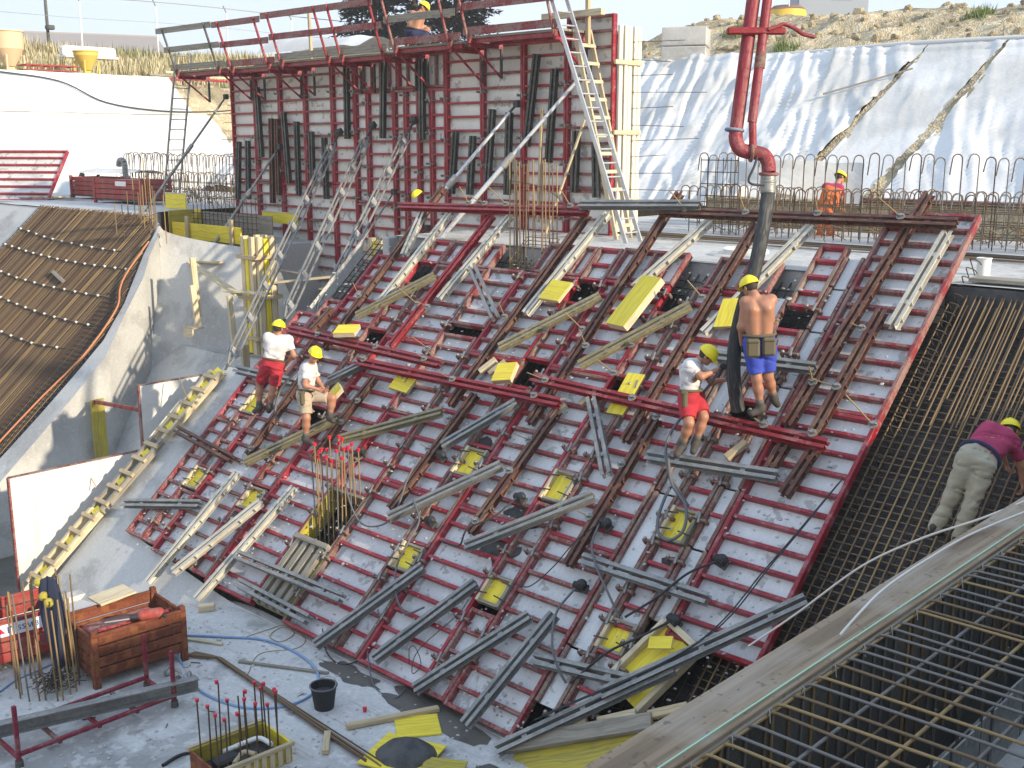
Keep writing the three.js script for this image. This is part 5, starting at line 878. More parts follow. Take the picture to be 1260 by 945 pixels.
  rack('dark red steel stacking frame carrying a long grey beam on the floor', (([x, z]) => V(x, 0, z))([3.31, 3.17]), 1.56, 2.0, 0.72);
  const bm = thing('steel_beam', 'long grey steel beam lying in the red stacking frame', 'beam', (([x, z]) => V(x, 0.26, z))([3.39, 3.27]), new THREE.Quaternion().setFromAxisAngle(V(0, 1, 0), 1.28)); mesh('web', prism(CH(0.16, 0.1, 0.012).map(([a, b]) => [a - 0.08, b - 0.05]), 2.9), M.galv, bm); mesh('cover', boxG(2.86, 0.012, 0.13, 0.003), M.galv, bm, V(0, 0.09, 0));
  const vc = thing('scaffold_coupler', 'pile of steel couplers by the right end of the grey beam', 'couplers', onF(3.0, 1.65)); for (let i = 0; i < 4; i++) { mesh('coupler', new THREE.TorusGeometry(0.06, 0.022, 7, 14), M.steel, vc, V(rr(-0.2, 0.25), 0.06, rr(-0.15, 0.15)), new THREE.Quaternion().setFromEuler(new THREE.Euler(rr(0, 3), rr(0, 3), 0))); }
  // rebar clusters
  const cl = thing('starter_bars', 'upright bare bars standing at the lower left beside the rusty crate', 'rebar cage', onF(2, 3.05)); for (let i = 0; i < 20; i++) { const a = i / 20 * 6.283, p = V(Math.cos(a) * 0.42 + rr(-0.06, 0.06), 0, Math.sin(a) * 0.36 + rr(-0.06, 0.06)); rod('bar', p, V(p.x + rr(-0.12, 0.0), rr(1.15, 1.5), p.z + rr(-0.05, 0.05)), 0.012, pick([M.rebarLitTan, M.rebarBrown, M.rebarGrey]), cl, 6); }
  const wg = []; for (let i = 0; i < 220; i++) { const a = rr(0, 6.28), r = rr(0, 0.26), y = rr(0, 0.18); wg.push(rodG(V(Math.cos(a) * r, y, Math.sin(a) * r), V(Math.cos(a + rr(-1, 1)) * r, y + rr(-0.06, 0.08), Math.sin(a + rr(-1, 1)) * r + rr(-0.1, 0.1)), 0.006, 4)); } const wp = mesh('wire_tangle', mergeGeometries(wg.map((g) => g.translate(0, 0.06, 0))), M.rebarDark); wp.position.copy(onF(2.14, 3.05)); tag(wp, 'tangled dark tie wire among the upright bars at the lower left', 'wire');
  const jk = thing('work_jacket', 'dark navy work jacket with yellow gloves hung over the upright bars', 'jacket', onF(1.78, 2.82));
  mesh('cloth', grid(30, 30, (s, t) => { const a = (s - 0.5) * 3.6, w = 0.16 + 0.05 * Math.sin(t * 5) + 0.03 * Math.sin(a * 6 + t * 3); return V(Math.sin(a) * w * (1.1 - 0.3 * t) + 0.18 * t, 1.42 - 1.25 * t + 0.1 * Math.sin(a * 2), Math.cos(a) * w * 0.8 + 0.02 * Math.sin(a * 9 + t * 6)); }, (s, t) => [s, t]), plain(0.02, 0.028, 0.06, 0.85), jk);
  for (const [x, y] of [[0.1, 1.25], [-0.02, 1.42], [0.24, 1.2]]) mesh('glove', lumpG(0.06), M.yellowDirty, jk, V(x, y, 0.16));
  // blockout with capped bars
  const bo = thing('blockout_box', 'yellow lined open box set in the floor with bent pipes inside', 'box form', V(5.5, 0, 2.35), new THREE.Quaternion().setFromAxisAngle(V(0, 1, 0), 1.5));
  for (const s of [-1, 1]) { mesh('side_board', boxG(0.96, 0.24, 0.03, 0.004), M.yellowDirty, bo, V(0, 0.12, s * 0.32)); mesh('side_batten', boxG(1.0, 0.05, 0.05, 0.004), M.wood, bo, V(0, 0.24, s * 0.35)); mesh('end_board', boxG(0.03, 0.24, 0.62, 0.004), s > 0 ? M.yellow : M.crateRust, bo, V(s * 0.48, 0.12, 0)); } mesh('pit', boxG(0.9, 0.02, 0.6, 0), M.cement, bo, V(0, 0.02, 0)); for (let i = 0; i < 9; i++) mesh('batten', boxG(0.06, 0.22, 0.02, 0.003), M.woodPale, bo, V(-0.42 + i * 0.105, 0.12, 0.345));
  mesh('pipe', bentG([V(-0.1, 0.1, -0.25), V(0.05, 0.2, -0.1), V(0.3, 0.2, -0.1), V(0.32, 0.2, 0.15)], 0.03, 0.08, 10), M.plastic, bo); mesh('pipe', bentG([V(-0.2, 0.18, 0.2), V(0, 0.2, 0.05), V(0.05, 0.22, 0.25)], 0.03, 0.08, 10), M.wood, bo); mesh('block', boxG(0.3, 0.16, 0.2, 0.03), M.black, bo, V(-0.22, 0.14, 0.05));
  const cb = thing('starter_bars', 'upright bars with red caps around the yellow lined box on the floor', 'rebar cage', V(5.5, 0, 2.35)); const bq = bo.quaternion; for (let i = 0; i < 17; i++) { const e = i < 7 ? [-0.4 + i * 0.13, -0.24] : i < 14 ? [-0.42 + (i - 7) * 0.13, 0.24] : [0.4, -0.2 + (i - 14) * 0.15], p = V(e[0] + rr(-0.03, 0.03), 0, e[1]).applyQuaternion(bq), h = rr(0.72, 1.0); rod('bar', p, V(p.x + rr(-0.06, 0.02), h, p.z), 0.011, M.rebar, cb, 6); if (i !== 4) mesh('cap', new THREE.CylinderGeometry(0.026, 0.019, 0.04, 8), M.capRed, cb, V(p.x - 0.02, h, p.z)); }
  // bucket, mortar heap, boards
  const bk = thing('bucket', 'black mortar bucket standing on the floor beside the rebar bundle', 'bucket', V(5.1, 0, 0.85)); mesh('wall', new THREE.CylinderGeometry(0.17, 0.125, 0.31, 28, 3, true), M.rubber, bk, V(0, 0.155, 0)); mesh('rim', new THREE.TorusGeometry(0.172, 0.012, 8, 30).rotateX(1.57), M.rubberGrey, bk, V(0, 0.31, 0)); mesh('mortar', new THREE.CylinderGeometry(0.15, 0.14, 0.02, 24), M.cement, bk, V(0, 0.2, 0)); mesh('base', new THREE.CylinderGeometry(0.125, 0.125, 0.01, 24), M.rubber, bk, V(0, 0.006, 0)); mesh('handle', new THREE.TorusGeometry(0.17, 0.006, 6, 24, 3.14).rotateX(-1.2), M.steel, bk, V(0, 0.3, 0));
  const yb = [[6.35, 0.35, 0.55, 0.5, 0.95, 'torn yellow board on the floor above the mortar heap'], [6.75, 0.95, 0.8, 0.75, 0.35, 'yellow board under the dark mortar heap'], [7.35, 0.85, 0.5, 0.4, 0.55, 'dusty yellow board right of the mortar heap']];
  yb.forEach(([x, z, a, b, r, l], i) => { const m = mesh('yellow_board', boxG(a, 0.022, b, 0.003, i), i === 2 ? M.yellowDirty : M.yellow, scene, V(x, 0.014 + i * 0.024, z), new THREE.Quaternion().setFromAxisAngle(V(0, 1, 0), r)); tag(m, l, 'board'); });
  const hp = grid(40, 24, (s, t) => { const a = s * 6.283, r = t * (0.34 + 0.1 * fb2(Math.cos(a) * 1.5, Math.sin(a) * 1.5, 191)); return V(Math.cos(a) * r * 1.05, (1 - t * t) * 0.17 * (1 + 0.5 * fb2(Math.cos(a) * r * 4, Math.sin(a) * r * 4, 195, 2)) + 0.035 * fb2(Math.cos(a) * r * 14, Math.sin(a) * r * 14, 197) * (1 - t), Math.sin(a) * r); }); const hm = mesh('mortar_heap', hp, M.cement); hm.position.set(6.78, 0.05, 0.92); tag(hm, 'round heap of dark wet mortar on the yellow boards', 'mortar');
  const wet = grid(40, 16, (s, t) => { const a = s * 6.283, r = t * (0.75 + 0.9 * fb2(Math.cos(a) * 2, Math.sin(a) * 2, 203, 3)); return V(6.2 + Math.cos(a) * r * 1.2, 0.006 + 0.004 * (1 - t), -0.02 + Math.sin(a) * r * 0.5); }); const wm = struct('wet_patch', wet, M.wet);
  tag(beamBetween('timber_batten', V(6.25, 0.04, -0.1), V(5.75, 0.04, 1.0), 0.09, 0.06, M.wood), 'timber batten on the floor pointing at the foot of the slope', 'timber'); tag(beamBetween('timber_batten', V(5.7, 0.04, 1.25), V(6.05, 0.04, 1.55), 0.08, 0.06, M.wood), 'short timber batten by the rebar bundle end', 'timber');
  tag(beamBetween('timber_lath', V(1.75, 0.02, 1.15), V(2.55, 0.02, 0.75), 0.06, 0.03, M.woodPale), 'pale lath on the floor right of the rusty crate', 'timber'); tag(beamBetween('timber_lath', V(3.2, 0.02, 0.9), V(4.4, 0.02, 0.25), 0.05, 0.03, M.woodGrey), 'grey lath on the floor inside the blue hose loop', 'timber');
  tag(beamBetween('timber_offcut', onF(1.15, 0.3, 0.06), onF(1.3, 0.1, 0.06), 0.12, 0.1, M.woodPale), 'pale timber block at the foot of the left sunlit walers', 'timber');
  const rb = thing('rebar_bundle', 'bundle of long rusty bars lying across the floor past the bucket', 'rebar bundle', V(0, 0.02, 0));
  const pA = [2.55, 1.26], pB = [2.91, 1.06], pC = [6.71, 1.23]; for (let i = 0; i < 12; i++) { const o = (i % 6) * 0.024 - 0.06, y = 0.012 + 0.022 * Math.floor(i / 6); mesh('bar', bentG([V(pA[0], y, pA[1] + o), V(pB[0] + o, y, pB[1] - o * 0.3), V(pC[0] + o * 0.7 + rr(-0.2, 0.1), y, pC[1] - o * 0.7 + rr(0, 0.1))], 0.011, 0.05, 5), i % 3 ? M.rebarBrown : M.rebar, rb); }
  const hz = (label, pts, r, m, n = 'hose') => tag(mesh(n, tubeG(pts.map(([x, z, y = r]) => onF(x, z, y)), r, 10, 8), m), label, n === 'hose' ? 'hose' : 'cable');
  hz('light blue air hose looping over the floor from the hammer drill', [[2.52, 1.64, 0.82], [2.54, 1.52, 0.5], [2.6, 1.46], [3.53, 1.73], [4.37, 1.59], [4.76, 1.1], [4.59, 0.56], [3.91, 0.22], [2.94, 0.23], [2.3, 0.65], [1.83, 1.02]], 0.018, M.hoseBlue);
  hz('blue hose at the left edge between the upright bars', [[1.65, 3.58], [1.48, 3.29], [1.41, 2.93], [1.34, 2.66]], 0.014, M.hoseBlue);
  hz('thick dark lead running from the yellow lined box to the bottom edge', [[4.87, 3.02], [4.82, 2.73], [4.99, 2.42], [5.04, 2.14, 0.12]], 0.02, M.rubber, 'power_lead');
  hz('thin tan cord tangled inside the blue hose loop', [[2.56, 0.4], [2.59, -0.01], [2.64, -0.26], [2.99, -0.19], [3.07, 0.11], [2.79, 0.1], [2.69, -0.23], [3.21, -0.22], [3.42, 0.07], [3.19, 0.54], [3.6, 1.02]], 0.006, M.rebarLitTan, 'cord');
  hz('dark lead curled at the foot of the slope near the wet patch', [[3.41, -0.4, 0.2], [3.88, -0.11, 0.05], [4.3, -0.05], [4.49, -0.34, 0.05]], 0.01, M.rubber, 'power_lead');
  hz('dark lead looping down from the second low waler', [[4.5, -0.35, 0.25], [5.13, 0.05, 0.03], [5.58, 0.08], [5.53, -0.18, 0.05]], 0.01, M.rubberGrey, 'power_lead');
  const rc = [[5.57, 0.56], [6.02, 0.37]]; rc.forEach(([x, z], i) => { const m = mesh('warning_knob', new THREE.CylinderGeometry(0.03, 0.022, 0.06, 8), M.capRed); m.position.set(x, 0.03, z); tag(m, i ? 'loose red bar cap right of the torn yellow board' : 'loose red bar cap on the floor right of the bucket', 'cap'); });
  // stop end form like a ladder up the slope, and the upright white panels left of it
  const sf = thing('stop_end_form', 'long pale ladder like stop end form running up the left side of the slope', 'stop end form', S(-3.4, 0, 0));
  const at = (t, o, h) => S(-3.62 + 0.4 * t + o, -1.2 + 5.2 * t, h).sub(sf.position);
  for (const o of [-0.16, 0.16]) { for (let i = 0; i < 3; i++) beamBetween('long_timber', at(i / 3 + 0.003, o, 0.03), at((i + 1) / 3 - 0.003, o, 0.03), 0.08, 0.13, i === 1 ? M.woodGrey : M.woodPale, sf, NS); }
  for (let i = 0; i < 15; i++) { const t = (i + 0.5) / 15; beamBetween('cross_timber', at(t, -0.23, 0.09), at(t, 0.25, 0.09), 0.08, 0.06, M.wood, sf, NS); if (i % 2 === 0 || i > 9) beamBetween('yellow_wedge', at(t + 0.015, -0.02, 0.0), at(t + 0.045, 0.02, 0.0), 0.22, 0.1, M.yellow, sf, NS); }
  const vp = (label, z0, z1, y0, y1, x = -4.2) => { const o = thing('upright_panel', label, 'formwork panel', V(x, y0, (z0 + z1) / 2)); mesh('face', boxG(0.02, y1 - y0, Math.abs(z1 - z0) - 0.02, 0.002), M.sheet, o, V(0.03, (y1 - y0) / 2, 0)); mesh('frame_bar', boxG(0.08, 0.03, Math.abs(z1 - z0), 0.004), M.frameGrey, o, V(0, y1 - y0, 0)); mesh('frame_bar', boxG(0.08, y1 - y0, 0.04, 0.004), M.redWorn, o, V(0, (y1 - y0) / 2, Math.max(z0, z1) - (z0 + z1) / 2)); };
  vp('big white sunlit panel standing upright at the lower left', 0.92, -1.9, -1.5, 1.15); vp('smaller pale upright panel with shadows beside the ladder form', -1.78, -3.4, -0.4, 2.45, -4.25);
  tag(beamBetween('red_brace', V(-7.3, 1.55, -2.3), V(-4.25, 1.95, -1.8), 0.06, 0.08, M.redWaler), 'red steel brace between the side wall and the small upright panel', 'brace');
  tag(beamBetween('timber_post', V(-7.25, -0.6, -2.35), V(-7.25, 1.6, -2.35), 0.3, 0.06, M.yellowDirty, scene, V(1, 0, 0)), 'yellowish board standing against the side wall under the red brace', 'board');
  for (const [u, v, w, l] of [[-3.3, 3.2, 0.4, 'first'], [-3.9, 0.9, 0.7, 'second'], [-4.3, 0.6, 0.9, 'third']]) tag(rod('tie_rod', S(u, v, 0.1), S(u - w, v + 0.3, 0.35), 0.009, M.rebarLitTan, scene, 6), `thin loose tie rod leaning over the ladder form, ${l} from the top`, 'tie rod');
}
{ // litter on the pit floor
  const g = [], h = [], base = new THREE.IcosahedronGeometry(1, 0);
  for (let i = 0; i < 900; i++) { const x = rr(-0.5, 8), z = rr(-0.1, 5), r = rr(0.006, 0.022) * (rnd() < 0.06 ? 2.2 : 1), q = base.clone(); q.scale(r * rr(0.8, 1.6), r * rr(0.5, 0.8), r * rr(0.8, 1.6)); q.rotateY(rr(0, 6)); q.translate(x, floorY(x, z) + r * 0.3, z); g.push(q); }
  tag(stuff(mesh('concrete_crumbs', mergeGeometries(g), M.concrete)), 'small concrete crumbs scattered over the pit floor', 'crumbs');
  for (let i = 0; i < 26; i++) { const x = rr(0.5, 7.5), z = rr(0.1, 3.6), a = rr(0, 3.1), l = rr(0.06, 0.22), q = rodG(V(0, 0, 0), V(Math.cos(a) * l, 0, Math.sin(a) * l), rr(0.004, 0.008), 4); q.translate(x, floorY(x, z) + 0.01, z); h.push(q); }
  tag(stuff(mesh('wire_scraps', mergeGeometries(h), M.rebarDark)), 'short scraps of wire and nails lying about the pit floor', 'scraps');
  for (const [x, z, a, b, l] of [[4.6, 0.25, 0.7, 0.22, 'left'], [7.9, 0.75, 0.5, 0.3, 'right']]) struct('wet_patch', grid(36, 12, (s, t) => { const q = s * 6.283, r = t * (0.75 + 1.1 * fb2(Math.cos(q) * 2 + x, Math.sin(q) * 2, 203, 3)); return V(x + Math.cos(q) * r * a, 0.007 + 0.003 * (1 - t), z - 0.2 + Math.sin(q) * r * b); }), M.wet);
}

// ---------- people ----------
const sub = (a, b) => [a[0] - b[0], a[1] - b[1], a[2] - b[2]], add = (a, b, k = 1) => [a[0] + b[0] * k, a[1] + b[1] * k, a[2] + b[2] * k], dot = (a, b) => a[0] * b[0] + a[1] * b[1] + a[2] * b[2];
const nrm = (a) => { const l = Math.hypot(...a) || 1; return [a[0] / l, a[1] / l, a[2] / l]; }, crs = (a, b) => [a[1] * b[2] - a[2] * b[1], a[2] * b[0] - a[0] * b[2], a[0] * b[1] - a[1] * b[0]];
function capD(p, a, b, ra, rb) { const ab = sub(b, a), ap = sub(p, a), t = clamp(dot(ap, ab) / (dot(ab, ab) || 1e-9)); return Math.hypot(ap[0] - ab[0] * t, ap[1] - ab[1] * t, ap[2] - ab[2] * t) - (ra + (rb - ra) * t); }
const smin = (a, b, k) => { const h = Math.max(k - Math.abs(a - b), 0) / k; return Math.min(a, b) - h * h * k * 0.25; };
const capsField = (bones, k) => (p) => { let d = 9; for (const [a, b, ra, rb] of bones) d = smin(d, capD(p, a, b, ra, rb), k); return d; };
function boundsOf(bones, m) { const lo = [9e9, 9e9, 9e9], hi = [-9e9, -9e9, -9e9]; for (const [a, b, ra, rb] of bones) for (const p of [a, b]) for (let i = 0; i < 3; i++) { lo[i] = Math.min(lo[i], p[i] - Math.max(ra, rb) - m); hi[i] = Math.max(hi[i], p[i] + Math.max(ra, rb) + m); } return [lo, hi]; }
function surface(field, lo, hi, c) {                        // mesh of a distance field (surface nets)
  const n = [0, 1, 2].map((i) => Math.ceil((hi[i] - lo[i]) / c) + 1), [nx, ny, nz] = n, F = new Float32Array(nx * ny * nz), id = new Int32Array(nx * ny * nz).fill(-1), pos = [], idx = [];
  const at = (i, j, k) => (k * ny + j) * nx + i;
  for (let k = 0; k < nz; k++) for (let j = 0; j < ny; j++) for (let i = 0; i < nx; i++) F[at(i, j, k)] = field([lo[0] + i * c, lo[1] + j * c, lo[2] + k * c]);
  for (let k = 0; k < nz - 1; k++) for (let j = 0; j < ny - 1; j++) for (let i = 0; i < nx - 1; i++) {
    let m = 0, s = [0, 0, 0], neg = 0; const v = [];
    for (let q = 0; q < 8; q++) { const f = F[at(i + (q & 1), j + ((q >> 1) & 1), k + (q >> 2))]; v.push(f); if (f < 0) neg++; }
    if (neg === 0 || neg === 8) continue;
    for (let q = 0; q < 8; q++) for (const b of [1, 2, 4]) { if (q & b) continue; const f = v[q], g = v[q | b]; if ((f < 0) === (g < 0)) continue; const t = f / (f - g); s[0] += (q & 1) + (b === 1 ? t : 0); s[1] += ((q >> 1) & 1) + (b === 2 ? t : 0); s[2] += (q >> 2) + (b === 4 ? t : 0); m++; }
    id[at(i, j, k)] = pos.length / 3; pos.push(lo[0] + (i + s[0] / m) * c, lo[1] + (j + s[1] / m) * c, lo[2] + (k + s[2] / m) * c);
  }
  const quad = (a, b, d, e, flip) => { if (a < 0 || b < 0 || d < 0 || e < 0) return; flip ? idx.push(a, d, b, a, e, d) : idx.push(a, b, d, a, d, e); };
  for (let k = 1; k < nz - 1; k++) for (let j = 1; j < ny - 1; j++) for (let i = 1; i < nx - 1; i++) {
    const f = F[at(i, j, k)] < 0;
    if (f !== F[at(i + 1, j, k)] < 0) quad(id[at(i, j - 1, k - 1)], id[at(i, j, k - 1)], id[at(i, j, k)], id[at(i, j - 1, k)], !f);
    if (f !== F[at(i, j + 1, k)] < 0) quad(id[at(i - 1, j, k - 1)], id[at(i - 1, j, k)], id[at(i, j, k)], id[at(i, j, k - 1)], !f);
    if (f !== F[at(i, j, k + 1)] < 0) quad(id[at(i - 1, j - 1, k)], id[at(i, j - 1, k)], id[at(i, j, k)], id[at(i - 1, j, k)], !f);
  }
  const g = new THREE.BufferGeometry(), P = new Float32Array(pos); g.setAttribute('position', new THREE.BufferAttribute(P, 3)); g.setIndex(idx); g.computeVertexNormals();
  const uv = new Float32Array(P.length / 3 * 2); for (let i = 0; i < P.length / 3; i++) { uv[i * 2] = P[i * 3] + P[i * 3 + 2]; uv[i * 2 + 1] = P[i * 3 + 1]; } g.setAttribute('uv', new THREE.BufferAttribute(uv, 2)); return g;
}
let CB = null; const clothTex = (c, s) => { const t = tex(128, 0.5, (x, y) => { const a = fbm(x, y, 4, 4, s, 4), f = fbm(x, y, 40, 40, s + 9, 2); return [...c.map((v) => v * (0.8 + 0.3 * a + 0.1 * f)), a * 0.6 + f * 0.4, 0.9]; }); CB ??= t.bumpMap; return std({ map: t.map, bumpMap: CB }, { bumpScale: 0.006, roughness: 0.9 }); };
const CL = { white: clothTex([0.62, 0.6, 0.6], 801), red: clothTex([0.42, 0.025, 0.04], 811), beige: clothTex([0.44, 0.36, 0.27], 821), blue: clothTex([0.04, 0.07, 0.42], 831), pink: clothTex([0.36, 0.035, 0.1], 841), khaki: clothTex([0.4, 0.37, 0.28], 851), orange: clothTex([0.62, 0.16, 0.05], 861), navy: clothTex([0.03, 0.04, 0.1], 871) };
M.skin = std(tex(128, 0.6, (x, y) => { const a = fbm(x, y, 5, 5, 881, 4); return [...mix([0.47, 0.24, 0.15], [0.36, 0.16, 0.095], a), a, 0.55]; }), { bumpScale: 0.002, roughnessMap: null, roughness: 0.5 });
M.boot = plain(0.06, 0.052, 0.045, 0.8); M.sock = plain(0.13, 0.12, 0.11, 0.9); M.hair = plain(0.035, 0.022, 0.015, 0.7); M.pouch = plain(0.12, 0.1, 0.06, 0.85); M.glove = plain(0.035, 0.035, 0.037, 0.8); M.eye = plain(0.02, 0.015, 0.012, 0.25);

function person(label, J, o) {
  // J: world joints; everything is built about the thing's own base
  const base = [(J.ankL[0] + J.ankR[0]) / 2, Math.min(J.ankL[1], J.ankR[1]) - 0.07, (J.ankL[2] + J.ankR[2]) / 2], j = {};
  for (const k in J) j[k] = sub(J[k], base);
  const t = thing('person', label, 'person', V(...base)), c = o.cell ?? 0.016;
  const down = nrm(sub(j.pel, j.chest)), side = nrm(sub(j.shR, j.shL)), fwd = nrm(o.face ?? crs(side, down).map((v) => v));
  const w = o.build ?? 1, hip = (a) => add(j.pel, sub(a, j.pel), 0.75);
  const torso = [[add(j.pel, side, -0.055), add(j.chest, side, -0.075), 0.098 * w, 0.115 * w], [add(j.pel, side, 0.055), add(j.chest, side, 0.075), 0.098 * w, 0.115 * w], [add(j.chest, side, -0.06), j.shL, 0.1, 0.06], [add(j.chest, side, 0.06), j.shR, 0.1, 0.06], [j.shL, j.shR, 0.062, 0.062]];
  const neck = [[j.neck, add(j.head, nrm(sub(j.head, j.neck)), -0.05), 0.06, 0.056]];
  const arm = (a, b, d) => [[a, b, 0.056, 0.045], [b, d, 0.044, 0.031]];
  const leg = (a, b, d) => [[a, b, 0.09, 0.062], [b, add(b, sub(d, b), 0.35), 0.06, 0.061], [add(b, sub(d, b), 0.35), d, 0.061, 0.038]];
  const arms = [...arm(j.shL, j.elL, j.wrL), ...arm(j.shR, j.elR, j.wrR)], legs = [...leg(j.hipL, j.knL, j.ankL), ...leg(j.hipR, j.knR, j.ankR)];
  const toes = [[j.ankL, j.toeL, 0.042, 0.034], [j.ankR, j.toeR, 0.042, 0.034]];
  const body = [...torso, ...neck, ...arms, ...legs, ...toes];
  const bf = capsField(body, 0.05), fwd0 = nrm(crs(side, down)), back = (a, k) => add(a, fwd0, k);
  const sp0 = o.bare ? [back(add(j.neck, down, 0.06), -0.118), back(j.chest, -0.138), back(add(j.pel, down, -0.1), -0.12)] : null;
  const geos = [surface(sp0 ? (p) => { let d = bf(p); for (const s of [-1, 1]) d = smin(d, capD(p, add(back(j.chest, -0.085), side, s * 0.1), add(add(back(j.chest, -0.06), side, s * 0.12), down, 0.1), 0.045, 0.03), 0.05); const g = Math.min(capD(p, sp0[0], sp0[1], 0.012, 0.012), capD(p, sp0[1], sp0[2], 0.012, 0.014)); return -smin(-d, g, 0.05); } : bf, ...boundsOf(body, 0.05), c)];
  { // head
    const f = nrm(o.look), up0 = nrm(sub(j.head, j.neck)), r = nrm(crs(up0, f)), u = nrm(crs(f, r));
    const ell = (q, e, s) => { const d = [(q[0] - e[0]) / s[0], (q[1] - e[1]) / s[1], (q[2] - e[2]) / s[2]]; return (Math.hypot(...d) - 1) * Math.min(...s); };
    const hf = (p) => {
      const d0 = sub(p, j.head), q = [dot(d0, r), dot(d0, u), dot(d0, f)];
      let d = smin(ell(q, [0, 0.025, -0.012], [0.076, 0.096, 0.095]), ell(q, [0, -0.05, 0.022], [0.056, 0.062, 0.062]), 0.04);
      d = smin(d, capD(q, [0, 0.012, 0.08], [0, -0.022, 0.104], 0.009, 0.014), 0.018); d = smin(d, capD(q, [-0.04, 0.032, 0.074], [0.04, 0.032, 0.074], 0.01, 0.01), 0.02);
      d = smin(d, ell(q, [0, -0.092, 0.062], [0.024, 0.018, 0.02]), 0.02); d = smin(d, capD(q, [-0.02, -0.058, 0.083], [0.02, -0.058, 0.083], 0.007, 0.007), 0.008);
      for (const s of [-1, 1]) { d = Math.max(d, -ell(q, [s * 0.033, 0.012, 0.092], [0.017, 0.011, 0.014])); d = smin(d, ell(q, [s * 0.08, -0.002, -0.008], [0.012, 0.033, 0.022]), 0.008); }
      return d;
    };
    geos.push(surface(hf, add(j.head, [-0.16, -0.16, -0.16]), add(j.head, [0.16, 0.16, 0.16]), o.fine ?? 0.007));
    const q = new THREE.Quaternion().setFromRotationMatrix(new THREE.Matrix4().makeBasis(V(...r), V(...u), V(...f)));
    const hg = (name, geo, mat, x, y, z) => mesh(name, geo, mat, t, V(...add(add(add(j.head, r, x), u, y), f, z)), q);
    hg('hair', new THREE.SphereGeometry(1, 20, 14, 0, 6.284, 0, 2.0).scale(0.084, 0.1, 0.098).rotateX(-0.5), M.hair, 0, 0.018, -0.018);
    if (!o.glasses) for (const s of [-1, 1]) hg('eye', new THREE.SphereGeometry(0.011, 10, 8), M.eye, s * 0.032, 0.013, 0.079); else hg('sunglasses', boxG(0.14, 0.034, 0.02, 0.008), M.black, 0, 0.014, 0.088);
    const hm = thing; const hel = new THREE.Group(); hel.name = 'helmet'; t.add(hel); hel.position.set(...add(j.head, u, 0.04)); hel.quaternion.copy(q); hel.rotateX(o.tip ?? 0.05);
    mesh('shell', new THREE.SphereGeometry(1, 26, 14, 0, 6.284, 0, 1.62).scale(0.112, 0.118, 0.138), M.helmet, hel, V(0, 0, -0.005)); mesh('ridge', new THREE.SphereGeometry(1, 12, 12, 0, 6.284, 0, 1.6).scale(0.024, 0.126, 0.136), M.helmet, hel, V(0, 0.001, -0.005));
    mesh('peak', new THREE.CylinderGeometry(0.112, 0.118, 0.008, 24, 1, false, -1.2, 2.4).scale(1, 1, 1.28).rotateX(0.12), M.helmet, hel, V(0, -0.005, 0.035)); mesh('rim', new THREE.TorusGeometry(0.112, 0.006, 6, 28).rotateX(1.5708).scale(1, 1, 1.22), M.helmet, hel, V(0, -0.004, -0.005));
  }
  const gl = [];
  for (const [wr, el, s] of [[j.wrL, j.elL, -1], [j.wrR, j.elR, 1]]) { // hand with a palm, four bent fingers and a thumb
    const d = nrm(sub(wr, el)), ref = Math.abs(d[1]) > 0.8 ? nrm(crs(d, side)) : [0, 1, 0], n = nrm(crs(d, ref)), acr = nrm(crs(n, d)), B = [], kn = add(wr, d, 0.09);
    for (const a of [-0.026, -0.009, 0.009, 0.026]) { const k0 = add(kn, acr, a), i = Math.round((a + 0.026) / 0.0175), l = [0.034, 0.041, 0.044, 0.039][i] ?? 0.04; B.push([add(wr, acr, a * 0.5), k0, 0.016, 0.0125]); const m = add(add(k0, d, l), n, s * 0.016), e = add(add(m, d, l * 0.3), n, s * l * 0.75), tip = add(add(e, d, -l * 0.25), n, s * l * 0.5); B.push([k0, m, 0.0098, 0.009], [m, e, 0.009, 0.0085], [e, tip, 0.0085, 0.0075]); }
    const th = add(add(wr, d, 0.03), acr, 0.024), t2 = add(add(th, d, 0.03), acr, 0.024), t3 = add(add(t2, d, 0.026), n, s * 0.02); B.push([th, t2, 0.0135, 0.0115], [t2, t3, 0.0115, 0.009]); B.push([wr, add(wr, d, 0.03), 0.028, 0.022]);
    const hg = surface(capsField(B, 0.006), ...boundsOf(B, 0.02), 0.005);
    if (o.gloves) gl.push(hg); else geos.push(hg);
  }
  const bodyMesh = mesh('body', mergeGeometries(geos), M.skin, t); gl.forEach((g) => mesh('glove', g, M.glove, t));
  const garment = (name, bones, k, cut, mat, wr = 0.012) => { const f = capsField(bones, k); const [lo, hi] = boundsOf(bones, 0.05); mesh(name, surface((p) => Math.max(f(p) + wr * fb2(p[0] * 9 + p[2] * 5, p[1] * 14 + p[2] * 6, 901, 3) + wr * 0.9 * Math.pow(Math.max(0, 1 - Math.abs(fb2(p[0] * 5 + p[2] * 4 + 3, p[1] * 8 - p[2] * 3, 911, 2)) * 9), 2), cut ? cut(p) : -9), lo, hi, c), mat, t); };
  const inf = (b, r) => b.map(([a, d, x, y]) => [a, d, x + r, y + r]);
  const part = (a, b, k) => add(a, sub(b, a), k);
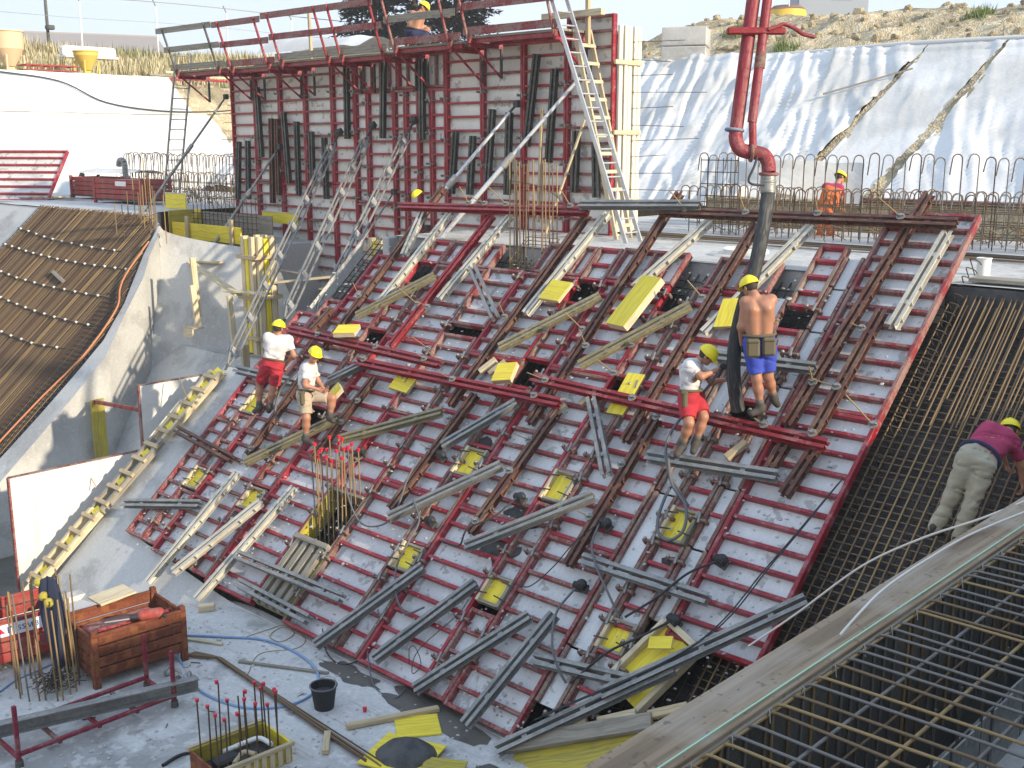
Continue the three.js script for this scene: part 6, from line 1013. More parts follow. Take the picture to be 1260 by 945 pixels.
  if (o.shirt) {
    const sl = o.sleeve ?? 0.68, hems = [], B = inf(torso, 0.018); for (const [a, b] of [[j.shL, j.elL], [j.shR, j.elR]]) B.push([a, part(a, b, sl + 0.3), 0.074, 0.078]); B.push([add(j.chest, down, -0.06), part(j.neck, j.chest, 0.28), 0.1, 0.062]); for (const [a, b] of [[j.shL, j.elL], [j.shR, j.elR]]) hems.push([a, b, part(a, b, sl)]);
    const hem = add(j.pel, down, o.hem ?? 0.03); garment('shirt', B, 0.05, (p) => { let v = dot(sub(p, hem), down); for (const [a, b, c0] of hems) if (capD(p, part(a, b, 0.5), b, 0, 0) < 0.13 && capD(p, j.pel, j.chest, 0, 0) > 0.12) v = Math.max(v, dot(sub(p, c0), nrm(sub(b, a)))); return v; }, o.shirt, 0.022);
  }
  if (o.vest) { const B = inf(torso.slice(0, 4), 0.035); garment('vest', B, 0.04, (p) => Math.max(dot(sub(p, add(j.pel, down, 0.05)), down), -dot(sub(p, add(j.chest, down, -0.05)), down)), o.vest, 0.012); }
  if (o.legs) {
    const k = o.long ? 1 : o.short ?? 0.8, B = [[add(j.pel, side, -0.07), add(j.pel, side, 0.07), 0.128 * w, 0.128 * w], [add(part(j.pel, j.chest, 0.2), side, -0.06), add(part(j.pel, j.chest, 0.2), side, 0.06), 0.118 * w, 0.118 * w]];
    for (const [a, b, d] of [[j.hipL, j.knL, j.ankL], [j.hipR, j.knR, j.ankR]]) { B.push([a, part(a, b, o.long ? 1 : k + 0.3), 0.118 * w, o.long ? 0.088 : 0.098]); if (o.long) B.push([b, part(b, d, 0.5), 0.088, 0.088], [part(b, d, 0.5), part(b, d, 0.97), 0.088, 0.082]); }
    const top = part(j.pel, j.chest, 0.27); garment(o.long ? 'trousers' : 'shorts', B, 0.035, (p) => { let v = -dot(sub(p, top), down); if (!o.long) { const dl = capD(p, j.hipL, j.knL, 0, 0), dr = capD(p, j.hipR, j.knR, 0, 0), [a, b] = dl < dr ? [j.hipL, j.knL] : [j.hipR, j.knR]; v = Math.max(v, dot(sub(p, part(a, b, k)), nrm(sub(b, a)))); } return v; }, o.legs, 0.024);
    const b = mesh('belt', new THREE.TorusGeometry(1, 0.14, 8, 30).scale(0.185 * w, 0.14 * w, 0.14), o.belt ?? M.pouch, t, V(...part(j.pel, j.chest, 0.24))); b.quaternion.setFromRotationMatrix(new THREE.Matrix4().makeBasis(V(...side), V(...nrm(crs(down, side))), V(...nrm(down)))); b.scale.set(1, 1, 1);
  }
  if (o.pouch) for (const [k, z] of o.pouch) { const p = mesh('tool_pouch', boxG(0.17, 0.24, 0.08, 0.03), M.pouch, t, V(...add(add(add(j.pel, side, k), fwd, z), [0, -0.03, 0]))); p.quaternion.setFromRotationMatrix(new THREE.Matrix4().makeBasis(V(...side), V(0, 1, 0), V(...nrm(crs(side, [0, 1, 0]))))); mesh('flap', boxG(0.16, 0.06, 0.1, 0.02), M.pouch, p, V(0, 0.09, 0.005)); }
  if (o.hammer) { const h = mesh('hammer', cyl(8), M.steel, t, V(...add(add(j.pel, side, 0.2), [0, -0.14, 0]))); h.scale.set(0.012, 0.34, 0.012); h.rotation.z = -0.25; }
  for (const [a, e, kn] of [[j.ankL, j.toeL, j.knL], [j.ankR, j.toeR, j.knR]]) { const B = [[add(a, [0, -0.02, 0]), e, 0.056, 0.045], [part(a, kn, 0.16), a, 0.056, 0.056], [a, add(a, sub(a, e), 0.25), 0.05, 0.046]]; mesh('boot', surface(capsField(B, 0.03), ...boundsOf(B, 0.03), 0.013), M.boot, t); if (!o.long) { const K = [[part(a, kn, 0.14), part(a, kn, 0.26), 0.05, 0.054]]; mesh('sock', surface(capsField(K, 0.02), ...boundsOf(K, 0.03), 0.013), M.sock, t); } }
  return t;
}
const RT = [0.725, 0, -0.689], AW = [-0.689, 0, -0.725];   // to the right and away as seen on site from the terrace
const dir = (r, u, a) => add(add([0, u, 0], RT, r), AW, a);
person('worker in white T-shirt and red shorts seen from behind at the left', {
  head: [-0.39, 3.95, -2.48], neck: [-0.4, 3.81, -2.46], chest: [-0.38, 3.67, -2.43], pel: [-0.4, 3.32, -2.32], shL: [-0.52, 3.79, -2.34], shR: [-0.26, 3.76, -2.58], elL: [-0.68, 3.48, -2.42], wrL: [-0.64, 3.31, -2.62], elR: [-0.17, 3.48, -2.62], wrR: [-0.41, 3.27, -2.62],
  hipL: [-0.47, 3.27, -2.26], hipR: [-0.32, 3.27, -2.38], knL: [-0.78, 2.94, -2.3], ankL: [-0.77, 2.48, -2.25], toeL: [-0.95, 2.39, -2.27], knR: [-0.4, 2.9, -2.33], ankR: [-0.48, 2.53, -2.28], toeR: [-0.63, 2.43, -2.36],
}, { look: dir(0.35, -0.25, 0.9), shirt: CL.white, legs: CL.red, short: 0.86, tip: 0.0 });
person('worker in white T-shirt and beige shorts with sunglasses, one foot raised', {
  head: [0.93, 3.67, -2.27], neck: [0.84, 3.52, -2.26], chest: [0.81, 3.37, -2.21], pel: [0.8, 2.99, -2.13], shL: [0.7, 3.43, -2.37], shR: [0.9, 3.47, -2.1], elL: [0.78, 3.16, -2.44], wrL: [0.94, 3.06, -2.43], elR: [1.02, 3.21, -1.99], wrR: [1.13, 3.14, -2.14],
  hipL: [0.76, 2.95, -2.22], hipR: [0.86, 2.96, -2.08], knL: [1.12, 2.93, -2.46], ankL: [1.08, 2.6, -2.42], toeL: [1.21, 2.56, -2.39], knR: [0.96, 2.64, -2.03], ankR: [0.91, 2.26, -2.03], toeR: [1.08, 2.22, -2.04],
}, { look: dir(0.45, -0.12, -0.85), shirt: CL.white, legs: CL.beige, short: 0.82, glasses: true, pouch: [[0.16, 0.02]], fine: 0.006 });
person('worker in white T-shirt and red shorts bending to hold the pump hose', {
  head: [7.92, 4.41, -3.43], neck: [7.83, 4.35, -3.39], chest: [7.76, 4.22, -3.31], pel: [7.78, 3.87, -3.28], shL: [7.71, 4.25, -3.52], shR: [7.84, 4.3, -3.18], elL: [7.87, 4.02, -3.65], wrL: [8.05, 4.07, -3.7], elR: [8, 4.18, -3.19], wrR: [8.11, 4.26, -3.43],
  hipL: [7.8, 3.82, -3.4], hipR: [7.78, 3.83, -3.21], knL: [7.98, 3.62, -3.31], ankL: [7.91, 3.26, -3.25], toeL: [8, 3.2, -3.07], knR: [7.92, 3.57, -3.07], ankR: [7.8, 3.23, -3.1], toeR: [7.85, 3.16, -2.91],
}, { look: dir(0.8, -0.55, -0.2), shirt: CL.white, legs: CL.red, short: 0.8, gloves: true, pouch: [[0.16, -0.02]], fine: 0.006, build: 1.05, tip: 0.1 });
person('bare backed worker in blue shorts with a tool belt standing beside the pump hose', {
  head: [8.46, 5.35, -3.52], neck: [8.55, 5.27, -3.5], chest: [8.63, 5.11, -3.49], pel: [8.64, 4.67, -3.52], shL: [8.47, 5.18, -3.42], shR: [8.72, 5.21, -3.62], elL: [8.44, 4.86, -3.39], wrL: [8.38, 4.61, -3.53], elR: [8.62, 4.92, -3.8], wrR: [8.33, 4.8, -3.83],
  hipL: [8.57, 4.64, -3.47], hipR: [8.71, 4.63, -3.6], knL: [8.63, 4.2, -3.51], ankL: [8.66, 3.8, -3.59], toeL: [8.6, 3.74, -3.48], knR: [8.7, 4.22, -3.67], ankR: [8.7, 3.89, -3.85], toeR: [8.69, 3.79, -3.96],
}, { look: dir(-0.5, -0.4, 0.75), legs: CL.blue, bare: true, short: 0.84, gloves: true, pouch: [[-0.1, -0.17], [0.1, -0.15]], hammer: true, fine: 0.006, build: 1.04 });
person('worker in pink red shirt and beige trousers bending over the dark rebar mat', {
  head: [11.54, 3.88, -4.28], neck: [11.58, 3.93, -4], chest: [11.56, 3.91, -3.81], pel: [11.54, 3.73, -3.31], shL: [11.47, 3.95, -3.82], shR: [11.71, 3.84, -3.9], elL: [11.5, 3.75, -4.06], wrL: [11.56, 3.52, -4.19], elR: [11.79, 3.58, -4.02], wrR: [11.81, 3.37, -4.05],
  hipL: [11.46, 3.69, -3.27], hipR: [11.62, 3.65, -3.33], knL: [11.33, 3.27, -3.26], ankL: [11.2, 2.89, -3.2], toeL: [11.19, 2.78, -3.4], knR: [11.56, 3.23, -3.24], ankR: [11.45, 2.81, -3.24], toeR: [11.45, 2.7, -3.42],
}, { look: dir(0.5, -0.65, 0.6), shirt: CL.pink, legs: CL.khaki, long: true, sleeve: 0.7, hem: -0.06, build: 1.12, tip: -0.1, belt: CL.navy });
person('worker in orange vest and yellow helmet behind the upper beam on the deck', {
  head: [4.84, 6.44, -12.72], neck: [4.84, 6.31, -12.6], chest: [4.8, 6.18, -12.53], pel: [4.77, 5.75, -12.3], shL: [4.69, 6.26, -12.45], shR: [4.91, 6.23, -12.58], elL: [4.72, 5.93, -12.59], wrL: [4.83, 5.83, -12.81], elR: [5.02, 5.99, -12.54], wrR: [5.05, 5.78, -12.51],
  hipL: [4.71, 5.71, -12.26], hipR: [4.84, 5.7, -12.33], knL: [4.73, 5.4, -12.23], ankL: [4.73, 5.07, -12.2], toeL: [4.84, 5.01, -12.22], knR: [4.93, 5.41, -12.28], ankR: [4.95, 5.07, -12.27], toeR: [5.06, 5.01, -12.28],
}, { look: dir(0.8, -0.45, 0.2), shirt: CL.pink, vest: CL.orange, legs: CL.orange, long: true, cell: 0.02, fine: 0.009 });
person('worker in yellow helmet crouching on the wall platform in front of the tree', {
  head: [-3.3, 10.06, -8.67], neck: [-3.34, 9.96, -8.6], chest: [-3.37, 9.83, -8.53], pel: [-3.39, 9.52, -8.42], shL: [-3.45, 9.94, -8.49], shR: [-3.22, 9.89, -8.55], elL: [-3.46, 9.71, -8.41], wrL: [-3.27, 9.56, -8.41], elR: [-3.04, 9.91, -8.72], wrR: [-2.87, 9.89, -8.88],
  hipL: [-3.45, 9.49, -8.43], hipR: [-3.3, 9.48, -8.42], knL: [-3.26, 9.63, -8.65], ankL: [-3.33, 9.33, -8.56], toeL: [-3.19, 9.27, -8.6], knR: [-3.09, 9.58, -8.58], ankR: [-3.15, 9.3, -8.51], toeR: [-3.01, 9.24, -8.56],
}, { look: dir(0.8, -0.4, -0.2), legs: CL.navy, long: true, cell: 0.02, fine: 0.009 });
{ // helmet left on the beam
  const h = thing('hard_hat', 'yellow hard hat resting on the left end of the upper red beam', 'helmet', V(-1.16, 6.11, -6.49)); h.rotation.set(0.3, 0.4, 0.5);
  mesh('shell', new THREE.SphereGeometry(1, 24, 12, 0, 6.284, 0, 1.6).scale(0.115, 0.12, 0.14), M.helmet, h); mesh('rim', new THREE.TorusGeometry(0.114, 0.008, 6, 26).rotateX(1.5708).scale(1, 1, 1.22), M.helmet, h); mesh('strap', boxG(0.16, 0.02, 0.2, 0.005), M.black, h, V(0, 0.01, 0));
}
// ---------- concrete pump: placing boom pipe, elbow and rubber end hose ----------
{
  const o = thing('concrete_pump_pipe', 'red concrete pump pipe with double elbow hanging into the picture from above', 'pump pipe', V(8.2, 6.74, -4.28)), b = [o.position.x, o.position.y, o.position.z], R = (p, q = b) => V(...sub(p, q));
  const A = R([7.81, 7.26, -4.07]), A2 = R([7.88, 10.33, -4.48]), B = R([8.02, 7.12, -4.15]), B2 = R([8.03, 10.32, -4.55]);
  rod('delivery_pipe', A, A2, 0.088, M.pipe, o, 20); rod('support_arm', R([8, 7.41, -4.15]), B2, 0.062, M.pipe, o, 16); rod('support_neck', R([8.03, 7.08, -4.15]), R([8, 7.43, -4.16]), 0.05, M.redWaler, o, 14);
  const elbow = new THREE.TubeGeometry(new THREE.CatmullRomCurve3([[7.81, 7.26, -4.07], [7.83, 7.17, -4.06], [7.88, 7.07, -4.08], [7.97, 7.03, -4.15], [8.05, 7.02, -4.22], [8.12, 6.99, -4.28], [8.17, 6.91, -4.3], [8.2, 6.77, -4.29]].map((p) => R(p))), 50, 0.092, 18); mesh('elbow', elbow, M.pipe, o);
  const ring = (p, d, r, m, n) => { const q = mesh(n, new THREE.TorusGeometry(r, 0.022, 10, 26), m, o, R(p)); q.quaternion.setFromUnitVectors(V(0, 0, 1), d.normalize()); };
  ring([7.79, 7.31, -4.07], A2.clone().sub(A), 0.108, M.blueGrey, 'coupling'); ring([7.99, 7.03, -4.17], V(...RT), 0.11, M.frameGrey, 'coupling'); ring([8.2, 6.75, -4.29], V(0, 1, 0), 0.11, M.redWorn, 'coupling');
  const cl = mesh('cross_clamp', boxG(0.75, 0.09, 0.12, 0.02), M.redWaler, o, R([7.95, 8.55, -4.23])); cl.quaternion.setFromUnitVectors(V(1, 0, 0), V(...RT));
  mesh('safety_rope', tubeG([R([8.09, 8.56, -4.29]), R([8.17, 8.6, -4.38]), R([8.23, 8.63, -4.45]), R([8.33, 8.58, -4.53]), R([8.42, 8.51, -4.59]), R([8.53, 8.47, -4.69])], 0.028), M.redWaler, o);
  rod('label_band', R([8.01, 8.09, -4.25]), R([8.01, 8.29, -4.28]), 0.0705, M.frameGrey, o, 16); mesh('safety_cable', tubeG([R([8.14, 6.98, -4.09]), R([8.16, 6.85, -3.99]), R([8.13, 6.69, -3.92]), R([8.17, 6.63, -3.94]), R([8.26, 6.61, -4.09])], 0.016), M.rubber, o);
  const hs = [[8.2, 6.73, -4.28], [8.23, 6.48, -4.24], [8.28, 6.02, -4.07], [8.3, 5.51, -3.87], [8.26, 4.99, -3.68], [8.24, 4.52, -3.58], [8.26, 4.15, -3.56], [8.28, 3.7, -3.66]].map((p) => V(...p));
  const e = thing('end_hose', 'thick dark rubber end hose of the concrete pump between the two workers', 'hose', hs[0]), loc = hs.map((p) => p.clone().sub(hs[0]));
  mesh('rubber_hose', new THREE.TubeGeometry(new THREE.CatmullRomCurve3(loc), 60, 0.092, 18), std(painted([0.03, 0.032, 0.034], [0.14, 0.138, 0.13], 0.45, 905, 0.6), { bumpScale: 0.003 }), e); rod('end_fitting', loc[0].clone().add(V(0, 0.02, 0)), loc[0].clone().lerp(loc[1], 0.9), 0.1, M.galv, e, 18);
  for (const k of [0.3, 0.75]) { const q = mesh('hose_clip', new THREE.TorusGeometry(0.101, 0.01, 8, 24), M.steel, e, loc[0].clone().lerp(loc[1], k)); q.rotation.x = 1.5708; }
}

// ---------- left deck, banks and skyline ----------
{
  const mesh2 = (label, p, L, W, H, turn) => { const o = thing('mesh_crate', label, 'crate', p, new THREE.Quaternion().setFromAxisAngle(V(0, 1, 0), turn)); for (const [len, x, z, r] of [[L, 0, W / 2, 0], [L, 0, -W / 2, 0], [W, L / 2, 0, 1.57], [W, -L / 2, 0, 1.57]]) { const q = new THREE.Quaternion().setFromAxisAngle(V(0, 1, 0), r); for (let i = 0; i < 4; i++) mesh('side_strip', boxG(len - 0.06, H / 4 - 0.02, 0.04, 0.008), M.boxRed, o, V(x, 0.14 + H / 4 * (i + 0.5), z), q); } for (const x of [-1, 1]) for (const z of [-1, 1]) mesh('corner_post', boxG(0.09, H + 0.2, 0.09, 0.01), M.boxRed, o, V(x * L / 2, H / 2 + 0.08, z * W / 2)); mesh('base', boxG(L, 0.05, W, 0.005), M.dark, o, V(0, 0.12, 0)); mesh('load', boxG(L - 0.15, 0.3, W - 0.15, 0.03), M.woodGrey, o, V(0, H - 0.05, 0)); return o; };
  mesh2('red brown steel crate on the left deck, farther left one', V(-20.3, 5.3, -9.3), 1.9, 1.0, 0.6, 0.05); const c = mesh2('red brown steel crate with a white plate, left of the thin ladder', V(-16.8, 5.3, -8.6), 2.5, 1.0, 0.62, 0.1); mesh('white_plate', boxG(0.55, 0.14, 0.02, 0.003), M.plastic, c, V(0.2, 0.62, 0.53));
  const cv = thing('covered_stack', 'grey covered stack beside the farther left crate', 'stack', V(-20.2, 5.9, -9.9)); mesh('sheet_cover', grid(20, 10, (s, t) => V(-1.5 + 3.4 * s, 0.25 + 0.12 * Math.sin(t * 3.1) + 0.08 * fb2(s * 5, t * 4, 211), -0.7 + 1.4 * t), (s, t) => [s * 3, t]), M.sheet, cv); rod('prop', V(-1.3, 0.2, 0.6), V(-2.0, -0.6, 0.7), 0.09, M.galv, cv, 10);
  const pump = thing('grey_post', 'grey pipe bend standing among the left hooked bars', 'pipe', V(-18.3, 5.3, -9.2)); mesh('pipe', bentG([V(0, 0, 0), V(0, 1.3, 0), V(-0.35, 1.3, 0), V(-0.4, 1.1, 0)], 0.09, 0.2, 12), M.galv, pump);
  // leaning panel and boards at the far left
  const pq = new THREE.Quaternion().setFromEuler(new THREE.Euler(-0.75, 0.6, 0, 'YXZ')), lp = thing('formwork_panel', 'red framed panel leaning back on the far left deck', 'formwork panel', V(-20.82, 5.3, -7.88).addScaledVector(V(...RT), -2.3), pq); panelParts(lp, 4.6, 2.2, false, [M.red, M.red]);
  tag(beamBetween('timber_beam', V(-26.5, 5.9, -7.4), V(-23.4, 6.1, -7.9), 0.14, 0.14, M.woodPale), 'timber beam lying on the leaning red panel at the far left', 'timber'); tag(beamBetween('timber_beam', V(-26.2, 5.5, -7.0), V(-22.6, 5.5, -7.3), 0.14, 0.14, M.wood), 'timber beam on the ground before the leaning red panel', 'timber'); tag(beamBetween('yellow_beam', V(-25.8, 5.42, -6.6), V(-24.4, 5.42, -6.75), 0.25, 0.2, M.yellow), 'yellow timber at the far left edge before the leaning panel', 'timber');
  for (let i = 0; i < 5; i++) tag(beamBetween('scaffold_plank', V(-23.6 + i * 0.35, 5.36 + 0.05 * (i % 2), -6.9 - i * 0.25), V(-21.2 + i * 0.3, 5.36 + 0.05 * (i % 2), -7.3 - i * 0.22), 0.22, 0.05, i % 2 ? M.woodPale : M.woodGrey), `plank in the loose pile at the far left deck edge, ${ord[i]} from the front`, 'plank');
  // hoppers on the bank
  const hop = (label, p, s, m, tall) => { const o = thing('concrete_hopper', label, 'hopper', p); mesh('cone', new THREE.CylinderGeometry(0.62 * s, 0.24 * s, 0.75 * s, 24, 1, true), m, o, V(0, 0.85 * s, 0)); mesh('drum', new THREE.CylinderGeometry(0.63 * s, 0.62 * s, (tall ? 0.75 : 0.22) * s, 24, 1, true), m, o, V(0, (1.22 + (tall ? 0.37 : 0.1)) * s, 0)); mesh('rim', new THREE.TorusGeometry(0.64 * s, 0.035 * s, 8, 28).rotateX(1.57), m, o, V(0, (tall ? 1.97 : 1.43) * s, 0)); for (let i = 0; i < 4; i++) { const a = i * 1.5708 + 0.6; rod('leg', V(Math.cos(a) * 0.62 * s, 0, Math.sin(a) * 0.62 * s), V(Math.cos(a) * 0.6 * s, 0.95 * s, Math.sin(a) * 0.6 * s), 0.05 * s, m, o, 8); } mesh('foot_ring', new THREE.TorusGeometry(0.62 * s, 0.035 * s, 6, 4).rotateX(1.57).rotateY(0.6 + 0.785), m, o, V(0, 0.3 * s, 0)); mesh('gate', boxG(0.3 * s, 0.25 * s, 0.3 * s, 0.03), m, o, V(0, 0.42 * s, 0)); };
  const by = (x, z) => bankH(x, z);
  hop('large pale orange concrete hopper at the far left on the bank', V(-31.75, 9.78, -11.54), 0.92, plain(0.72, 0.52, 0.33, 0.65), true); hop('smaller yellow concrete hopper on the left bank', V(-30.7, by(-30.7, -14.3) + 0.05, -14.3), 0.8, plain(0.68, 0.48, 0.1, 0.65), false);
  for (let i = 0; i < 3; i++) { const o = thing('steel_trestle', `orange red steel frame stacked between the two hoppers, ${ord[i]} from below`, 'frame', V(-30.2, 9.8 + i * 0.2, -12.4)); for (const z of [-0.4, 0.4]) mesh('long_bar', boxG(0.06, 0.06, 2.2, 0.006), M.boxRed, o, V(z, 0, 0)); for (let k = 0; k < 5; k++) mesh('cross_bar', boxG(0.8, 0.05, 0.06, 0.006), M.boxRed, o, V(0, 0, -1 + k * 0.5)); }
  for (let i = 0; i < 9; i++) tag(beamBetween(i % 3 ? 'scaffold_plank' : 'red_beam', V(-29.2 + rr(-0.5, 0.3), 9.85 + (i % 3) * 0.14, -15.6 - i * 0.75), V(-29.3 + rr(-0.4, 0.4), 9.85 + (i % 3) * 0.14, -18.4 - i * 0.75), 0.2, 0.09, i % 3 ? [M.woodPale, M.woodGrey][i % 2] : M.red), `${i % 3 ? 'weathered plank' : 'red beam'} stored along the top of the left bank, ${ord[i]} from the yellow hopper`, 'plank');
  // grass behind
  const blade = []; for (let i = 0; i < 26000; i++) {
    const x = -31.5 - 17 * Math.pow(rnd(), 1.3), z = rr(-34, 2), y = by(x, z), h = rr(0.25, 0.7) * (0.6 + 0.9 * sstep(-0.15, 0.25, fb2(x * 0.3, z * 0.3, 221))), a = rr(0, 6.28), w = rr(0.02, 0.05), b = rr(-0.25, 0.25) * h, d = rr(-0.25, 0.25) * h; blade.push([x, y - 0.05, z, h, a, w, b, d]);
  }
  const mk = (f) => { const pos = [], nor = [], uv = []; blade.forEach((q, i) => { if (!f(i)) return; const [x, y, z, h, a, w, b, d] = q, c = Math.cos(a) * w, s = Math.sin(a) * w; for (const p of [[x - c, y, z - s], [x + c, y, z + s], [x + b, y + h, z + d]]) { pos.push(...p); nor.push(-s / w * 0.5, 0.8, c / w * 0.5); uv.push(0, 0); } }); const g = new THREE.BufferGeometry(); g.setAttribute('position', new THREE.Float32BufferAttribute(pos, 3)); g.setAttribute('normal', new THREE.Float32BufferAttribute(nor, 3)); g.setAttribute('uv', new THREE.Float32BufferAttribute(uv, 2)); return g; };
  const gr = (r, g, b) => plain(r, g, b, 0.9);
  const nz = (i) => fb2(blade[i][0] * 0.25, blade[i][2] * 0.25, 231) + 0.02 * (i % 7 - 3);
  tag(stuff(mesh('dry_grass', mk((i) => nz(i) > -0.03), gr(0.62, 0.54, 0.32))), 'pale dry grass growing on the rise behind the hoppers', 'grass'); tag(stuff(mesh('green_grass', mk((i) => nz(i) <= -0.03), gr(0.36, 0.36, 0.17))), 'greener tufts among the dry grass behind the hoppers', 'grass');
  // fence, roof, mast
  const fz = (i) => V(-44 + 0.9 * i * 0.6, 0, -12 - i * 4.1);
  const f = thing('wire_fence', 'tall wire fence with thin bent posts behind the grass', 'fence', V(-44, 0, -12)); const tops = [];
  for (let i = -1; i < 8; i++) { const p = fz(i).add(V(44, 0, 12)), y = by(p.x - 44, p.z - 12); rod('post', V(p.x, y - 0.2, p.z), V(p.x, y + 2.6, p.z), 0.045, M.plastic, f, 7); rod('post_arm', V(p.x, y + 2.6, p.z), V(p.x - 0.3, y + 3.0, p.z), 0.035, M.galv, f, 6); tops.push(V(p.x - 0.2, y + 2.85, p.z)); }
  mesh('top_wire', tubeG(tops, 0.025, 8, 5), M.galv, f); mesh('mid_wire', tubeG(tops.map((p) => p.clone().add(V(0.2, -1.1, 0))), 0.012, 8, 5), M.galv, f);
  const mast = thing('lamp_mast', 'slim dark mast with a small lamp behind the fence', 'mast', V(-47.5, 11, -20.5)); rod('pole', V(0, 0, 0), V(0, 4.4, 0), 0.09, M.dark, mast, 8); mesh('lamp_head', boxG(0.35, 0.25, 0.45, 0.05), M.dark, mast, V(0.3, 2.4, 0)); rod('arm', V(0, 2.3, 0), V(0.3, 2.35, 0), 0.04, M.dark, mast, 6);
  const bl = thing('long_building', 'long low building with a grey roof behind the fence', 'building', V(-66, 10.5, -20), new THREE.Quaternion().setFromAxisAngle(V(0, 1, 0), 1.2)); mesh('wall', boxG(26, 2.6, 9, 0.05), plain(0.5, 0.48, 0.44), bl, V(2, 1.3, 0)); const rs = plain(0.3, 0.27, 0.26, 0.8); for (const s of [-1, 1]) { const m = mesh('roof_slope', boxG(27, 0.15, 5.4, 0.03), rs, bl, V(2, 3.3, s * 2.4)); m.rotation.x = s * 0.3; }
  const wt = thing('white_barrier', 'pale barrier lying in the grass right of the hoppers', 'barrier', V(-35.5, 11.0, -16.8)); mesh('body', boxG(0.5, 0.5, 2.6, 0.1), M.plastic, wt, V(0, 0.25, 0)); mesh('foot', boxG(0.8, 0.12, 2.6, 0.03), M.plastic, wt, V(0, 0.02, 0));
  // conifers behind the wall
  const conifer = (label, p, H, R, s0) => {
    seed = s0; const o = thing('conifer_tree', label, 'tree', p), pos = [], nor = []; mesh('trunk', new THREE.CylinderGeometry(0.05, 0.22, H, 8), plain(0.1, 0.07, 0.05, 0.9), o, V(0, H / 2, 0));
    for (let i = 0; i < 260; i++) { const t = Math.pow(rnd(), 0.8), y = H * (0.08 + 0.92 * t), L = R * (1 - t) * rr(0.65, 1.15) + 0.2, a = rr(0, 6.283), dy = rr(-0.35, 0.1); for (let k = 0; k < 46; k++) { const f = 0.15 + 0.85 * rnd(), c = V(Math.cos(a) * L * f, y + dy * L * f, Math.sin(a) * L * f).add(V(rr(-1, 1), rr(-0.8, 0.5), rr(-1, 1)).multiplyScalar(0.2 * (1.1 - f * 0.5))), d = V(Math.cos(a) + rr(-0.9, 0.9), rr(-0.9, 0.4), Math.sin(a) + rr(-0.9, 0.9)).normalize(), w = V(rr(-1, 1), rr(-1, 1), rr(-1, 1)).cross(d).normalize(), n = d.clone().cross(w), l = rr(0.14, 0.34), h = l * 0.26; for (const q of [c.clone().addScaledVector(w, -h), c.clone().addScaledVector(w, h), c.clone().addScaledVector(d, l)]) { pos.push(q.x, q.y, q.z); nor.push(n.x, n.y, n.z); } } }
    const g = new THREE.BufferGeometry(); g.setAttribute('position', new THREE.Float32BufferAttribute(pos, 3)); g.setAttribute('normal', new THREE.Float32BufferAttribute(nor, 3)); g.setAttribute('uv', new THREE.Float32BufferAttribute(new Float32Array(pos.length / 3 * 2), 2)); mesh('crown', g, plain(0.065, 0.085, 0.04, 0.9), o);
  };
  conifer('dark conifer behind the wall platform, left one', V(-37.06, 11.87, -35.33), 8.0, 2.6, 71); conifer('dark conifer behind the wall platform, middle one', V(-33.79, 11.86, -35.62), 9.5, 3.0, 72); conifer('dark conifer behind the wall platform, right one', V(-33.59, 11.87, -38.64), 8.5, 2.7, 73); seed = 99;
  const rf = thing('wire_fence', 'short mesh fence seen between the platform rails before the conifers', 'fence', V(-27, 9.6, -30)); for (let i = 0; i < 26; i++) rod('bar', V(i * 0.3, 0, 0), V(i * 0.3, 1.9, 0), 0.02, M.galv, rf, 5); rod('rail', V(0, 1.85, 0), V(7.6, 1.85, 0), 0.025, M.galv, rf, 5);
  // on and behind the right bank
  const blk = thing('concrete_block', 'big pale concrete block on the bank top beside the wall', 'concrete block', V(-7.2, 9.7, -24.3), new THREE.Quaternion().setFromAxisAngle(V(0, 1, 0), 0.5)); for (let i = 0; i < 2; i++) mesh('block', boxG(1.5, 0.62, 1.5, 0.03, i), M.concrete, blk, V(0.01 * i, 0.32 + i * 0.64, 0));
  const yc = thing('yellow_canopy', 'yellow rounded machine cover behind the spoil heap', 'machine', V(-19.83, 14.35, -52.46)); yc.scale.setScalar(0.62); mesh('cover', new THREE.CylinderGeometry(1.7, 1.9, 0.7, 24), plain(0.7, 0.45, 0.06, 0.6), yc, V(0, 0.4, 0)); mesh('lid', new THREE.CylinderGeometry(1.3, 1.75, 0.35, 24), M.frameGrey, yc, V(0, 0.9, 0)); for (const x of [-0.9, 0.9]) rod('pole', V(x, 0.2, 1.2), V(x, 2.4, 1.2), 0.05, M.plastic, yc, 6);
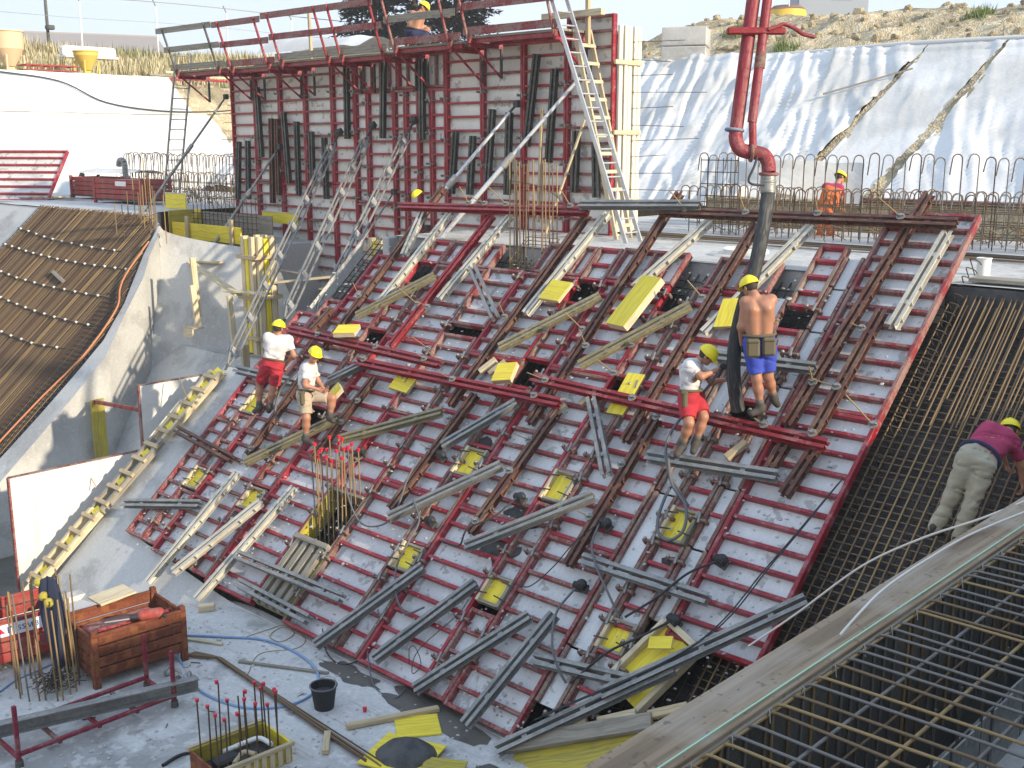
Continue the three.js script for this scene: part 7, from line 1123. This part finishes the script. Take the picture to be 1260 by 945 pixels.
  const gb = thing('grey_cabin', 'blue grey site cabin behind the spoil heap', 'cabin', V(-19.12, 14.57, -56.02), new THREE.Quaternion().setFromAxisAngle(V(0, 1, 0), 0.75)); mesh('wall', boxG(4.2, 2.4, 2.5, 0.05), plain(0.3, 0.34, 0.4, 0.6), gb, V(0, 1.0, 0)); mesh('roof', boxG(4.4, 0.12, 2.7, 0.03), M.galv, gb, V(0, 2.25, 0)); mesh('window', boxG(1.2, 0.8, 0.05, 0.01), plain(0.04, 0.05, 0.06, 0.15), gb, V(0.5, 1.3, 1.26));
  const bt = thing('barrel', 'small blue grey barrel on the crest of the spoil heap', 'barrel', V(-12.1, heapH(-12.1, -33.6) + 0.1, -33.6), new THREE.Quaternion().setFromAxisAngle(V(1, 0, 0), 1.57)); mesh('drum', new THREE.CylinderGeometry(0.3, 0.3, 0.9, 18).rotateZ(1.57), plain(0.16, 0.14, 0.3, 0.5), bt); mesh('hoop', new THREE.TorusGeometry(0.31, 0.02, 6, 20).rotateY(1.57), M.dark, bt);
  const tg = []; seed = 77; for (let c = 0; c < 6; c++) { const cx = [3.6, -8.5, 0.5, 5.5, -5, 2][c], cz = [-25.3, -29.5, -30, -28, -27, -33][c], n = c === 0 ? 500 : 220; for (let i = 0; i < n; i++) { const x = cx + rr(-1, 1) * (c ? 0.4 : 0.6), z = cz + rr(-0.5, 0.5), y = heapH(x, z), h = rr(0.12, 0.42), a = rr(0, 6.28); const g = new THREE.BufferGeometry(); g.setAttribute('position', new THREE.Float32BufferAttribute([x - Math.cos(a) * 0.02, y, z - Math.sin(a) * 0.02, x + Math.cos(a) * 0.02, y, z + Math.sin(a) * 0.02, x + rr(-0.15, 0.15), y + h, z + rr(-0.15, 0.15)], 3)); tg.push(g); } }
  const tm = mergeGeometries(tg); tm.computeVertexNormals(); tag(stuff(mesh('weeds', tm, gr(0.14, 0.19, 0.06))), 'green weed tufts growing on the spoil heap', 'weeds');
}
scene.fog = new THREE.FogExp2(new THREE.Color().setRGB(0.93, 0.95, 1.0), 0.0009);
renderer.render(scene, camera);
